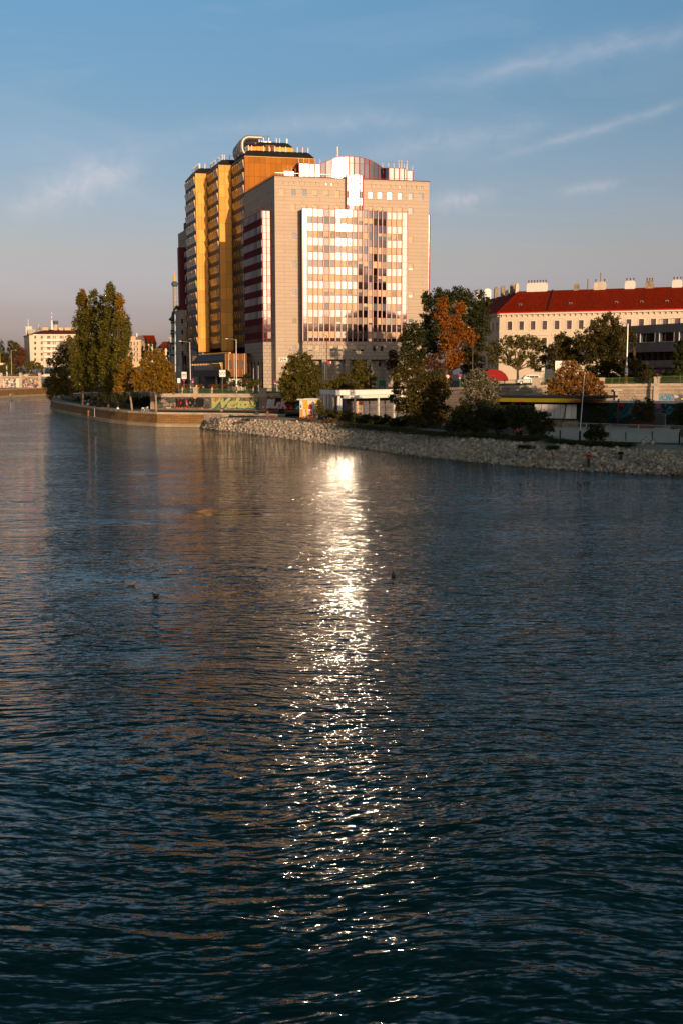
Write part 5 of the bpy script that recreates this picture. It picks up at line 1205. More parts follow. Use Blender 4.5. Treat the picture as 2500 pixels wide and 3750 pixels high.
mb = MB(); a = PD(-20, 1330, 533); b = PD(17, 1336, 533); Fk = Fac(a.xy, (1, 0)); Fk.box(mb, -6, Fk.ua(11, 1330), PD(0, 1337, 533).z, PD(0, 1329, 533).z, -5, 0, 'hotel'); Fk.box(mb, Fk.ua(7), Fk.ua(11), 9.6, PD(0, 1337, 533).z, -1, -.5, 'white'); o = mb.build('kiosk', loc=(a.x, a.y, 9.6)); tag(o, 'low kiosk with a pale flat canopy at the left edge', 'kiosk')

# left bank walls
def left_bank():
    root = thing('embankment_wall', 'far embankment wall with two big graffiti panels and a balustrade', 'wall', PD(60, 1421, 528))
    F = Fac(PD(-40, 1421, 528).xy, (1, 0)); a = lambda u: F.ua(u, 1400); z0 = 3.9; z1 = PD(60, 1381, 528).z
    mb = MB(); F.quad(mb, 0, a(152), z0, z1, 0, 'quay2'); F.quad(mb, a(152), a(330), z1-.8, z1, 0, 'concrete'); F.quad(mb, a(152), a(330), z0, z1, -6, 'black'); mb.build('masonry', root)
    mb = MB(); F.box(mb, 0, a(330), z1, z1+.5, -.5, .4, 'coping'); 
    for u in (7, 78, 148): F.box(mb, a(u-4.5), a(u+4.5), z0 if u != 148 else z0, z1+2.2, -.6, .5, 'coping')
    F.box(mb, a(60), a(72), z0+.2, z1-.6, .1, .16, 'cream'); mb.build('coping', root)
    mb = MB(); F.quad(mb, a(11), a(74), z0+.1, z1-.9, .05, 'gr_white'); F.quad(mb, -2, a(3), z0+.1, z1-.9, .05, 'gr_white'); mb.build('mural', root)
    mb = MB(); F.quad(mb, a(83), a(147), z0+.1, z1-.7, .05, 'gr_multi'); F.quad(mb, a(149), a(153), z0+.3, z0+1.8, .1, 'yellow'); mb.build('mural', root)
    mb = MB(); F.box(mb, a(11), a(74), z1+1.35, z1+1.5, -.1, 0, 'greenrail'); F.box(mb, a(82), a(146), z1+1.35, z1+1.5, -.1, 0, 'greenrail')
    x = a(11)
    while x < a(146): F.box(mb, x, x+.08, z1+.5, z1+1.4, -.1, -.02, 'greenrail'); x += .5
    mb.build('railing', root)
    root = thing('bank_wall', 'far left river wall with a pale foot along the water', 'quay wall', Vector((-158, 472, 0)))
    P = [Vector((-176, 200)), Vector((-158.5, 472)), Vector((-153.6, 528)), Vector((-160, 613))]; m1, m2 = MB(), MB()
    for p, q in zip(P, P[1:]):
        G = Fac(p, q-p); L = (q-p).length; G.quad(m1, 0, L, -.5, 3.8, 0, 'quay'); G.box(m2, 0, L, -.6, .9, -.1, .5, 'plinth'); G.box(m2, 0, L, 3.7, 4.05, -.6, .1, 'coping')
    m1.build('masonry', root); m2.build('plinth', root)
    c = Vector((-157.5, 480, 0)); mb = MB(); mb.box((c.x+.8, c.y+4, 1.3), (.6, 5, 1.0), 'blindgrey'); o = mb.build('mooring_board', loc=(c.x+.8, c.y+4, 1.3)); tag(o, 'white board fixed low on the far left river wall', 'board')
left_bank()

# ------------------------------------------------------------------ red-roofed house on the right
def right_house():
    O = PD(1828, 1147, 240).xy; t = Vector((.932, -.362)); F = Fac(O, t); L = F.ua(2580, 1132); ze = F.px(1900, 1145)[1]; zb = 7
    root = thing('apartment_house', 'long cream apartment house with a steep red tiled roof and many chimneys', 'apartment house', (O.x, O.y, 9))
    us = [1865, 1908, 1950, 1992.5, 2037.5, 2082.5, 2126, 2167, 2209, 2256, 2300, 2346, 2390, 2434, 2478, 2523]
    zt1, zt0 = F.px(1865, 1177.5)[1], F.px(1865, 1208.5)[1]; st1, st0 = F.px(1992, 1237)[1], F.px(1992, 1271)[1]; gt1, gt0 = F.px(1865, 1300)[1], F.px(1865, 1334)[1]
    hol = []
    for i, u in enumerate(us):
        c = F.ua(u, 1190); hol += [(c-.53, c+.53, zt0, zt1, 'h'), (c-.56, c+.56, st0, st1, 'h'), (c-.56, c+.56, gt0, gt1, 'd')]
    mb = MB(); F.wall(mb, 0, L, zb, ze, [h[:4] for h in hol], .22, 'cream')
    t2 = Vector((math.sin(R(-8)), math.cos(R(-8)))); F2 = Fac(O+t2*26, -t2); h2 = []
    for k in range(7): c = 26-1.9-k*3.3; h2 += [(c-.5, c+.5, zt0, zt1, 'd'), (c-.5, c+.5, st0, st1, 'd'), (c-.5, c+.5, gt0-.6, gt1, 'd')]
    F2.wall(mb, 0, 26, zb, ze, [h[:4] for h in h2], .22, 'cream')
    for p, q in ((F.pt(L, 0, 0), F.pt(L, -13, 0)),): mb.add([Vector((p.x, p.y, zb)), Vector((q.x, q.y, zb)), Vector((q.x, q.y, ze)), Vector((p.x, p.y, ze))], [(0, 1, 2, 3)], 'cream')
    mb.build('wall', root)
    for FF, HH in ((F, hol), (F2, h2)):
        for i, h in enumerate(HH):
            w = window(FF, *h[:4], h[4], root, d=-.18, fm='brownframe', fw=.09, cross=True)
            t_ = MB(); b = .17
            FF.box(t_, h[0]-b, h[0], h[2]-.02, h[3]+b, 0, .07, 'creamtrim'); FF.box(t_, h[1], h[1]+b, h[2]-.02, h[3]+b, 0, .07, 'creamtrim'); FF.box(t_, h[0], h[1], h[3], h[3]+b, 0, .07, 'creamtrim')
            FF.box(t_, h[0]-.4, h[1]+.4, h[2]-.16, h[2]-.02, 0, .18, 'creamtrim')
            if i % 3 == 1: FF.box(t_, h[0]-.45, h[1]+.45, h[3]+.6, h[3]+.75, 0, .25, 'creamtrim')
            t_.build('surround', w)
    mb = MB()
    for FF, LL in ((F, L), (F2, 26)):
        FF.box(mb, 0, LL, ze-.45, ze-.08, 0, .5, 'creamtrim'); FF.box(mb, 0, LL, ze-1.5, ze-1.4, 0, .06, 'creamtrim')
        n = int(LL/1.2)
        for i in range(n): c = .6+i*LL/n; FF.box(mb, c, c+.16, ze-.85, ze-.45, 0, .35, 'creamtrim')
        FF.box(mb, 0, LL, st1+1.4, st1+1.6, 0, .1, 'creamtrim')
    mb.build('cornice', root)
    mb = MB()
    zr_a, zr = F.px(1901, 1067, -7.5); R0 = F.pt(zr_a, -7.5, zr); R1 = F.pt(L, -7.5, zr); R2 = R0+Vector((t2.x, t2.y, 0))*34
    e0 = F.pt(-.45, .55, ze); e1 = F.pt(L, .55, ze); e2 = e0+Vector((t2.x, t2.y, 0))*34
    mb.add([e0, e1, R1, R0], [(0, 1, 2, 3)], 'rooftile'); mb.add([e2, e0, R0, R2], [(0, 1, 2, 3)], 'rooftile')
    k0, k1 = F.pt(0, -15, ze), F.pt(L, -15, ze); mb.add([k1, F.pt(9, -15, ze), R0, R1], [(0, 1, 2, 3)], 'rooftile'); k2 = R2+Vector((8, 2, ze-zr)); mb.add([F.pt(9, -15, ze), k2, R2, R0], [(0, 1, 2, 3)], 'rooftile')
    mb.add([e1, R1, k1], [(0, 1, 2)], 'rooftile'); rf = mb.build('roof', root)
    mb = MB(); mb.tube(e0, R0, .16, None, 'rooftile', 6); F.box(mb, -.45, L, ze-.1, ze+.12, .45, .68, 'signred'); F2.box(mb, 0, 26.4, ze-.1, ze+.12, .45, .68, 'signred'); mb.build('gutter', rf)
    for (u, w, h) in ((1904, 11, 9), (2087, 12, 9), (2255, 13, 10), (2347, 13, 8), (2440, 13, 8)):
        a_, z_ = F.px(u, 1127 if u < 2200 else 1122, -2.2); q = MB(); sl_ = (zr-ze)/8.05
        zz = ze+sl_*2.75; F.box(q, a_-.33, a_+.33, zz-.35, zz+.28, -2.6, -2.0, 'steel'); F.quad(q, a_-.25, a_+.25, zz-.22, zz+.18, -1.99, 'glassdark'); q.build('skylight', rf)
    mb = MB(); a_ = F.ua(2010, 1100, -4); sl_ = (zr-ze)/8.05
    mb.add([F.pt(a_, .45, ze+.15), F.pt(a_+.28, .45, ze+.15), F.pt(a_+.28, -7.5, zr+.25), F.pt(a_, -7.5, zr+.25)], [(0, 1, 2, 3)], 'black'); mb.build('fire_wall', rf)
    for (u0, u1, v0, v1, m, pots) in ((1929, 2003, 1037, 1064, 'white', 7), (2101, 2119, 1038, 1064, 'chimneyold', 0), (2174, 2217, 1033, 1062, 'chimney', 2), (2287, 2324, 1029, 1060, 'white', 3), (2361, 2392, 1029, 1058, 'chimneyold', 3), (2459, 2496, 1025, 1056, 'white', 3)):
        a0, a1 = F.ua(u0, 1050, -8), F.ua(u1, 1050, -8); z1 = F.px(u0, v0, -8)[1]; q = MB(); P = lambda a, z, d: F.pt(a, d, z)
        F.box(q, a0, a1, zr-1.2, z1-.45, -8.6, -7.2, m); q.hexa([P(a0, z1-.45, -7.2), P(a1, z1-.45, -7.2), P(a1, z1-.45, -8.6), P(a0, z1-.45, -8.6), P(a0+.25, z1, -7.5), P(a1-.25, z1, -7.5), P(a1-.25, z1, -8.3), P(a0+.25, z1, -8.3)], m)
        ch = q.build('chimney', rf)
        for k in range(pots):
            c = a0+.35+(a1-a0-.7)*k/max(1, pots-1); q.__init__(); q = MB(); q.tube(F.pt(c, -7.9, z1-.05), F.pt(c, -7.9, z1+.55), .13, None, 'brown', 8); q.tube(F.pt(c, -7.9, z1+.5), F.pt(c, -7.9, z1+.62), .18, None, 'brown', 8); o = q.build('chimney_pot', rf)
    q = MB(); a_ = F.ua(2152, 1050, -7.6); q.tube(F.pt(a_, -7.6, zr-.3), F.pt(a_, -7.6, zr+2.4), .22, None, 'chrome', 8); a_ = F.ua(2198, 1030, -7.6); q.tube(F.pt(a_, -7.6, zr+1), F.pt(a_, -7.6, zr+3.7), .16, None, 'chrome', 8); q.build('flue', rf)
    # chimneys along the receding wing ridge
    for (u0, u1, v0, m) in ((1867, 1885, 1040, 'chimneyold'), (1885, 1897, 1038, 'chimney'), (1833, 1849, 1047, 'chimneyold'), (1849, 1868, 1061, 'chimney'), (1809, 1822, 1051, 'chimneyold'), (1770, 1796, 1057, 'fingrey'), (1742, 1758, 1064, 'whitegrey'), (1700, 1712, 1063, 'chimney')):
        uc = (u0+u1)/2; lam = 0; k = ray(uc, 1060).x/ray(uc, 1060).y; lam = (k*R0.y-R0.x)/(t2.x-k*t2.y); lam = max(.5, min(lam, 60)); p = R0.xy+t2*lam; Dp = p.y; z1 = PD(uc, v0, Dp).z; w = (u1-u0)*Dp/3734
        q = MB(); q.prism([Vector((p.x-w/2, p.y-.6)), Vector((p.x+w/2, p.y-.6)), Vector((p.x+w/2, p.y+.8)), Vector((p.x-w/2, p.y+.8))], zr-1.5, z1-.5, m)
        n = 6; arc = [(p.x-w/2+w*i/n, z1-.5+.5*math.sin(math.pi*i/n)**.6) for i in range(n+1)]
        q.add([(x, p.y-.6, z) for x, z in arc]+[(x, p.y+.8, z) for x, z in arc], [tuple(range(n+1)), tuple(range(2*n+1, n, -1))]+[(i, n+1+i, n+2+i, i+1) for i in range(n)], m); q.build('chimney', rf)
right_house()

def concrete_block():
    # bands of dark concrete receding to the left, window reveals catching the sun
    Pn = PD(2560, 1180, 193).xy; d = Vector((math.sin(R(-27)), math.cos(R(-27)))); k_ = ray(2276, 1190).x/ray(2276, 1190).y; L = (k_*Pn.y-Pn.x)/(d.x-k_*d.y); F = Fac(Pn+d*L, -d); root = thing('concrete_building', 'dark grey concrete building with deep wide windows at the right edge', 'building', (Pn.x, Pn.y, 9))
    a = lambda u: F.ua(u, 1250); z = lambda v, u=2420: F.px(u, v)[1]
    hol = []
    for (u0, u1) in ((2273, 2328), (2340, 2396), (2410, 2466), (2482, 2545)): hol.append((a(u0), a(u1), z(1252), z(1218)))
    h2 = [(a(2273), a(2560), z(1320), z(1288))]
    mb = MB(); F.wall(mb, 0, L, 6, z(1187), hol+h2, 1.0, 'concrete'); F.quad(mb, 0, L, 6, z(1187)-.5, -1.02, 'glassdark')
    mb.add([F.pt(0, 0, z(1187)), F.pt(L, 0, z(1187)), F.pt(L, -14, z(1187)), F.pt(0, -14, z(1187))], [(0, 1, 2, 3)], 'roofgrey'); F.box(mb, 0, L, z(1346), z(1322), 0, .5, 'concrete'); mb.build('wall', root)
    for i, h in enumerate(hol): 
        q = MB(); F.box(q, h[0], h[0]+.12, h[2], h[3], -.9, .04, 'whitegrey'); F.box(q, h[1]-.1, h[1], h[2], h[3], -.9, .04, 'whitegrey'); F.box(q, h[0], h[1], h[2]-.05, h[2]+.08, -.9, .06, 'steel'); F.quad(q, h[0]+.12, h[1]-.1, h[2]+.08, h[3], -.8, 'darkglass')
        F.box(q, (h[0]+h[1])/2-.05, (h[0]+h[1])/2+.05, h[2], h[3], -.8, -.7, 'bronze'); q.build('window', root)
    q = MB(); h = h2[0]; c = h[0]
    while c < h[1]-.5: F.box(q, c, c+.12, h[2], h[3], -.9, -.5, 'bronze'); c += 1.7
    q.build('window_band', root)
    q = MB(); c = L*.45
    while c < L: F.box(q, c, c+.06, z(1187), z(1187)+1.0, -1.0, -.94, 'steel'); c += .8
    F.box(q, L*.45, L, z(1187)+.95, z(1187)+1.02, -1.0, -.94, 'steel'); q.build('roof_railing', root)
concrete_block()

# ------------------------------------------------------------------ pavilions on the shore
def pavilions():
    # white pavilion
    C = PD(1244.5, 1440, 186).xy; A = PD(1171, 1440, 197).xy; Bp = PD(1540, 1440, 203).xy; zt = PD(1244.5, 1428.5, 186).z; zf = PD(1244.5, 1447, 186).z; g = 2.6
    root = thing('white_pavilion', 'low white pavilion with a deep flat fascia and slim columns above the hedge', 'pavilion', (C.x, C.y, g))
    FL = Fac(A, C-A); LL = (C-A).length; FR = Fac(C, Bp-C); LR = (Bp-C).length; mb = MB()
    FL.box(mb, 0, LL, zf, zt, -1, 0, 'white'); FR.box(mb, 0, LR, zf-.05, zt, -1, 0, 'white'); mb.add([FL.pt(0, 0, zt-.02), FL.pt(LL, 0, zt-.02), FR.pt(LR, 0, zt-.02), FR.pt(LR, -7, zt-.02), FL.pt(0, -7, zt-.02)], [tuple(range(5))], 'roofgrey')
    FL.box(mb, -.12, LL+.1, zt, zt+.1, -.5, .12, 'brown'); FR.box(mb, -.1, LR, zt, zt+.1, -.5, .12, 'brown'); mb.build('roof', root)
    mb = MB(); a = FR.ua(1255, 1450); FR.box(mb, a, LR, zf-.62, zf-.08, .05, 1.5, 'white'); FR.box(mb, a+.1, LR, zf-.3, zf-.24, 1.5, 1.53, 'fingrey'); mb.build('canopy', root)
    mb = MB(); FL.quad(mb, 0, LL, g, zf, -1.2, 'concrete'); FR.quad(mb, .6, LR, g, zf-.4, -2.5, 'concrete'); FR.quad(mb, FR.ua(1290, 1500, -2.4), FR.ua(1326, 1500, -2.4), g, 5.2, -2.4, 'blindgrey'); FR.quad(mb, FR.ua(1336, 1500), FR.ua(1345, 1500), g, 6.0, -2.3, 'blind'); FR.box(mb, FR.ua(1349, 1480), FR.ua(1362, 1480), 5.2, 5.8, -2.4, -2.3, 'rust'); mb.build('back_wall', root)
    for x in (375, 418, 465, 512, 560, 608): c = FL.ua(1080+x*.2551, 1470); q = MB(); FL.box(q, c-.13, c+.13, g, zf, -.5, -.05, 'white'); q.build('column', root)
    for x, w in ((658, .3), (858, .28), (1196, .28), (1420, .28)): c = FR.ua(1080+x*.2551, 1470, 1.2); q = MB(); FR.box(q, c-w/2, c+w/2, g, zf-.5, 1.05, 1.3, 'white'); q.build('column', root)
    q = MB(); FL.box(q, -1.0, .2, zf-1.1, zf-.5, -.6, .2, 'signwhite'); FL.box(q, -.6, -.5, zf-2.2, zf-.5, -.3, -.2, 'signwhite'); q.build('floodlight', root)
    q = MB()
    for k in range(9): c = .5+k*2.2; FR.box(q, c, c+.06, g, 5.4, 2.6, 2.66, 'steel')
    FR.box(q, .5, 18, 5.35, 5.4, 2.6, 2.66, 'steel'); FR.box(q, .5, 18, 4.0, 4.04, 2.6, 2.66, 'steel'); o = q.build('wire_fence', loc=FR.pt(5, 2.6, g)); tag(o, 'thin wire fence in front of the white pavilion', 'fence')
    # painted kiosk
    O = PD(1098, 1500, 193).xy; F = Fac(O, Vector((.985, -.17))); L = F.ua(1163, 1500); zk = PD(1098, 1465, 193).z
    root = thing('painted_kiosk', 'boxy kiosk painted in white, yellow and ochre squares with a big red bottle shape', 'kiosk', (O.x, O.y, g))
    mb = MB(); F.box(mb, 0, L, g, zk, -3, 0, 'whitegrey'); mb.build('wall', root)
    mb = MB(); F.box(mb, -.5, L+.2, zk, zk+.22, -3.3, .25, 'whitegrey'); F.box(mb, .9, L-.3, zk+.22, zk+.3, -3, .27, 'signwhite'); mb.build('roof', root)
    cols = [['white', 'yellow', 'yellow', 'white', 'white', 'white', 'yellow'], ['ochre', 'whitegrey', 'yellow', 'white', 'white', 'ochre', 'whitegrey']]
    w = [0, .17, .31, .46, .62, .76, .88, 1.0]; mb = MB()
    for r in range(2):
        for i in range(7): F.quad(mb, .05+w[i]*(L-.1), .02+w[i+1]*(L-.1), g+.1+r*0 if r else (g+zk)/2, (g+zk)/2 if r else zk-.05, .015, cols[r][i])
    rr = random.Random(5)
    for k in range(46): a = rr.uniform(.1, L-.3); z = rr.uniform(g+.3, zk-.3); F.box(mb, a, a+rr.uniform(.05, .16), z, z+rr.uniform(.05, .3), .016, .024, rr.choice(('black', 'greenrail', 'ochre', 'concrete2')))
    F.box(mb, .15, .35, zk-1.5, zk-.9, .02, .03, 'black'); mb.build('painted_panels', root)
    mb = MB(); cx = (w[3]+w[5])/2*L-.05; H = zk-g
    prof = [(.10, .0), (.26, .05), (.35, .14), (.36, .38), (.36, .56), (.28, .68), (.14, .76), (.13, .95)]
    def blob(prof, m): pts = [F.pt(cx+r, .04, g+.1+h*H*.93) for r, h in prof]+[F.pt(cx-r, .04, g+.1+h*H*.93) for r, h in reversed(prof)]; mb.add(pts, [tuple(range(len(pts)))], m)
    blob([(.02, 0), (.3, .06), (.38, .18), (.38, .34), (.36, .40)], 'signred'); blob([(.38, .52), (.40, .62), (.30, .74), (.12, .82), (.10, .84)], 'signred'); F.box(mb, cx-.08, cx+.08, g+.1+.78*H, g+.1+.93*H, .03, .05, 'yellow')
    put_text(mb, F, 'Club', cx-.32, cx+.32, g+.1+.2*H, g+.1+.34*H, .06, 'signwhite', .02, 0, .03); mb.build('bottle_painting', root)
    # long flat pavilion with yellow fascia
    O = PD(1812, 1500, 166).xy; E = PD(2206, 1500, 158).xy; F = Fac(O, E-O); L = (E-O).length; g = 2.6; z2 = PD(2050, 1449.5, 162).z; z1 = PD(2050, 1457.5, 162).z; z0 = PD(2050, 1473, 162).z
    root = thing('flat_pavilion', 'long flat pavilion with a yellow and scorched brown fascia and pale shutters', 'pavilion', (O.x, O.y, g))
    mb = MB(); F.box(mb, -.2, L+.3, z1, z2, -9, .5, 'blackroof'); mb.build('roof', root)
    m = bpy.data.materials.new('yellow_brown_fascia'); m.use_nodes = True; W = NT(m.node_tree); uv = W.n('ShaderNodeUVMap').outputs[0]; n = W.noise(W.mapping(uv, (.22, .5, 1), (0, 0, 0), (4.2, 0, 0)), 1.0, 4, .55)
    c = W.ramp(n, [(.38, (.20, .17, .010)), (.50, (.22, .18, .010)), (.53, (.30, .14, .03)), (.58, (.22, .06, .03)), (.66, (.02, .015, .01))]); m.node_tree.links.new(c, m.node_tree.nodes['Principled BSDF'].inputs['Base Color']); M['fascia'] = m; m.node_tree.nodes['Principled BSDF'].inputs['Specular IOR Level'].default_value = .1
    mb = MB(); F.box(mb, 0, L, z0, z1-.01, -1, .3, 'fascia'); mb.build('fascia', root)
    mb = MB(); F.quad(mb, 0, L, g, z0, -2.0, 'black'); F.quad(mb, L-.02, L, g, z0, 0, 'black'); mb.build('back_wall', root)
    zs = PD(2060, 1533, 162).z; us = [1955, 1981, 2004, 2027, 2049, 2069, 2089, 2109]
    for i, (u0, u1) in enumerate(zip(us, us[1:])):
        q = MB(); F.box(q, F.ua(u0, 1500, -1.2)+.04, F.ua(u1, 1500, -1.2)-.04, zs, z0-.35, -1.4, -1.2, 'white' if i in (1, 5) else 'whitegrey'); q.build('shutter', root)
    q = MB(); F.box(q, F.ua(1950, 1545, -1), F.ua(2112, 1545, -1), g, zs-.2, -1.6, -1.0, brick_mat('rubble_wall', (.30, .23, .16), (.1, .08, .06), .4, .2, .03, .3, streak=False)); F.box(q, F.ua(1950, 1535, -1)-.1, F.ua(2112, 1535, -1)+.1, zs-.2, zs-.05, -1.6, -.85, 'black'); q.build('base_wall', root)
    for u in (2067,): q = MB(); c = F.ua(u, 1500); q.tube(F.pt(c-.35, .1, g), F.pt(c+.25, .1, z0), .09, None, 'black', 6); q.build('column', root)
    # mural building with thin white roof edge
    O = PD(2207, 1500, 168).xy; E = PD(2560, 1500, 160).xy; F = Fac(O, E-O); L = (E-O).length; zr = PD(2330, 1470, 165).z
    root = thing('mural_building', 'low building with dark tropical murals of pink and turquoise plants', 'building', (O.x, O.y, g))
    mb = MB(); F.box(mb, -.3, L, zr-.28, zr, -5, .35, 'whitegrey'); mb.build('roof', root); mb = MB(); F.quad(mb, -2, L, g, zr-.28, 0, 'gr_dark'); mb.add([F.pt(-2, 0, g), F.pt(-2, -5, g), F.pt(-2, -5, zr-.3), F.pt(-2, 0, zr-.3)], [(0, 1, 2, 3)], 'black'); mb.build('painted_wall', root)
    M['turq'] = mat('turquoise_paint', (.02, .22, .26), .7); M['pinkp'] = mat('pink_paint', (.5, .08, .22), .7); M['purp'] = mat('purple_paint', (.08, .03, .12), .7); M['leafp'] = mat('painted_leaf_green', (.02, .12, .05), .7)
    mb = MB(); rr = random.Random(11)
    def leafshape(cx, cz, ang, ln, wd, m_, d):
        pts = []
        for k in range(9): t_ = k/8; pts.append((t_*ln, wd*math.sin(math.pi*t_)))
        pts += [(t_*ln, -wd*math.sin(math.pi*t_)) for t_ in [x/8 for x in range(7, 0, -1)]]
        mb.add([F.pt(cx+x*math.cos(ang)-y*math.sin(ang), d, cz+x*math.sin(ang)+y*math.cos(ang)) for x, y in pts], [tuple(range(len(pts)))], m_)
    d = .01
    for (u, v) in ((2290, 1500),):
        cx, cz = F.px(2268, 1528)
        for k in range(9): d += .002; leafshape(cx+k*.32, cz+k*.38, R(15-6*k), 1.5, .08, 'turq', d); leafshape(cx+k*.32, cz+k*.38, R(80+6*k), .9, .07, 'turq', d)
    for k in range(6): cx, cz = F.px(2407, 1484); d += .002; leafshape(cx, cz, R(k*60+20), .65, .16, 'pinkp', d)
    for k in range(12): cx, cz = F.px(2435+rr.uniform(-8, 50), 1490+rr.uniform(0, 45)); d += .002; leafshape(cx, cz, R(rr.uniform(30, 160)), rr.uniform(.7, 1.5), .12, 'turq', d)
    for k in range(8): cx, cz = F.px(2400+rr.uniform(-10, 30), 1520+rr.uniform(0, 30)); d += .002; leafshape(cx, cz, R(rr.uniform(70, 110)), rr.uniform(.8, 1.8), .12, 'purp', d)
    for k in range(10): cx, cz = F.px(2235+rr.uniform(0, 100), 1500+rr.uniform(0, 40)); d += .002; leafshape(cx, cz, R(rr.uniform(0, 180)), rr.uniform(.7, 1.4), .1, rr.choice(('leafp', 'turq', 'leafp')), d)
    for (u, v) in ((2268, 1485), (2275, 1487), (2300, 1508), (2411, 1510)): cx, cz = F.px(u, v); d += .002; leafshape(cx, cz, .4, .55, .2, 'signred', d)
    mb.build('painted_pattern', root)
    q = MB(); c = F.ua(2267, 1500); q.tube(F.pt(c, .9, g), F.pt(c, .9, zr+.4), .14, None, 'brown', 8); o = q.build('timber_post', loc=F.pt(c, .9, g)); tag(o, 'dark timber post standing before the turquoise leaf mural', 'post')
    q = MB(); p0, p1 = PD(2300, 1557, 160), PD(2392, 1557, 158); Fq = Fac(p0.xy, (p1-p0).xy); Fq.box(q, 0, (p1-p0).length, 2.55, 3.5, -.9, 0, 'rust'); o = q.build('planter', loc=(p0.x, p0.y, g)); tag(o, 'long rusty red planter box under the bamboo', 'planter')
    # sand court
    q = MB(); pts = [PZ(1990, 1568, 2.6), PZ(2080, 1558, 2.6), PZ(2240, 1556, 2.6), PZ(2520, 1572, 2.6), PZ(2620, 1612, 2.6), PZ(2480, 1622, 2.6), PZ(2180, 1616, 2.6), PZ(2005, 1607, 2.6)]
    q.add([(p.x, p.y, 2.592) for p in pts], [tuple(range(8))], 'sand'); o = q.build('sand_court'); tag(o, 'pale sand court behind the mesh fence', kind='structure')
    q = MB(); pts = [PZ(2040, 1545, 2.6), PZ(2560, 1556, 2.6), PZ(2560, 1577, 2.6), PZ(2240, 1560, 2.6), PZ(2030, 1562, 2.6)]; q.add([(p.x, p.y, 2.586) for p in pts], [tuple(range(5))], 'rust'); o = q.build('deck'); tag(o, 'dark terrace strip before the pavilions', kind='structure')
pavilions()

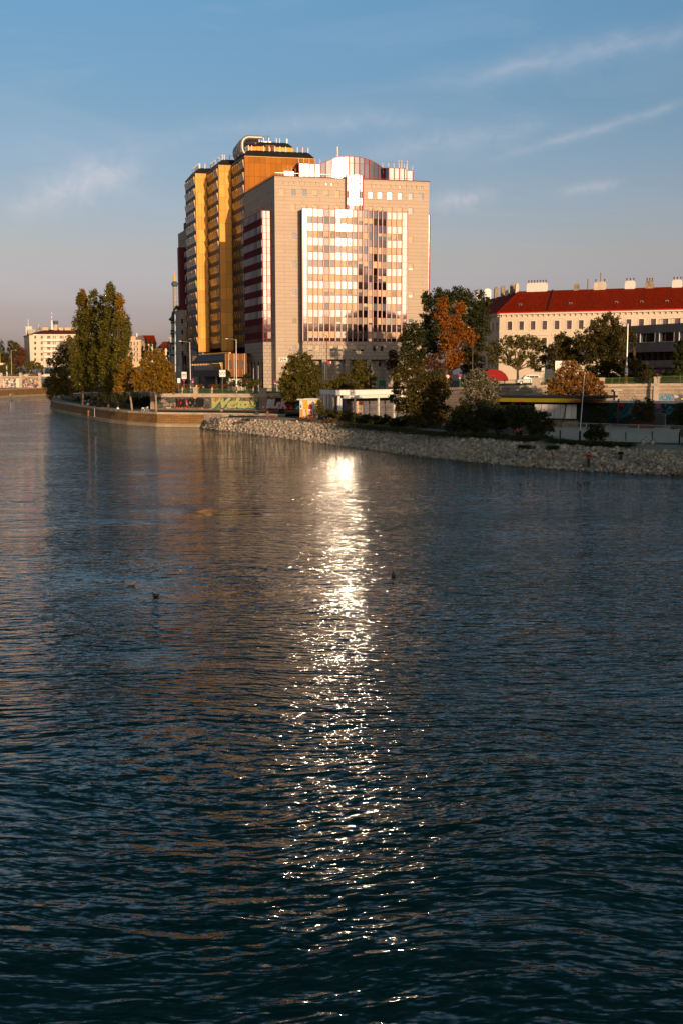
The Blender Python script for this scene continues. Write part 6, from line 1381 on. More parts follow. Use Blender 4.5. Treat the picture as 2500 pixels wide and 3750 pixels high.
def furniture():
    # mesh fences
    def mesh_panel(u0, v0, u1, v1, h, lab, z=2.6, feet=True, sp=.12):
        p, q = PZ(u0, v0, z), PZ(u1, v1, z); F = Fac(p.xy, (q-p).xy); L = (q-p).xy.length; r = thing('fence_panel', lab, 'fence panel', p.lerp(q, .5), 'mesh fence panels of the sand court')
        t = MB()
        for c in (.0, L-.06): F.box(t, c, c+.06, z, z+h, -.03, .03, 'steel')
        F.box(t, 0, L, z+h-.05, z+h, -.025, .025, 'steel'); F.box(t, 0, L, z+.1, z+.14, -.02, .02, 'steel'); t.build('frame', r)
        t = MB(); c = sp
        while c < L-.05: F.box(t, c, c+.012, z+.14, z+h-.05, -.008, .004, 'steel'); c += sp
        c = z+.3
        while c < z+h-.1: F.box(t, 0, L, c, c+.01, -.008, .004, 'steel'); c += .26
        t.build('wire_mesh', r)
        if feet:
            t = MB(); F.box(t, -.35, .35, z, z+.14, -.3, .3, 'concrete2'); t.build('foot', r)
    us = [(2057, 1605), (2143, 1608), (2231, 1612), (2334, 1616), (2446, 1620), (2560, 1624)]
    labs = ['mesh fence panel left of the white flagpole', 'mesh fence panel behind the round bush', 'mesh fence panel right of the round bush', 'mesh fence panel behind the parked bicycle', 'mesh fence panel at the right edge near the black post']
    for (a, b), l in zip(zip(us, us[1:]), labs): mesh_panel(a[0], a[1], b[0], b[1], 2.1, l, feet=False)
    us = [(2170, 1551), (2220, 1554), (2280, 1556), (2332, 1559), (2386, 1562), (2433, 1566), (2500, 1569)]
    labs = ['far mesh fence panel before the dark shutters', 'far mesh fence panel before the left mural', 'far mesh fence panel before the turquoise leaves', 'tall far mesh fence panel before the bamboo', 'far mesh fence panel before the pink painted flower', 'far mesh fence panel at the right end of the court']
    for (a, b), l in zip(zip(us, us[1:]), labs): mesh_panel(a[0], a[1], b[0], b[1], 2.2, l, sp=.2)
    # black bollard posts
    for u, v, h, lab in ((2049, 1606, 1.05, 'black post left of the white flagpole'), (2289, 1614, 1.05, 'black post between the round bush and the bicycle'), (2385, 1617, 1.25, 'black post right behind the bicycle'), (2485, 1624, 1.35, 'thick black post at the right edge')):
        p = PZ(u, v, 2.6); t = MB(); t.box((p.x, p.y, p.z+h/2), (.16, .16, h), 'black'); t.box((p.x, p.y, p.z+h+.02), (.12, .12, .04), 'black'); o = t.build('bollard', loc=p); tag(o, lab, 'post', 'black posts of the court')
    p = PZ(2121, 1611, 2.6); r = thing('flagpole', 'thin white flagpole with a black foot in front of the sand court', 'flagpole', p); t = MB(); t.tube((p.x, p.y, 3.6), (p.x+.35, p.y, 11.0-4.0*131/3734), .055, .035, 'white', 8); t.build('pole', r); t = MB(); t.box((p.x, p.y, 3.15), (.2, .2, 1.2), 'black'); t.build('foot', r)
    # driftwood on the rocks
    p, q = PZ(1906, 1703, .4), PZ(2040, 1668, 1.6); t = MB(); t.tube(p, p.lerp(q, .5)+Vector((0, 0, .1)), .12, .08, 'barkpale', 7); t.tube(p.lerp(q, .5)+Vector((0, 0, .1)), q, .08, .03, 'barkpale', 7); o = t.build('driftwood', loc=p); tag(o, 'long bleached branch lying across the rocks', 'driftwood')
    # street lamps
    def lamp(u0, v0, ut, vt, uh, vh, D, lab, m='steel', zb=6.6, wrap=False, r=.11):
        b = PD(u0, v0, D); b.z = zb; top = PD(ut, vt, D); hd = PD(uh, vh, D); ro = thing('street_lamp', lab, 'street lamp', b, 'street lamps'); t = MB()
        t.tube(b, b.lerp(top, .35), r*1.25, r, m, 10); t.tube(b.lerp(top, .35), top, r, r*.6, m, 10); t.tube(b, b+Vector((0, 0, .4)), r*1.6, None, m, 10); t.build('pole', ro)
        t = MB(); d = (hd-top); e = top+d*.75; t.tube(top-Vector((0, 0, .05)), e, r*.45, r*.35, m, 8); t.build('arm', ro)
        t = MB(); dn = d.normalized(); w = d.length*.3
        P = [e+Vector((0, .16, -.05)), e+Vector((0, -.16, -.05)), hd+Vector((0, -.12, -.05)), hd+Vector((0, .12, -.05)), e+Vector((0, .14, .1)), e+Vector((0, -.14, .1)), hd+Vector((0, -.08, .04)), hd+Vector((0, .08, .04))]
        t.hexa(P, 'signwhite'); t.build('lamp_head', ro)
        if wrap:
            t = MB(); t.tube(b+Vector((0, 0, .1)), b+Vector((0, 0, 1.5)), r*1.7, None, wrap[0], 12); t.tube(b+Vector((0, 0, 1.5)), b+Vector((0, 0, 2.9)), r*1.55, None, wrap[1], 12)
            for k in range(5): t.tube(b+Vector((0, 0, .3+k*.55)), b+Vector((0, 0, .45+k*.55)), r*1.78, None, ('signwhite', 'signred', 'yellow', 'signblue', 'signwhite')[k], 12)
            t.build('sticker_wrap', ro)
    lamp(699, 1420, 696, 1253, 656, 1249, 238, 'grey street lamp left of the golden building foot, arm pointing left', wrap=('signwhite', 'blindgrey'))
    lamp(867, 1425, 865.5, 1243, 826, 1240, 238, 'grey street lamp before the golden low wing, stickers round its foot', wrap=('redcanvas', 'signwhite'))
    lamp(1196, 1400, 1197, 1228, 1171, 1223, 244, 'thin brown street lamp in front of the mirrored bay', 'brown')
    lamp(1728, 1370, 1730, 1204, 1711, 1198, 206, 'brown street lamp in front of the orange maple', 'brown', 7.5)
    lamp(2290, 1408, 2297, 1186, 2262, 1172, 188, 'tall lamp mast with an orange band at its foot by the right railing', 'steel', 9.2, ('orange', 'signwhite'), .17)
    lamp(1363, 1425, 1362, 1330, 1352, 1318, 236, 'short white lamp between the two green street trees', 'white', 7.4, None, .06)
    lamp(42.5, 1345, 42, 1283, 62, 1282, 532, 'far street lamp before the dark trees on the left bank', 'steel', 9.7, None, .14)
    lamp(161, 1340, 160.5, 1284, 152, 1283, 545, 'far street lamp before the pale apartment block', 'steel', 9.7, None, .14)
    lamp(621, 1300, 621, 1261, 607, 1259, 380, 'distant street lamp beside the old green corner house', 'steel', 6.6, None, .12)
    # flagpoles
    for u, v0, lab in ((838, 1296, 'white flagpole at the left corner of the golden end wall'), (841.5, 1372, 'short pole right beside the left white flagpole'), (858.5, 1296, 'white flagpole at the middle of the golden end wall'), (896, 1296, 'white flagpole at the right corner of the golden end wall'), (929, 1352, 'grey pole before the left stone columns'), (946.5, 1342, 'grey pole before the right stone columns')):
        b = PD(u, 1405, 264); b.z = 6.5; t = PD(u, v0, 264); q = MB(); q.tube(b, t, .09, .05, 'white' if 'white' in lab else 'steel', 8); q.tube(t, t+Vector((0, 0, .12)), .09, None, 'white', 8); o = q.build('flagpole', loc=b); tag(o, lab, 'flagpole', 'poles before the office buildings')
    # signs
    def sign_post(u, vb, D, zb, top_v, lab, cat='road sign', group=None, name='road_sign'):
        b = PD(u, vb, D); b.z = zb; t = PD(u, top_v, D); r = thing(name, lab, cat, b, group); q = MB(); q.tube(b, t, .05, None, 'steel', 6); q.build('pole', r); return r, b, Fac((b.x-5, b.y), (1, 0))
    for u0, u1, v0, v1, lab, arr in ((666, 684, 1362, 1387.5, 'white lane arrow board left, four arrows, above the left railing', 0), (804, 826.5, 1355, 1380, 'white lane arrow board right, before the dark low wing', 1)):
        r, b, F = sign_post((u0+u1)/2, 1420, 240, 6.6, v1-3, lab, 'traffic sign', 'lane arrow boards', 'lane_sign'); q = MB(); a0, a1 = F.ua(u0, v0, .08), F.ua(u1, v0, .08); z0, z1 = F.px(u0, v1, .08)[1], F.px(u0, v0, .08)[1]
        F.box(q, a0, a1, z0, z1, .05, .11, 'signwhite'); q.build('board', r); q = MB(); n = 4
        for i in range(n):
            c = a0+(a1-a0)*(i+.7)/(n+.35); lean = .0 if not arr else (.12 if i % 2 else -.14); zb_, zt_ = z0+.28*(z1-z0), z0+.68*(z1-z0)
            q.add([F.pt(c-.045-lean, .125, zb_), F.pt(c+.045-lean, .125, zb_), F.pt(c+.045+lean*.6, .125, zt_-.1), F.pt(c-.045+lean*.6, .125, zt_-.1)], [(0, 1, 2, 3)], 'black'); c2 = c+lean*.7
            q.add([F.pt(c2-.11, .125, zt_-.12), F.pt(c2+.11, .125, zt_-.12), F.pt(c2, .125, zt_+.1)], [(0, 1, 2)], 'black')
        for c in (.3, .75): F.box(q, a0+(a1-a0)*c-.09, a0+(a1-a0)*c+.09, z1-.28, z1-.14, .11, .125, 'fingrey')
        q.build('arrows', r)
    def round_sign(u, v, D, zb, vb, lab, kind='nostop', plate=True, rad=.32):
        r, b, F = sign_post(u, vb, D, zb, v, lab); c, z = F.px(u, v, .1); t = MB()
        def disc(rr, d, m): t.add([F.pt(c+rr*math.cos(k*math.pi/10), d, z+rr*math.sin(k*math.pi/10)) for k in range(20)], [tuple(range(20))], m)
        disc(rad, .075, 'signred'); disc(rad*.72, .085, 'signblue' if kind == 'nostop' else 'signwhite')
        if kind == 'nostop':
            for sg in (1, -1): e = rad*.62; w = .05; t.add([F.pt(c-e-w, .095, z-e*sg), F.pt(c-e+w, .095, z-e*sg), F.pt(c+e+w, .095, z+e*sg), F.pt(c+e-w, .095, z+e*sg)], [(0, 1, 2, 3)], 'signred')
        elif kind == 'turn':
            F.box(t, c-.05, c+.02, z-.16, z+.05, .09, .097, 'black'); F.box(t, c-.05, c+.14, z+.02, z+.08, .09, .097, 'black')
        t.build('disc', r)
        if plate: t = MB(); F.box(t, c-.2, c+.2, z-.55, z-.38, .07, .09, 'signwhite'); t.build('plate', r)
    round_sign(675, 1392, 239, 6.6, 1418, 'round no stopping sign under the left lane arrow board', plate=False)
    round_sign(706.5, 1391, 236, 6.6, 1418, 'round no stopping sign right of the left street lamp')
    round_sign(906, 1398.5, 239, 6.6, 1422, 'round no stopping sign before the clipped bushes with a white plate on top')
    round_sign(1008, 1397, 240, 6.9, 1420, 'small round sign between the stone corner and the green tree')
    round_sign(1637.5, 1379, 200, 8, 1410, 'round white sign with a red rim between the maple and the silver bush', 'turn', False, .42)
    round_sign(1682.5, 1376, 204, 8, 1405, 'round no stopping sign left of the brown lamp above the silver bush')
    round_sign(2407, 1361, 182, 9.4, 1385, 'round red no stopping sign above the slim pale pillar')
    b = PD(906, 1390, 239); F = Fac((b.x-5, b.y), (1, 0)); 
    r, b, F = sign_post(1987, 1400, 190, 9.0, 1343, 'upright white sign with a red lower half right of the white van'); q = MB(); a0, a1 = F.ua(1982, 1350, .1), F.ua(1992, 1350, .1); zz = lambda v: F.px(1987, v, .1)[1]
    F.box(q, a0, a1, zz(1367), zz(1347.5), .06, .1, 'signwhite'); F.box(q, a0+.04, a1-.04, zz(1364), zz(1359), .1, .11, 'signred'); q.add([F.pt((a0+a1)/2-.12, .115, zz(1358)), F.pt((a0+a1)/2+.12, .115, zz(1358)), F.pt((a0+a1)/2, .115, zz(1353))], [(0, 1, 2)], 'black'); q.build('board', r)
    r, b, F = sign_post(656, 1420, 238, 6.6, 1400, 'small white notice board left of the lane arrow boards', 'notice board', None, 'notice_board'); q = MB(); F.box(q, F.ua(650.5, 1390, .1), F.ua(661, 1390, .1), F.px(655, 1402.5, .1)[1], F.px(655, 1385, .1)[1], .05, .12, 'signwhite'); q.build('board', r)
    r, b, F = sign_post(1190, 1400, 243, 6.8, 1330, 'small red and white sign fixed high beside the thin brown lamp', 'sign', None, 'shop_sign'); q = MB(); F.box(q, F.ua(1197.5, 1325, .1), F.ua(1213, 1325, .1), F.px(1200, 1332, .1)[1], F.px(1200, 1323, .1)[1], .05, .15, 'signred'); F.box(q, F.ua(1209, 1325, .1), F.ua(1213, 1325, .1), F.px(1200, 1331, .1)[1], F.px(1200, 1324, .1)[1], .15, .16, 'signwhite'); q.build('board', r)
    # billboard
    p, q_ = PD(2031, 1366, 194), PD(2087, 1366, 194); F = Fac(p.xy, (q_-p).xy); L = (q_-p).length; r = thing('billboard', 'pale poster billboard half hidden behind the amber tree', 'billboard', (p.x+1.4, p.y, 9)); z0, z1 = p.z, PD(2031, 1322, 194).z
    t = MB(); F.box(t, 0, L, z0, z1, -.2, 0, 'steel'); F.box(t, .3, .5, 8.6, z0, -.2, 0, 'steel'); F.box(t, L-.5, L-.3, 8.6, z0, -.2, 0, 'steel'); t.build('frame', r); t = MB(); F.quad(t, .12, L-.12, z0+.12, z1-.12, .02, 'white'); t.build('poster', r)
    t = MB(); F.quad(t, .3, L*.5, z0+.3, z0+.9, .03, 'blindgrey'); F.quad(t, L*.6, L-.3, z0+1.2, z1-.4, .03, 'oldgreen'); t.build('poster_print', r)
    # red canopy
    c = PD(1822, 1395, 206); c.z = 8.6; r = thing('red_canopy', 'bright red rounded canopy below the flat-crowned tree', 'canopy', c); t = MB(); D = 206; prof = []
    Pf = [(1782, 1395), (1782, 1358), (1790, 1352), (1815, 1353), (1835, 1358), (1850, 1370), (1859, 1385), (1859, 1395)]
    fr = [PD(u, v, D) for u, v in Pf]; bk = [PD(u, v, D)+Vector((0, 4, 0)) for u, v in Pf]; n = len(fr); t.add(fr+bk, [tuple(range(n-1, -1, -1)), tuple(range(n, 2*n))]+[(i, (i+1) % n, n+(i+1) % n, n+i) for i in range(n)], 'redcanvas'); t.build('canvas', r)
    # green box on the street
    p, q_ = PD(1385, 1414, 240), PD(1410.5, 1414, 240); F = Fac(p.xy, (q_-p).xy); L = (q_-p).length; r = thing('green_board', 'green panel box standing under the street trees', 'container', (p.x, p.y, 7)); t = MB(); F.box(t, 0, L, p.z, PD(1385, 1393, 240).z, -1.2, 0, 'green'); t.build('panel', r); t = MB(); F.box(t, .1, .25, 6.6, p.z, -1, -.1, 'black'); F.box(t, L-.25, L-.1, 6.6, p.z, -1, -.1, 'black'); t.build('leg', r)
    # red and white safety beacons on the pavement
    for u, lab in ((668, 'small red and white beacon left of the left lane sign'), (720, 'red and white beacon on top of the short stone pillar'), (777, 'red and white beacon behind the middle of the long railing'), (926, 'red and white beacon near the right end of the long railing')):
        b = PD(u, 1425, 236 if u != 720 else 233.2); b.z = 6.6 if u != 720 else 8.0; h = 1.5 if u != 720 else .55; t = MB()
        for k in range(4): t.box((b.x+.03*k, b.y, b.z+h*(k+.5)/4), (.30, .12, h/4), 'signwhite' if k % 2 == 0 else 'orange')
        o = t.build('beacon', loc=b); tag(o, lab, 'beacon', 'red and white beacons')
furniture()

# ------------------------------------------------------------------ vehicles, bicycles, ducks, people
def car(name, label, loc, rz, body='carwhite', L=4.5, H=1.7, van=False, group=None):
    r = thing(name, label, 'car' if not van else 'van', loc, group); r.rotation_euler.z = rz; ORG[r] = Vector((0, 0, 0)); W_ = .9
    def P(x, y, z): return (x, y, z)
    prof = [(-L/2, .35), (-L/2, .75), (-L/2+.1, .95), (-L/2+1.0, 1.05), (-L/2+1.75, H-.08), (-L/2+2.4, H), (L/2-.5, H-.02), (L/2-.12, H-.35), (L/2, .95), (L/2, .35)]
    n = len(prof); t = MB(); w = [W_]*n
    w = [.86 if 3 < i < 8 and i != 3 else .92 for i in range(n)]
    t.add([P(x, -w[i], z) for i, (x, z) in enumerate(prof)]+[P(x, w[i], z) for i, (x, z) in enumerate(prof)], [tuple(range(n)), tuple(range(2*n-1, n-1, -1))]+[(i, n+i, n+(i+1) % n, (i+1) % n) for i in range(n)], body); t.build('body', r)
    t = MB()
    for s in (-1, 1):
        y = s*.895; x0 = -L/2+1.45
        for (a, b) in ((x0, x0+.95), (x0+1.02, x0+1.95), (x0+2.0, L/2-.35)):
            t.add([P(a+(.0 if a > x0 else 0), y, 1.1), P(b, y, 1.1), P(b-(.12 if b > L/2-.4 else 0), y*.985, H-.18), P(a+(.42 if a == x0 else 0), y*.985, H-.18)], [(0, 1, 2, 3) if s < 0 else (3, 2, 1, 0)], 'glassdark')
    t.build('window', r)
    for x in (-L/2+.85, L/2-.85):
        for s in (-1, 1): t = MB(); t.tube((x, s*.72, .34), (x, s*.95, .34), .34, None, 'tyre', 16); wheel = t.build('wheel', r); t = MB(); t.tube((x, s*.95, .34), (x, s*.962, .34), .19, None, 'steel', 12); t.build('hub_cap', wheel)
    for s in (-1, 1): t = MB(); t.box((-L/2+.02, s*.65, .8), (.1, .3, .16), 'signwhite'); t.build('headlight', r); t = MB(); t.box((L/2-.01, s*.75, .95), (.06, .2, .35), 'signred'); t.build('tail_light', r)
    return r
p = PD(1931, 1400, 197); car('parked_van', 'white van parked behind the green railing beside the wide stone pillar', (p.x, p.y, 9.02), 0, 'carwhite', 4.6, 1.85, True)
for u, b, lab in ((78, 'black', 'small dark car parked on the far left bank'), (98, 'whitegrey', 'pale grey car parked on the far left bank'), (120, 'redcanvas', 'small red car parked under the far street trees'), (170, 'carwhite', 'white car standing behind the far underpass wall')):
    p = PD(u, 1370, 536); car('parked_car', lab, (p.x, p.y, 9.62), 0, b, 4.3, 1.5, group='cars on the far left bank')

def bicycle(label, loc, rz, m='black', lean=0.1, scale=1.0, group=None):
    r = thing('bicycle', label, 'bicycle', loc, group); r.rotation_euler = (lean, 0, rz); r.scale = (scale,)*3; ORG[r] = Vector((0, 0, 0))
    for x in (-.53, .53):
        t = MB(); n = 20; pts = [Vector((x+.34*math.cos(2*math.pi*k/n), 0, .35+.34*math.sin(2*math.pi*k/n))) for k in range(n+1)]; t.path(pts, .024, 'tyre' if m != 'whitegrey' else 'whitegrey', 6)
        for k in range(8): a = math.pi*k/8; t.tube((x-.33*math.cos(a), 0, .35-.33*math.sin(a)), (x+.33*math.cos(a), 0, .35+.33*math.sin(a)), .006, None, 'steel', 4)
        t.build('wheel', r)
    A, B_, Cc, D_, E = Vector((-.53, 0, .35)), Vector((-.08, 0, .30)), Vector((-.22, 0, .82)), Vector((.36, 0, .85)), Vector((.53, 0, .35)); t = MB()
    for a, b in ((A, B_), (A, Cc), (B_, Cc), (Cc, D_), (B_, D_), (D_, E)): t.tube(a, b, .022, None, m, 6)
    t.build('frame', r); t = MB(); t.tube(Cc, Cc+Vector((-.03, 0, .12)), .016, None, 'steel', 6); t.box((-.26, 0, .96), (.26, .13, .05), 'black'); t.build('saddle', r)
    t = MB(); t.tube(D_, D_+Vector((-.03, 0, .2)), .016, None, 'steel', 6); t.path([Vector((.25, -.26, 1.06)), Vector((.34, -.1, 1.05)), Vector((.34, .1, 1.05)), Vector((.25, .26, 1.06))], .014, 'steel', 6); t.build('handlebar', r)
    if m == 'whitegrey': t = MB(); t.box((-.5, 0, .78), (.4, .24, .2), 'signwhite'); t.box((.55, 0, .95), (.25, .3, .22), 'signwhite'); t.build('basket', r)
    return r
p = PZ(2371, 1634, 2.45); bicycle('dark bicycle leaning before the mesh fence near the right black post', (p.x, p.y, 2.48), R(4), 'steel', -.12, 1.1)
p = PZ(2520, 1640, 2.45); bicycle('bicycle cut by the right edge of the photo beside the thick black post', (p.x+.1, p.y, 2.48), R(0), 'black', -.1)
p = PZ(530, 1509, 3); bicycle('white bicycle with baskets standing on the quay edge by the thin plane tree', (p.x, p.y+1.0, 3.05), R(-6), 'whitegrey', .08, 1.0)
p = PZ(378, 1492, 3); bicycle('dark bicycle lying beside the seated couple under the poplars', (p.x, p.y+3, 3.05), R(20), 'black', .3)
p = PZ(358, 1491, 3); bicycle('bicycle parked left of the seated couple under the poplars', (p.x, p.y+4, 3.05), R(-30), 'black', .1)
p = PZ(308, 1480, 3); bicycle('pale bicycle standing at the far bend of the quay', (p.x, p.y+3, 3.05), R(30), 'whitegrey', .1)

def person(label, loc, rz=0, pose='stand', top=(.1, .1, .12), legs=(.03, .04, .08), hair=(.04, .025, .015), h=1.75, group=None):
    r = thing('person', label, 'person', loc, group); r.rotation_euler.z = rz; s = h/1.75; r.scale = (s, s, s); ORG[r] = Vector((0, 0, 0))
    # joints: x to the side, y towards the front is -y
    if pose in ('stand', 'hold', 'walk'):
        st = .28 if pose == 'walk' else .03; hip = (0, 0, .92); J = dict(hip=hip, chest=(0, -.0, 1.28), neck=(0, 0, 1.48), head=(0, -.02, 1.64))
        for sd, k in ((-1, 1), (1, -1)):
            J['h%d' % sd] = (sd*.1, 0, .88); J['k%d' % sd] = (sd*.11, -.04-st*k*.5, .48); J['a%d' % sd] = (sd*.12, .02-st*k*.9, .08); J['t%d' % sd] = (sd*.13, -.14-st*k*.9, .04)
            J['s%d' % sd] = (sd*.19, 0, 1.42)
            if pose == 'hold': J['e%d' % sd] = (sd*.25, -.04, 1.14); J['w%d' % sd] = (sd*.10, -.26, 1.12)
            else: J['e%d' % sd] = (sd*.26, st*k*.4, 1.14); J['w%d' % sd] = (sd*.27, -.06+st*k*.7, .88)
    else:   # seated, legs hanging or stretched
        J = dict(hip=(0, 0, .10), chest=(0, .06, .46), neck=(0, .02, .66), head=(0, -.02, .82))
        for sd in (-1, 1):
            J['h%d' % sd] = (sd*.1, -.02, .10); J['k%d' % sd] = (sd*.12, -.45, .12 if pose == 'dangle' else .38); J['a%d' % sd] = (sd*.12, -.50 if pose == 'dangle' else -.62, -.32 if pose == 'dangle' else .06); J['t%d' % sd] = (sd*.13, -.64 if pose == 'dangle' else -.76, -.36 if pose == 'dangle' else .05)
            J['s%d' % sd] = (sd*.19, .04, .60); J['e%d' % sd] = (sd*.25, -.02, .33); J['w%d' % sd] = (sd*.15, -.28, .25)
    def skinned(nm, keys, edges, rad, m, sub=2):
        me = bpy.data.meshes.new(nm); me.from_pydata([J[k] for k in keys], [(keys.index(a), keys.index(b)) for a, b in edges], []); o = link(bpy.data.objects.new(nm, me)); o.parent = r
        md = o.modifiers.new('skin', 'SKIN'); md.use_smooth_shade = True
        for i, k in enumerate(keys): me.skin_vertices[0].data[i].radius = (rad[k[0] if k not in rad else k],)*2 if not isinstance(rad.get(k, rad.get(k[0])), tuple) else rad.get(k, rad.get(k[0]))
        me.skin_vertices[0].data[0].use_root = True; sb = o.modifiers.new('sub', 'SUBSURF'); sb.levels = sb.render_levels = 1 if sub == 1 else 2; me.materials.append(m); return o
    ks = ['hip', 'chest', 'neck', 'head']; E = [('hip', 'chest'), ('chest', 'neck'), ('neck', 'head')]
    for sd in (-1, 1):
        ks += ['%s%d' % (c, sd) for c in 'hkatsew']; E += [('hip', 'h%d' % sd), ('h%d' % sd, 'k%d' % sd), ('k%d' % sd, 'a%d' % sd), ('a%d' % sd, 't%d' % sd), ('chest', 's%d' % sd), ('s%d' % sd, 'e%d' % sd), ('e%d' % sd, 'w%d' % sd)]
    # hands with fingers
    for sd in (-1, 1):
        w_, e_ = Vector(J['w%d' % sd]), Vector(J['e%d' % sd]); d = (w_-e_).normalized(); side = Vector((1, 0, 0)) if abs(d.x) < .8 else Vector((0, 0, 1))
        J['p%d' % sd] = tuple(w_+d*.07); ks.append('p%d' % sd); E.append(('w%d' % sd, 'p%d' % sd))
        for f in range(5):
            q = side*(f-1.6)*.021 if f < 4 else side*.05*-sd; ln = (.075, .085, .08, .065, .04)[f]; nm = 'f%d%d' % (f, sd); J[nm] = tuple(w_+d*(.07+ln)+q) if f < 4 else tuple(w_+d*.05+q); ks.append(nm); E.append(('p%d' % sd if f < 4 else 'w%d' % sd, nm))
    rad = dict(hip=.13, chest=.145, neck=.055, head=(.085, .105), h=.085, k=.055, a=.038, t=.035, s=.06, e=.042, w=.028, p=(.038, .018), f=.009)
    sk = skinned('body', ks, E, rad, M['skin'])
    # face: eyes, nose and mouth stay part of the head shape at this size
    mt = mat('top', top, .8, 0, .1, 6); ml = mat('trousers', legs, .8, 0, .1, 6); mh = mat('hair', hair, .7)
    skinned('top', ['hip', 'chest', 'neck0' if False else 'chest', 's-1', 'e-1', 's1', 'e1'][0:2]+['s-1', 'e-1', 'w-1', 's1', 'e1', 'w1'], [('hip', 'chest'), ('chest', 's-1'), ('s-1', 'e-1'), ('e-1', 'w-1'), ('chest', 's1'), ('s1', 'e1'), ('e1', 'w1')], dict(hip=.155, chest=.17, s=.085, e=.062, w=.042), mt)
    skinned('trousers', ['hip', 'h-1', 'k-1', 'a-1', 'h1', 'k1', 'a1'], [('hip', 'h-1'), ('h-1', 'k-1'), ('k-1', 'a-1'), ('hip', 'h1'), ('h1', 'k1'), ('k1', 'a1')], dict(hip=.15, h=.105, k=.078, a=.06), ml)
    hd = Vector(J['head']); t = MB(); t.lathe((hd.x, hd.y+.025, hd.z), [(.085, -.02), (.108, .03), (.100, .08), (.07, .12), (.02, .135)], mh, 12); t.build('hair', r, smooth=True)
    t = MB()
    for sd in (-1, 1): t.tube(J['a%d' % sd], J['t%d' % sd], .055, .045, 'black', 8); 
    t.build('shoes', r); return r
def at(u, v, z): return PZ(u, v, z)
p = PD(2153.5, 1711, 115.9); person('person in a red top and dark trousers fishing low on the rocks', (p.x, p.y, p.z), R(15), 'hold', (.30, .012, .02), (.03, .05, .06), h=1.78)
p = PD(2269.5, 1702, 115.9); person('person in a dark jacket and jeans standing on the rocks, hands before the chest', (p.x, p.y, p.z), R(-10), 'hold', (.012, .012, .016), (.02, .035, .07), h=1.82)
p = PD(1893, 1597, 136); person('person in a red top sitting in the shade of the dark bush', (p.x, p.y, 2.95), R(0), 'sit', (.45, .02, .02), (.05, .03, .02))
p = PD(1904, 1597, 136); person('person in dark blue sitting beside the one in red', (p.x, p.y, 2.95), R(-20), 'sit', (.015, .02, .07), (.01, .01, .015))
t = MB(); b = PD(1897, 1597, 136.3); t.box((b.x, b.y, 2.93), (2.6, .45, .08), 'barkpale'); t.box((b.x-.9, b.y, 2.75), (.1, .4, .32), 'black'); t.box((b.x+.9, b.y, 2.75), (.1, .4, .32), 'black'); o = t.build('bench', loc=(b.x, b.y, 2.6)); tag(o, 'low wooden bench below the dark bush with two people on it', 'bench')
p = PZ(980, 1539, 2.3); person('person in a brown shirt and grey jeans standing on the gravel before the urban wall', (p.x, p.y, 2.35), R(30), 'stand', (.20, .09, .07), (.10, .12, .16), h=1.8)
q = LOW[1].lerp(LOW[2], .9); q = PD(938, 1513, 206.5); person('person in a dark top and blue trousers sitting on the low wall, legs stretched right', (q.x, q.y, 3.02), R(60), 'dangle', (.05, .04, .05), (.03, .12, .18))
p = PD(812, 1508, 211); person('small person sitting on the grass at the quay edge above the painted bubbles', (p.x, p.y, 3.02), R(0), 'sit', (.35, .25, .18), (.1, .09, .08))
for u, lab in ((1024, 'left person in black of the group before the black graffiti'), (1031, 'middle person in black of the group before the black graffiti'), (1038, 'right person in black with fair hair before the black graffiti')):
    p = PD(u, 1530, 206); person(lab, (p.x, p.y, 2.55), R(u*37), 'stand', (.008, .008, .010), (.008, .008, .01), (.2, .12, .06) if u == 1038 else (.03, .02, .02), h=1.75)
p = PD(434, 1505, 222.3); q = PZ(434, 1503.5, 3); person('person in a white shirt sitting on the quay edge with legs hanging over the water', (q.x, q.y-.25, 3.03), R(35), 'dangle', (.75, .70, .62), (.03, .05, .08))
q = PZ(371, 1492, 3); person('person in dark clothes sitting under the poplars beside the bicycles', (q.x, q.y+2.2, 3.02), R(-20), 'sit', (.02, .02, .03), (.3, .04, .03)); person('fair-haired person in red sitting beside the one in dark clothes', (q.x-.9, q.y+2.4, 3.02), R(30), 'sit', (.3, .05, .04), (.03, .03, .04), (.3, .18, .08))
q = PZ(319, 1487.5, 3); person('person crouching alone on the far bend of the quay', (q.x, q.y+1.2, 3.02), R(10), 'sit', (.5, .4, .3), (.1, .1, .1))
p = PD(746, 1414, 254); person('person in a pale shirt walking on the pavement below the dark low wing', (p.x, p.y, 6.65), R(80), 'walk', (.55, .50, .46), (.04, .04, .06))
p = PD(8.5, 1428, 508); person('person in a red jacket on the far left quay', (p.x, p.y, 4.02), R(40), 'stand', (.6, .04, .03), (.03, .03, .04)); p = PD(135, 1420, 524); person('person in dark clothes before the colourful far graffiti', (p.x, p.y, 4.02), R(90), 'stand', (.03, .06, .07), (.02, .02, .03))
p = PD(45, 1372, 531); person('person in a red coat behind the far balustrade', (p.x, p.y, 9.62), R(90), 'walk', (.5, .06, .05), (.05, .05, .06))

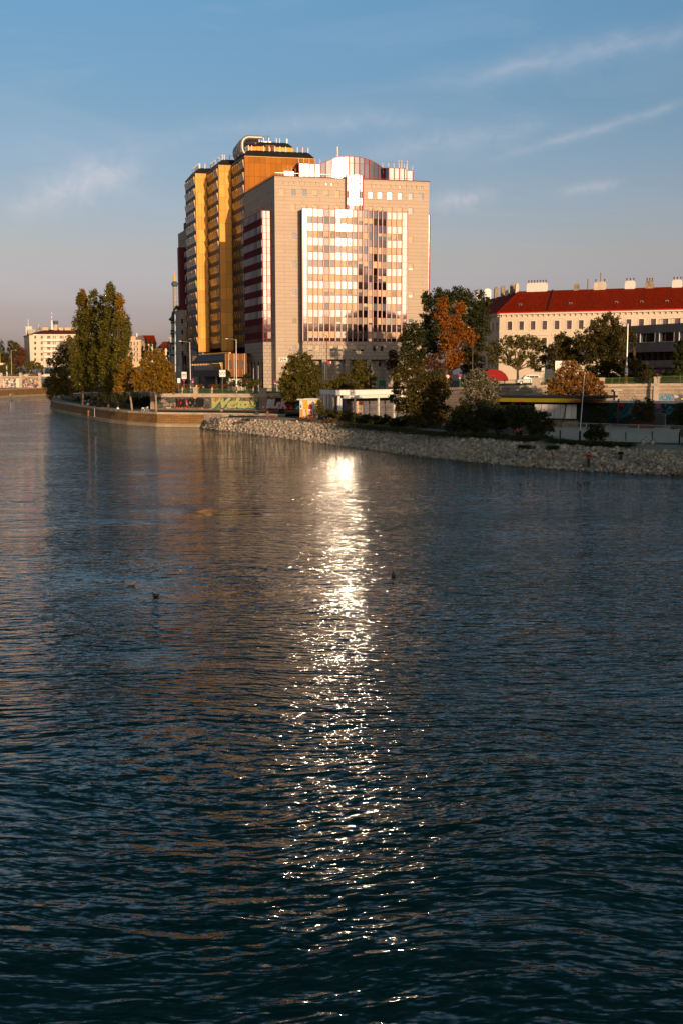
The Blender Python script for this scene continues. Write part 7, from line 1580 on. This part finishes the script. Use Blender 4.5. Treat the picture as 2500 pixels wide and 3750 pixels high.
def duck(label, u, v, rz, male=False, group='ducks on the water', s=1.0, upend=False):
    p = PZ(u, v, 0.0); r = thing('duck', label, 'duck', (p.x, p.y, 0.0), group); r.rotation_euler.z = rz; r.scale = (s*.85,)*3; ORG[r] = Vector((0, 0, 0))
    me = bpy.data.meshes.new('body'); V = [(-.24, 0, .13), (-.12, 0, .07), (.04, 0, .06), (.15, 0, .09), (.19, 0, .19), (.21, 0, .26), (.27, 0, .265)]
    me.from_pydata(V, [(i, i+1) for i in range(6)], []); o = link(bpy.data.objects.new('body', me)); o.parent = r; o.modifiers.new('skin', 'SKIN').use_smooth_shade = True
    for i, q in enumerate(((.02, .02), (.09, .08), (.12, .10), (.08, .07), (.035, .035), (.045, .045), (.02, .012))): me.skin_vertices[0].data[i].radius = q
    me.skin_vertices[0].data[2].use_root = True; o.modifiers.new('sub', 'SUBSURF').levels = 2; o.modifiers['sub'].render_levels = 2; me.materials.append(M['duckpale'] if male else M['duckbrown'])
    if upend: r.rotation_euler = (0, R(65), rz)
    t = MB(); t.tube((.26, 0, .262), (.33, 0, .25), .016, .010, 'yellow', 6); t.build('beak', r); return r
duck('duck with a pale body on the water left of the orange reflection', 480, 2143, R(20), True, s=1.35)
duck('small brown duck just right below the pale duck', 572, 2184, R(170), s=1.0)
duck('dark duck swimming inside the right edge of the sun glitter', 1440, 2112, R(100), s=1.25)
for u, v, l in ((1904, 1775, 'left duck of the brown trio before the shaded rocks'), (1931, 1772, 'right duck of the brown trio before the shaded rocks'), (1936, 1780, 'nearest duck of the brown trio before the shaded rocks')): duck(l, u, v, R(u*13), u == 1936)
for u, v, l in ((2113, 1769, 'left dark duck below the person in red'), (2122, 1778, 'nearest dark duck below the person in red'), (2137, 1771, 'middle dark duck below the person in red'), (2152, 1770, 'right dark duck below the person in red')): duck(l, u, v, R(u*29))

# ------------------------------------------------------------------ trees and shrubs
G1 = 'tall poplars on the promontory'
T_ = make_tree
T_('poplar_tree', 'leftmost tall poplar of the row with orange patches near its top', 'tree', 262, [(300, 1340, 41, 94), (298, 1220, 33, 88), (303, 1140, 23, 78)], (300, .35), 'poplar', .46, 1.15, 3, G1, blobs2=[(289, 1106, 10, 21), (304, 1080, 13, 23), (312, 1095, 10, 17), (320, 1150, 11, 25)], leaf2='poplargold')
T_('poplar_tree', 'slim poplar rising second from the left of the row', 'tree', 258, [(337, 1340, 41, 96), (335, 1220, 32, 96), (343, 1115, 18, 62)], (332, .35), 'poplar', .46, 1.15, 3, G1, blobs2=[(336, 1175, 15, 35)], leaf2='plane')
T_('poplar_tree', 'broad dark poplar in the middle of the row', 'tree', 250, [(370, 1345, 44, 100), (370, 1230, 34, 96), (376, 1135, 21, 50)], (356, .4), 'poplar', .46, 1.15, 3, G1)
T_('poplar_tree', 'tallest poplar with a pointed dark top', 'tree', 244, [(403, 1345, 46, 96), (404, 1220, 39, 99), (406, 1110, 27, 67), (405, 1062, 15, 31)], (395, .4), 'poplar', .46, 1.15, 3, G1)
T_('poplar_tree', 'poplar with a golden right edge next to the tallest one', 'tree', 240, [(438, 1330, 37, 92), (440, 1225, 32, 87)], (427, .35), 'poplar', .46, 1.1, 3, G1, blobs2=[(441, 1135, 20, 56), (436, 1100, 11, 27)], leaf2='plane')
T_('poplar_tree', 'shorter poplar at the right end of the row', 'tree', 246, [(462, 1300, 24, 81), (462, 1205, 22, 54)], (455, .3), 'poplar', .46, 1.1, 3, G1, blobs2=[(455, 1345, 27, 42)], leaf2='plane')
T_('undergrowth', 'dark undergrowth in the shade behind the poplar trunks', 'undergrowth', 285, [(320, 1462, 40, 16), (390, 1460, 44, 18), (460, 1462, 40, 20), (520, 1466, 36, 22), (500, 1470, 34, 22, -32), (535, 1470, 24, 24, -38)], None, 'dark', .5, 1.3, 3, fill=.2)  # leaf mass added to stand in for the deep shade under the trees
T_('bushy_tree', 'loose dark green tree overhanging the tip of the promontory', 'tree', 312, [(255, 1270, 22, 42), (268, 1330, 30, 60), (225, 1300, 28, 40), (205, 1335, 36, 34), (215, 1385, 42, 45), (255, 1400, 40, 55), (190, 1410, 32, 36), (222, 1428, 34, 26), (185, 1440, 14, 28)], (277, .5), 'mid', .5, .8, 3, hole=.3, limbs=7)
T_('plane_tree', 'small orange tinged plane tree left of the thin trunked one', 'tree', 226, [(465, 1360, 30, 45), (440, 1395, 26, 34), (475, 1400, 28, 36), (432, 1425, 20, 22)], (482, .22), 'plane', .42, 1.0, 3, 'plane trees on the quay', 'barkpale')
T_('plane_tree', 'large yellow green plane tree with one thin pale trunk', 'tree', 219, [(562, 1320, 52, 40), (530, 1360, 40, 38), (600, 1345, 46, 45), (560, 1385, 60, 42), (610, 1395, 42, 32), (520, 1410, 36, 28), (500, 1390, 26, 30), (585, 1425, 50, 20), (632, 1420, 24, 22)], (570, .24), 'plane', .40, 1.05, 3, 'plane trees on the quay', 'barkpale', fill=.4)
T_('street_tree', 'round green maple left of the white pavilion', 'tree', 214, [(1100, 1330, 50, 46), (1070, 1370, 50, 44), (1135, 1365, 46, 44), (1095, 1410, 76, 46), (1048, 1410, 36, 36), (1150, 1405, 42, 38), (1080, 1450, 61, 27), (1150, 1445, 52, 25)], (1100, .3), 'mid', .40, 1.15, 2.6, fill=.4)
T_('street_tree', 'lower green tree between the thin brown lamp and the short white lamp', 'tree', 232, [(1320, 1360, 38, 44), (1285, 1395, 52, 38), (1345, 1390, 32, 42), (1240, 1405, 36, 29), (1310, 1425, 63, 21), (1200, 1420, 32, 19)], (1310, .28), 'mid', .42, 1.05, 6.9)
T_('maple_tree', 'small reddish tree at the foot of the mirrored bay', 'tree', 246, [(1440, 1310, 24, 34), (1425, 1335, 16, 22), (1455, 1340, 16, 24)], (1440, .2), 'brown', .42, .9, 7)
T_('broad_tree', 'huge dark green tree behind the orange maple', 'tree', 226, [(1610, 1110, 66, 55), (1590, 1180, 61, 64), (1670, 1105, 66, 57), (1750, 1120, 42, 59), (1755, 1190, 46, 66), (1735, 1260, 51, 64), (1690, 1180, 66, 64), (1600, 1245, 61, 58), (1720, 1330, 51, 47), (1560, 1090, 20, 28)], (1640, .6), 'dark', .46, 1.25, 7.5, fill=.35)
T_('olive_tree', 'dark olive tree touching the right side of the stone building', 'tree', 218, [(1515, 1215, 42, 40), (1490, 1250, 36, 42), (1545, 1260, 48, 55), (1490, 1300, 34, 36), (1530, 1315, 46, 40)], (1530, .35), 'dark', .44, 1.15, 7, fill=.4)
T_('orange_maple', 'tall orange brown maple with bare branches on its left', 'tree', 212, [(1622, 1112, 26, 30), (1612, 1160, 30, 28), (1680, 1130, 26, 32), (1650, 1190, 48, 34), (1690, 1215, 38, 34), (1655, 1240, 50, 30), (1725, 1235, 26, 34), (1640, 1270, 36, 26), (1675, 1310, 38, 32), (1650, 1330, 34, 22)], (1622, .42), 'rust', .42, .95, 7.5, fill=.5, hole=.12, limbs=6)
T_('brown_tree', 'low purplish brown tree left of the orange maple foot', 'tree', 206, [(1595, 1320, 34, 28), (1570, 1335, 28, 22), (1615, 1345, 30, 22)], (1600, .22), 'brown', .40, .95, 7.5)
T_('green_bush', 'dull green bush tree under the dark olive tree', 'bush', 200, [(1490, 1350, 40, 32), (1520, 1345, 42, 36), (1460, 1370, 34, 26), (1510, 1380, 50, 30)], (1500, .2), 'olive', .36, 1.1, 5)
T_('willow_bush', 'wide feathery willow bush with lit tips beside the silver poplar', 'bush', 160, [(1570, 1400, 46, 42), (1600, 1385, 40, 36), (1540, 1425, 50, 40), (1500, 1460, 50, 44), (1610, 1430, 46, 44), (1560, 1470, 76, 52), (1500, 1510, 56, 40), (1600, 1510, 60, 48), (1550, 1540, 80, 34)], None, 'willow', .34, 1.15, 2.5, fill=.45)
T_('young_tree', 'slim yellow green young tree before the end of the white pavilion', 'tree', 172, [(1452, 1390, 16, 26), (1458, 1420, 24, 28), (1446, 1455, 24, 30), (1462, 1480, 24, 30)], (1455, .1), 'mid', .34, .8, 2.6, hole=.15)
T_('silver_poplar', 'silver leaved young poplar glinting before the quay wall', 'tree', 148, [(1745, 1372, 34, 28), (1720, 1400, 34, 36), (1775, 1400, 40, 36), (1800, 1425, 36, 34), (1740, 1440, 46, 34), (1705, 1450, 34, 36), (1790, 1460, 40, 26)], (1750, .18), 'silver', .28, .75, 2.5, hole=.15, fill=.5)
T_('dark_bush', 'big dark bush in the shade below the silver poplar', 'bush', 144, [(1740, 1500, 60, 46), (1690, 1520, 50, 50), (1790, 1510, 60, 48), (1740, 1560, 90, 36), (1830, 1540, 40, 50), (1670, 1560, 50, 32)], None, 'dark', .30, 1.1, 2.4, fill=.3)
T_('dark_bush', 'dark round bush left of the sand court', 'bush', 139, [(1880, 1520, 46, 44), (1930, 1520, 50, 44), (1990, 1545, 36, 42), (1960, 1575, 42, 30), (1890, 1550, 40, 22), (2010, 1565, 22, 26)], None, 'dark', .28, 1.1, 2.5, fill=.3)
T_('round_bush', 'single round dark bush in front of the mesh fence', 'bush', 128, [(2178, 1580, 36, 30), (2160, 1595, 26, 22), (2200, 1592, 26, 24)], None, 'dark', .22, 1.5, 2.5, fill=.3)
T_('edge_tree', 'dark green small tree at the right edge before the murals', 'tree', 141, [(2490, 1500, 38, 34), (2480, 1540, 44, 34), (2520, 1520, 40, 50)], (2500, .15), 'dark', .28, 1.2, 2.5)
T_('edge_bush', 'small dark bush at the right edge beside the thick black post', 'bush', 127, [(2500, 1585, 16, 18), (2515, 1600, 18, 14)], None, 'dark', .22, 1.1, 2.5)
T_('dark_tree', 'dark tree before the concrete building at the right edge', 'tree', 176, [(2500, 1270, 34, 30), (2490, 1310, 34, 36), (2530, 1300, 40, 50), (2485, 1350, 22, 24)], (2510, .3), 'dark', .36, 1.2, 8)
T_('flat_crowned_tree', 'spreading flat-crowned tree with visible branches before the cream house', 'tree', 204, [(1875, 1243, 46, 19), (1930, 1240, 39, 19), (1830, 1262, 39, 19), (1800, 1285, 37, 19), (1905, 1265, 46, 18), (1965, 1262, 37, 25), (1850, 1292, 46, 16), (1985, 1295, 34, 32), (1925, 1300, 39, 16), (1815, 1320, 37, 16), (1880, 1325, 41, 15), (1970, 1335, 41, 28)], (1893, .26), 'mid', .34, .8, 8.8, hole=.25, fill=.5, limbs=5)
T_('big_tree', 'large dark tree with lit top before the concrete building', 'tree', 197, [(2228, 1185, 45, 40), (2250, 1230, 47, 49), (2185, 1215, 47, 49), (2130, 1250, 42, 43), (2210, 1270, 64, 49), (2260, 1290, 52, 49), (2180, 1320, 71, 56), (2250, 1350, 71, 49), (2220, 1390, 94, 27)], (2215, .45), 'olive', .40, 1.15, 8.8, fill=.4)
T_('side_tree', 'lower dark tree left of the large one, above the billboard', 'tree', 201, [(2060, 1245, 40, 34), (2040, 1285, 42, 40), (2090, 1270, 47, 40), (2075, 1315, 57, 38), (2030, 1330, 35, 34)], (2070, .3), 'olive', .40, 1.1, 8.8, fill=.4)
T_('side_tree', 'thin brownish tree right of the lamp mast', 'tree', 190, [(2305, 1225, 18, 24), (2320, 1250, 16, 22), (2310, 1330, 34, 22), (2350, 1350, 44, 22), (2370, 1375, 50, 20), (2320, 1385, 50, 18)], (2330, .2), 'olive', .36, .95, 9)
T_('street_bush', 'dark bushes growing before the concrete building left of the round red sign', 'bush', 192, [(2340, 1368, 30, 20), (2380, 1372, 30, 18), (2430, 1372, 34, 18)], None, 'dark', .32, 1.2, 9)
T_('street_bush', 'dark bushes at the right edge behind the green railing', 'bush', 188, [(2480, 1372, 30, 20), (2530, 1370, 34, 24)], None, 'dark', .32, 1.2, 9)
T_('amber_tree', 'glowing amber tree rising behind the yellow fascia', 'tree', 173, [(2085, 1345, 34, 28), (2060, 1375, 34, 30), (2110, 1375, 40, 32), (2030, 1405, 36, 28), (2145, 1395, 44, 34), (2080, 1415, 60, 30), (2185, 1420, 34, 32), (2130, 1435, 60, 24), (2035, 1435, 40, 20), (2205, 1450, 20, 22)], (2100, .25), 'amber', .32, 1.05, 2.6, fill=.45)
T_('bamboo', 'bamboo clump in the rusty planter before the mural', 'bamboo', 159, [(2330, 1495, 20, 34), (2370, 1492, 24, 38), (2350, 1520, 40, 28), (2385, 1515, 14, 32)], None, 'olive', .28, 1.0, 3.3, fill=.4)
T_('climbing_shrub', 'dark shrub against the dark corner beside the yellow fascia', 'shrub', 160, [(2190, 1495, 26, 30), (2210, 1520, 24, 30), (2180, 1530, 24, 24)], None, 'dark', .28, 1.0, 2.6)
G2 = 'clipped bushes before the stone columns'
T_('clipped_bush', 'round clipped bush before the stone columns', 'bush', 262, [(905, 1382, 18, 14), (905, 1396, 24, 18)], None, 'dark', .3, 1.5, 6.6, G2, fill=.3)
T_('clipped_bush', 'low wide clipped bush right behind the no stopping sign', 'bush', 256, [(895, 1402, 30, 16), (935, 1402, 26, 16), (860, 1404, 22, 13)], None, 'mid', .3, 1.5, 6.6, G2, fill=.3)
T_('clipped_bush', 'tall dark conical bush left of the white flagpole', 'bush', 262, [(826, 1380, 16, 26), (835, 1370, 14, 18)], None, 'dark', .3, 1.5, 6.6, G2, fill=.3)
for u0, u1, lab in ((645, 745, 'low hedge before the entrance below the left lamp'), (765, 850, 'low hedge between the two lamps')):
    T_('hedge', lab, 'hedge', 250, [(u, 1412, 12, 6) for u in range(u0+8, u1, 16)], None, 'dry', .28, 1.6, 6.6, 'low hedges along the pavement', fill=.2)
G3 = 'ivy covered bushes below the white pavilion'
T_('ivy_bush', 'bright ivy bush at the right side of the painted kiosk', 'bush', 190, [(1168, 1480, 8, 18), (1172, 1500, 14, 24)], None, 'mid', .28, 1.2, 2.6, G3)
for (u, v, ru, rv, D, lab) in ((1205, 1512, 34, 16, 184, 'ivy hedge left end under the grey pavilion side'), (1262, 1520, 40, 20, 180, 'ivy hedge under the pavilion corner'), (1325, 1532, 44, 24, 175, 'thick dark hedge before the middle pavilion column'), (1395, 1542, 46, 26, 170, 'thick dark hedge before the right pavilion column'), (1455, 1550, 44, 28, 165, 'dark hedge end beside the willow bush')):
    T_('ivy_hedge', lab, 'hedge', D, [(u, v, ru, rv), (u-ru*.4, v+4, ru*.6, rv*.9), (u+ru*.4, v+6, ru*.6, rv*.9)], None, 'dark' if u > 1300 else 'olive', .30, 1.25, 2.5, G3, fill=.3)
for (u, v, ru, rv, D, lab) in ((1105, 1536, 26, 9, 188, 'dry brown scrub left below the painted kiosk'), (1150, 1540, 28, 11, 184, 'dry brown scrub right below the painted kiosk'), (1205, 1544, 34, 13, 178, 'reddish dry scrub below the ivy hedge'), (1250, 1556, 30, 12, 174, 'low dry scrub at the gravel path')):
    T_('dry_scrub', lab, 'scrub', D, [(u, v, ru, rv)], None, 'dry', .26, 1.1, 2.4, 'dry scrub below the kiosk', fill=.2)
T_('roof_shrub', 'dark shrub growing on the stone shoulder beside the far tower', 'shrub', 336, [(648, 1128, 9, 9), (657, 1130, 9, 8), (640, 1135, 5, 5)], None, 'dark', .4, 1.2, PD(650, 1138, 336).z)
G4 = 'small dark poplars far behind the yellow tree'
for u, v, ru, rv, D, lab in ((538, 1262, 7, 30, 520, 'first small dark far poplar from the left'), (552, 1270, 7, 26, 520, 'second small dark far poplar'), (568, 1272, 7, 24, 520, 'third small dark far poplar, narrow at the top'), (524, 1288, 6, 22, 520, 'short far poplar before the cream house'), (597, 1275, 8, 22, 520, 'reddish far tree before the small red house'), (622, 1275, 10, 26, 500, 'broad dark far poplar beside the old green house')):
    T_('far_poplar', lab, 'tree', D, [(u, v, ru, rv), (u, v+30, ru*1.1, 25)], None, 'dark' if u != 597 else 'brown', .8, 1.0, 6.6, G4)
G5 = 'trees on the far left bank'
for args in (('tall thin dark tree at the left edge', [(8, 1290, 10, 50), (18, 1320, 14, 30)], 'dark', 560), ('rounded dark tree behind the far lamp', [(45, 1275, 22, 30), (60, 1285, 20, 30), (40, 1320, 30, 30)], 'olive', 558), ('dark reddish tree left of the pale block', [(75, 1310, 26, 30), (85, 1300, 14, 30), (60, 1330, 30, 22)], 'brown', 556), ('small green street tree under the far lamp', [(37, 1345, 24, 20)], 'mid', 534), ('small green street tree before the pale block', [(108, 1340, 20, 18), (122, 1335, 16, 18)], 'mid', 540), ('second small green street tree before the pale block', [(138, 1340, 14, 14), (150, 1346, 12, 12)], 'mid', 534), ('low tree crown at the far left edge', [(4, 1350, 14, 14)], 'olive', 531)):
    T_('bank_tree', args[0], 'tree', args[3], args[1], (args[1][0][0], .3), args[2], .8, 1.0, 9.6, G5)
# far trees closing the horizon between the buildings
def far_wood():
    rng = np.random.default_rng(9); P = []
    for _ in range(14000):
        x = rng.uniform(-260, 60); P.append((x, 740+rng.uniform(0, 40), 8+rng.uniform(0, 1)**.6*(8+5*math.sin(x*.09)+3*math.sin(x*.31))))
    P = np.array(P); n = len(P); a = rng.normal(size=(n, 3)); a /= np.linalg.norm(a, axis=1)[:, None]; b = np.cross(a, rng.normal(size=(n, 3))); b /= np.linalg.norm(b, axis=1)[:, None]
    Q = np.stack([P-a*.7, P+b*.5, P+a*.7, P-b*.5], 1); me = bpy.data.meshes.new('far_wood'); me.vertices.add(n*4); me.vertices.foreach_set('co', Q.ravel()); me.loops.add(n*4); me.loops.foreach_set('vertex_index', np.arange(n*4)); me.polygons.add(n)
    me.polygons.foreach_set('loop_start', np.arange(n)*4); me.polygons.foreach_set('loop_total', np.full(n, 4)); me.update(); me.materials.append(LF['dark']); o = link(bpy.data.objects.new('far_wood', me)); tag(o, 'distant band of dark trees behind the canal bend', 'wood', None, 'stuff')
far_wood()
def verge():
    rng = np.random.default_rng(4); P = []
    def strip(pts, w, n, h):
        for _ in range(n):
            i = rng.integers(0, len(pts)-1); p = pts[i].lerp(pts[i+1], rng.uniform()); P.append((p.x+rng.normal()*w, p.y+rng.normal()*w, p.z+rng.uniform(0, h)))
    strip([PZ(2010, 1618, 2.55), PZ(2120, 1627, 2.5), PZ(2200, 1630, 2.5), PZ(2300, 1634, 2.5)], .55, 5200, .4); strip([PZ(1880, 1612, 2.5), PZ(1960, 1612, 2.5)], .6, 2000, .5); strip([PZ(1920, 1598, 2.5), PZ(2000, 1610, 2.5)], .8, 1500, .4)
    strip([PZ(1500, 1588, 2.45), PZ(1680, 1598, 2.45), PZ(1860, 1606, 2.5)], .8, 4200, .5); strip([PZ(2012, 1646, 2.2), PZ(2030, 1645, 2.2)], .3, 500, .4); strip([PZ(1910, 1642, 2.2), PZ(1935, 1642, 2.2)], .35, 500, .35)
    strip([PZ(900, 1541, 2.2), PZ(905, 1541, 2.2)], .5, 200, .4); strip([PZ(1260, 1562, 2.3), PZ(1500, 1582, 2.4)], .9, 4000, .55)
    P = np.array(P); n = len(P); a = rng.normal(size=(n, 3))*np.array([.6, .6, 1]); a /= np.linalg.norm(a, axis=1)[:, None]; b = np.cross(a, rng.normal(size=(n, 3))); b /= np.linalg.norm(b, axis=1)[:, None]
    Q = np.stack([P-a*.16, P+b*.06, P+a*.16, P-b*.06], 1); me = bpy.data.meshes.new('verge'); me.vertices.add(n*4); me.vertices.foreach_set('co', Q.ravel()); me.loops.add(n*4); me.loops.foreach_set('vertex_index', np.arange(n*4)); me.polygons.add(n)
    me.polygons.foreach_set('loop_start', np.arange(n)*4); me.polygons.foreach_set('loop_total', np.full(n, 4)); me.update(); me.materials.append(LF['dark']); o = link(bpy.data.objects.new('weeds', me)); tag(o, 'dark weeds and grass along the gravel path', 'weeds', None, 'stuff')
verge()

# ------------------------------------------------------------------ town behind the viewer: it shades the right bank and shows in the mirrored bay
def behind():
    m = brick_mat('town_render', (.30, .25, .20), (.05, .05, .06), 3.2, 3.1, .9, .1, streak=False)
    def blk(lab, x0, x1, y0, y1, z, rf=4.0, setb=0):
        r = thing('town_house', lab, 'house', ((x0+x1)/2, (y0+y1)/2, 6)); t = MB(); t.prism([Vector((x0, y0)), Vector((x1, y0)), Vector((x1, y1)), Vector((x0, y1))], 4, z-rf, m, 'roofgrey'); t.build('wall', r)
        t = MB(); a, b = min(3, (x1-x0)/4), (y1-y0)/2; t.add([(x0-.4, y0-.4, z-rf), (x1+.4, y0-.4, z-rf), (x1+.4, y1+.4, z-rf), (x0-.4, y1+.4, z-rf), (x0+a, y0+b, z), (x1-a, y0+b, z)], [(0, 1, 5, 4), (1, 2, 5), (2, 3, 4, 5), (3, 0, 4)], 'rooftile2'); rf_ = t.build('roof', r)
        rr = random.Random(int(x0)); 
        for k in range(4): t = MB(); c = x0+(x1-x0)*(k+.6)/4.4; t.box((c, y0+b, z+.4), (rr.uniform(1.5, 4), 1.2, 2.4), 'chimney'); t.build('chimney', rf_)
    blk('riverside house on the right bank behind the viewer', 87, 118, -46, -22, 37.8, 3.0); blk('long riverside house on the right bank behind the viewer', 118, 190, -40, -12, 41.5, 3.0)
    blk('corner house far behind the viewer', 20, 66, -150, -120, 40); blk('town house row behind the viewer', 66, 120, -150, -118, 47); blk('town house row left behind the viewer', -60, 18, -170, -130, 36); blk('town house block left behind the viewer', -150, -62, -160, -120, 42)
    blk('high block right behind the viewer', 205, 240, -60, -20, 78, 1.5); blk('tower block right behind the viewer', 262, 300, 20, 60, 84, 1.5); blk('stepped block right behind the viewer', 238, 262, -40, -4, 66, 1.5); blk('broad block right behind the viewer', 300, 360, 60, 110, 70, 2)
behind()
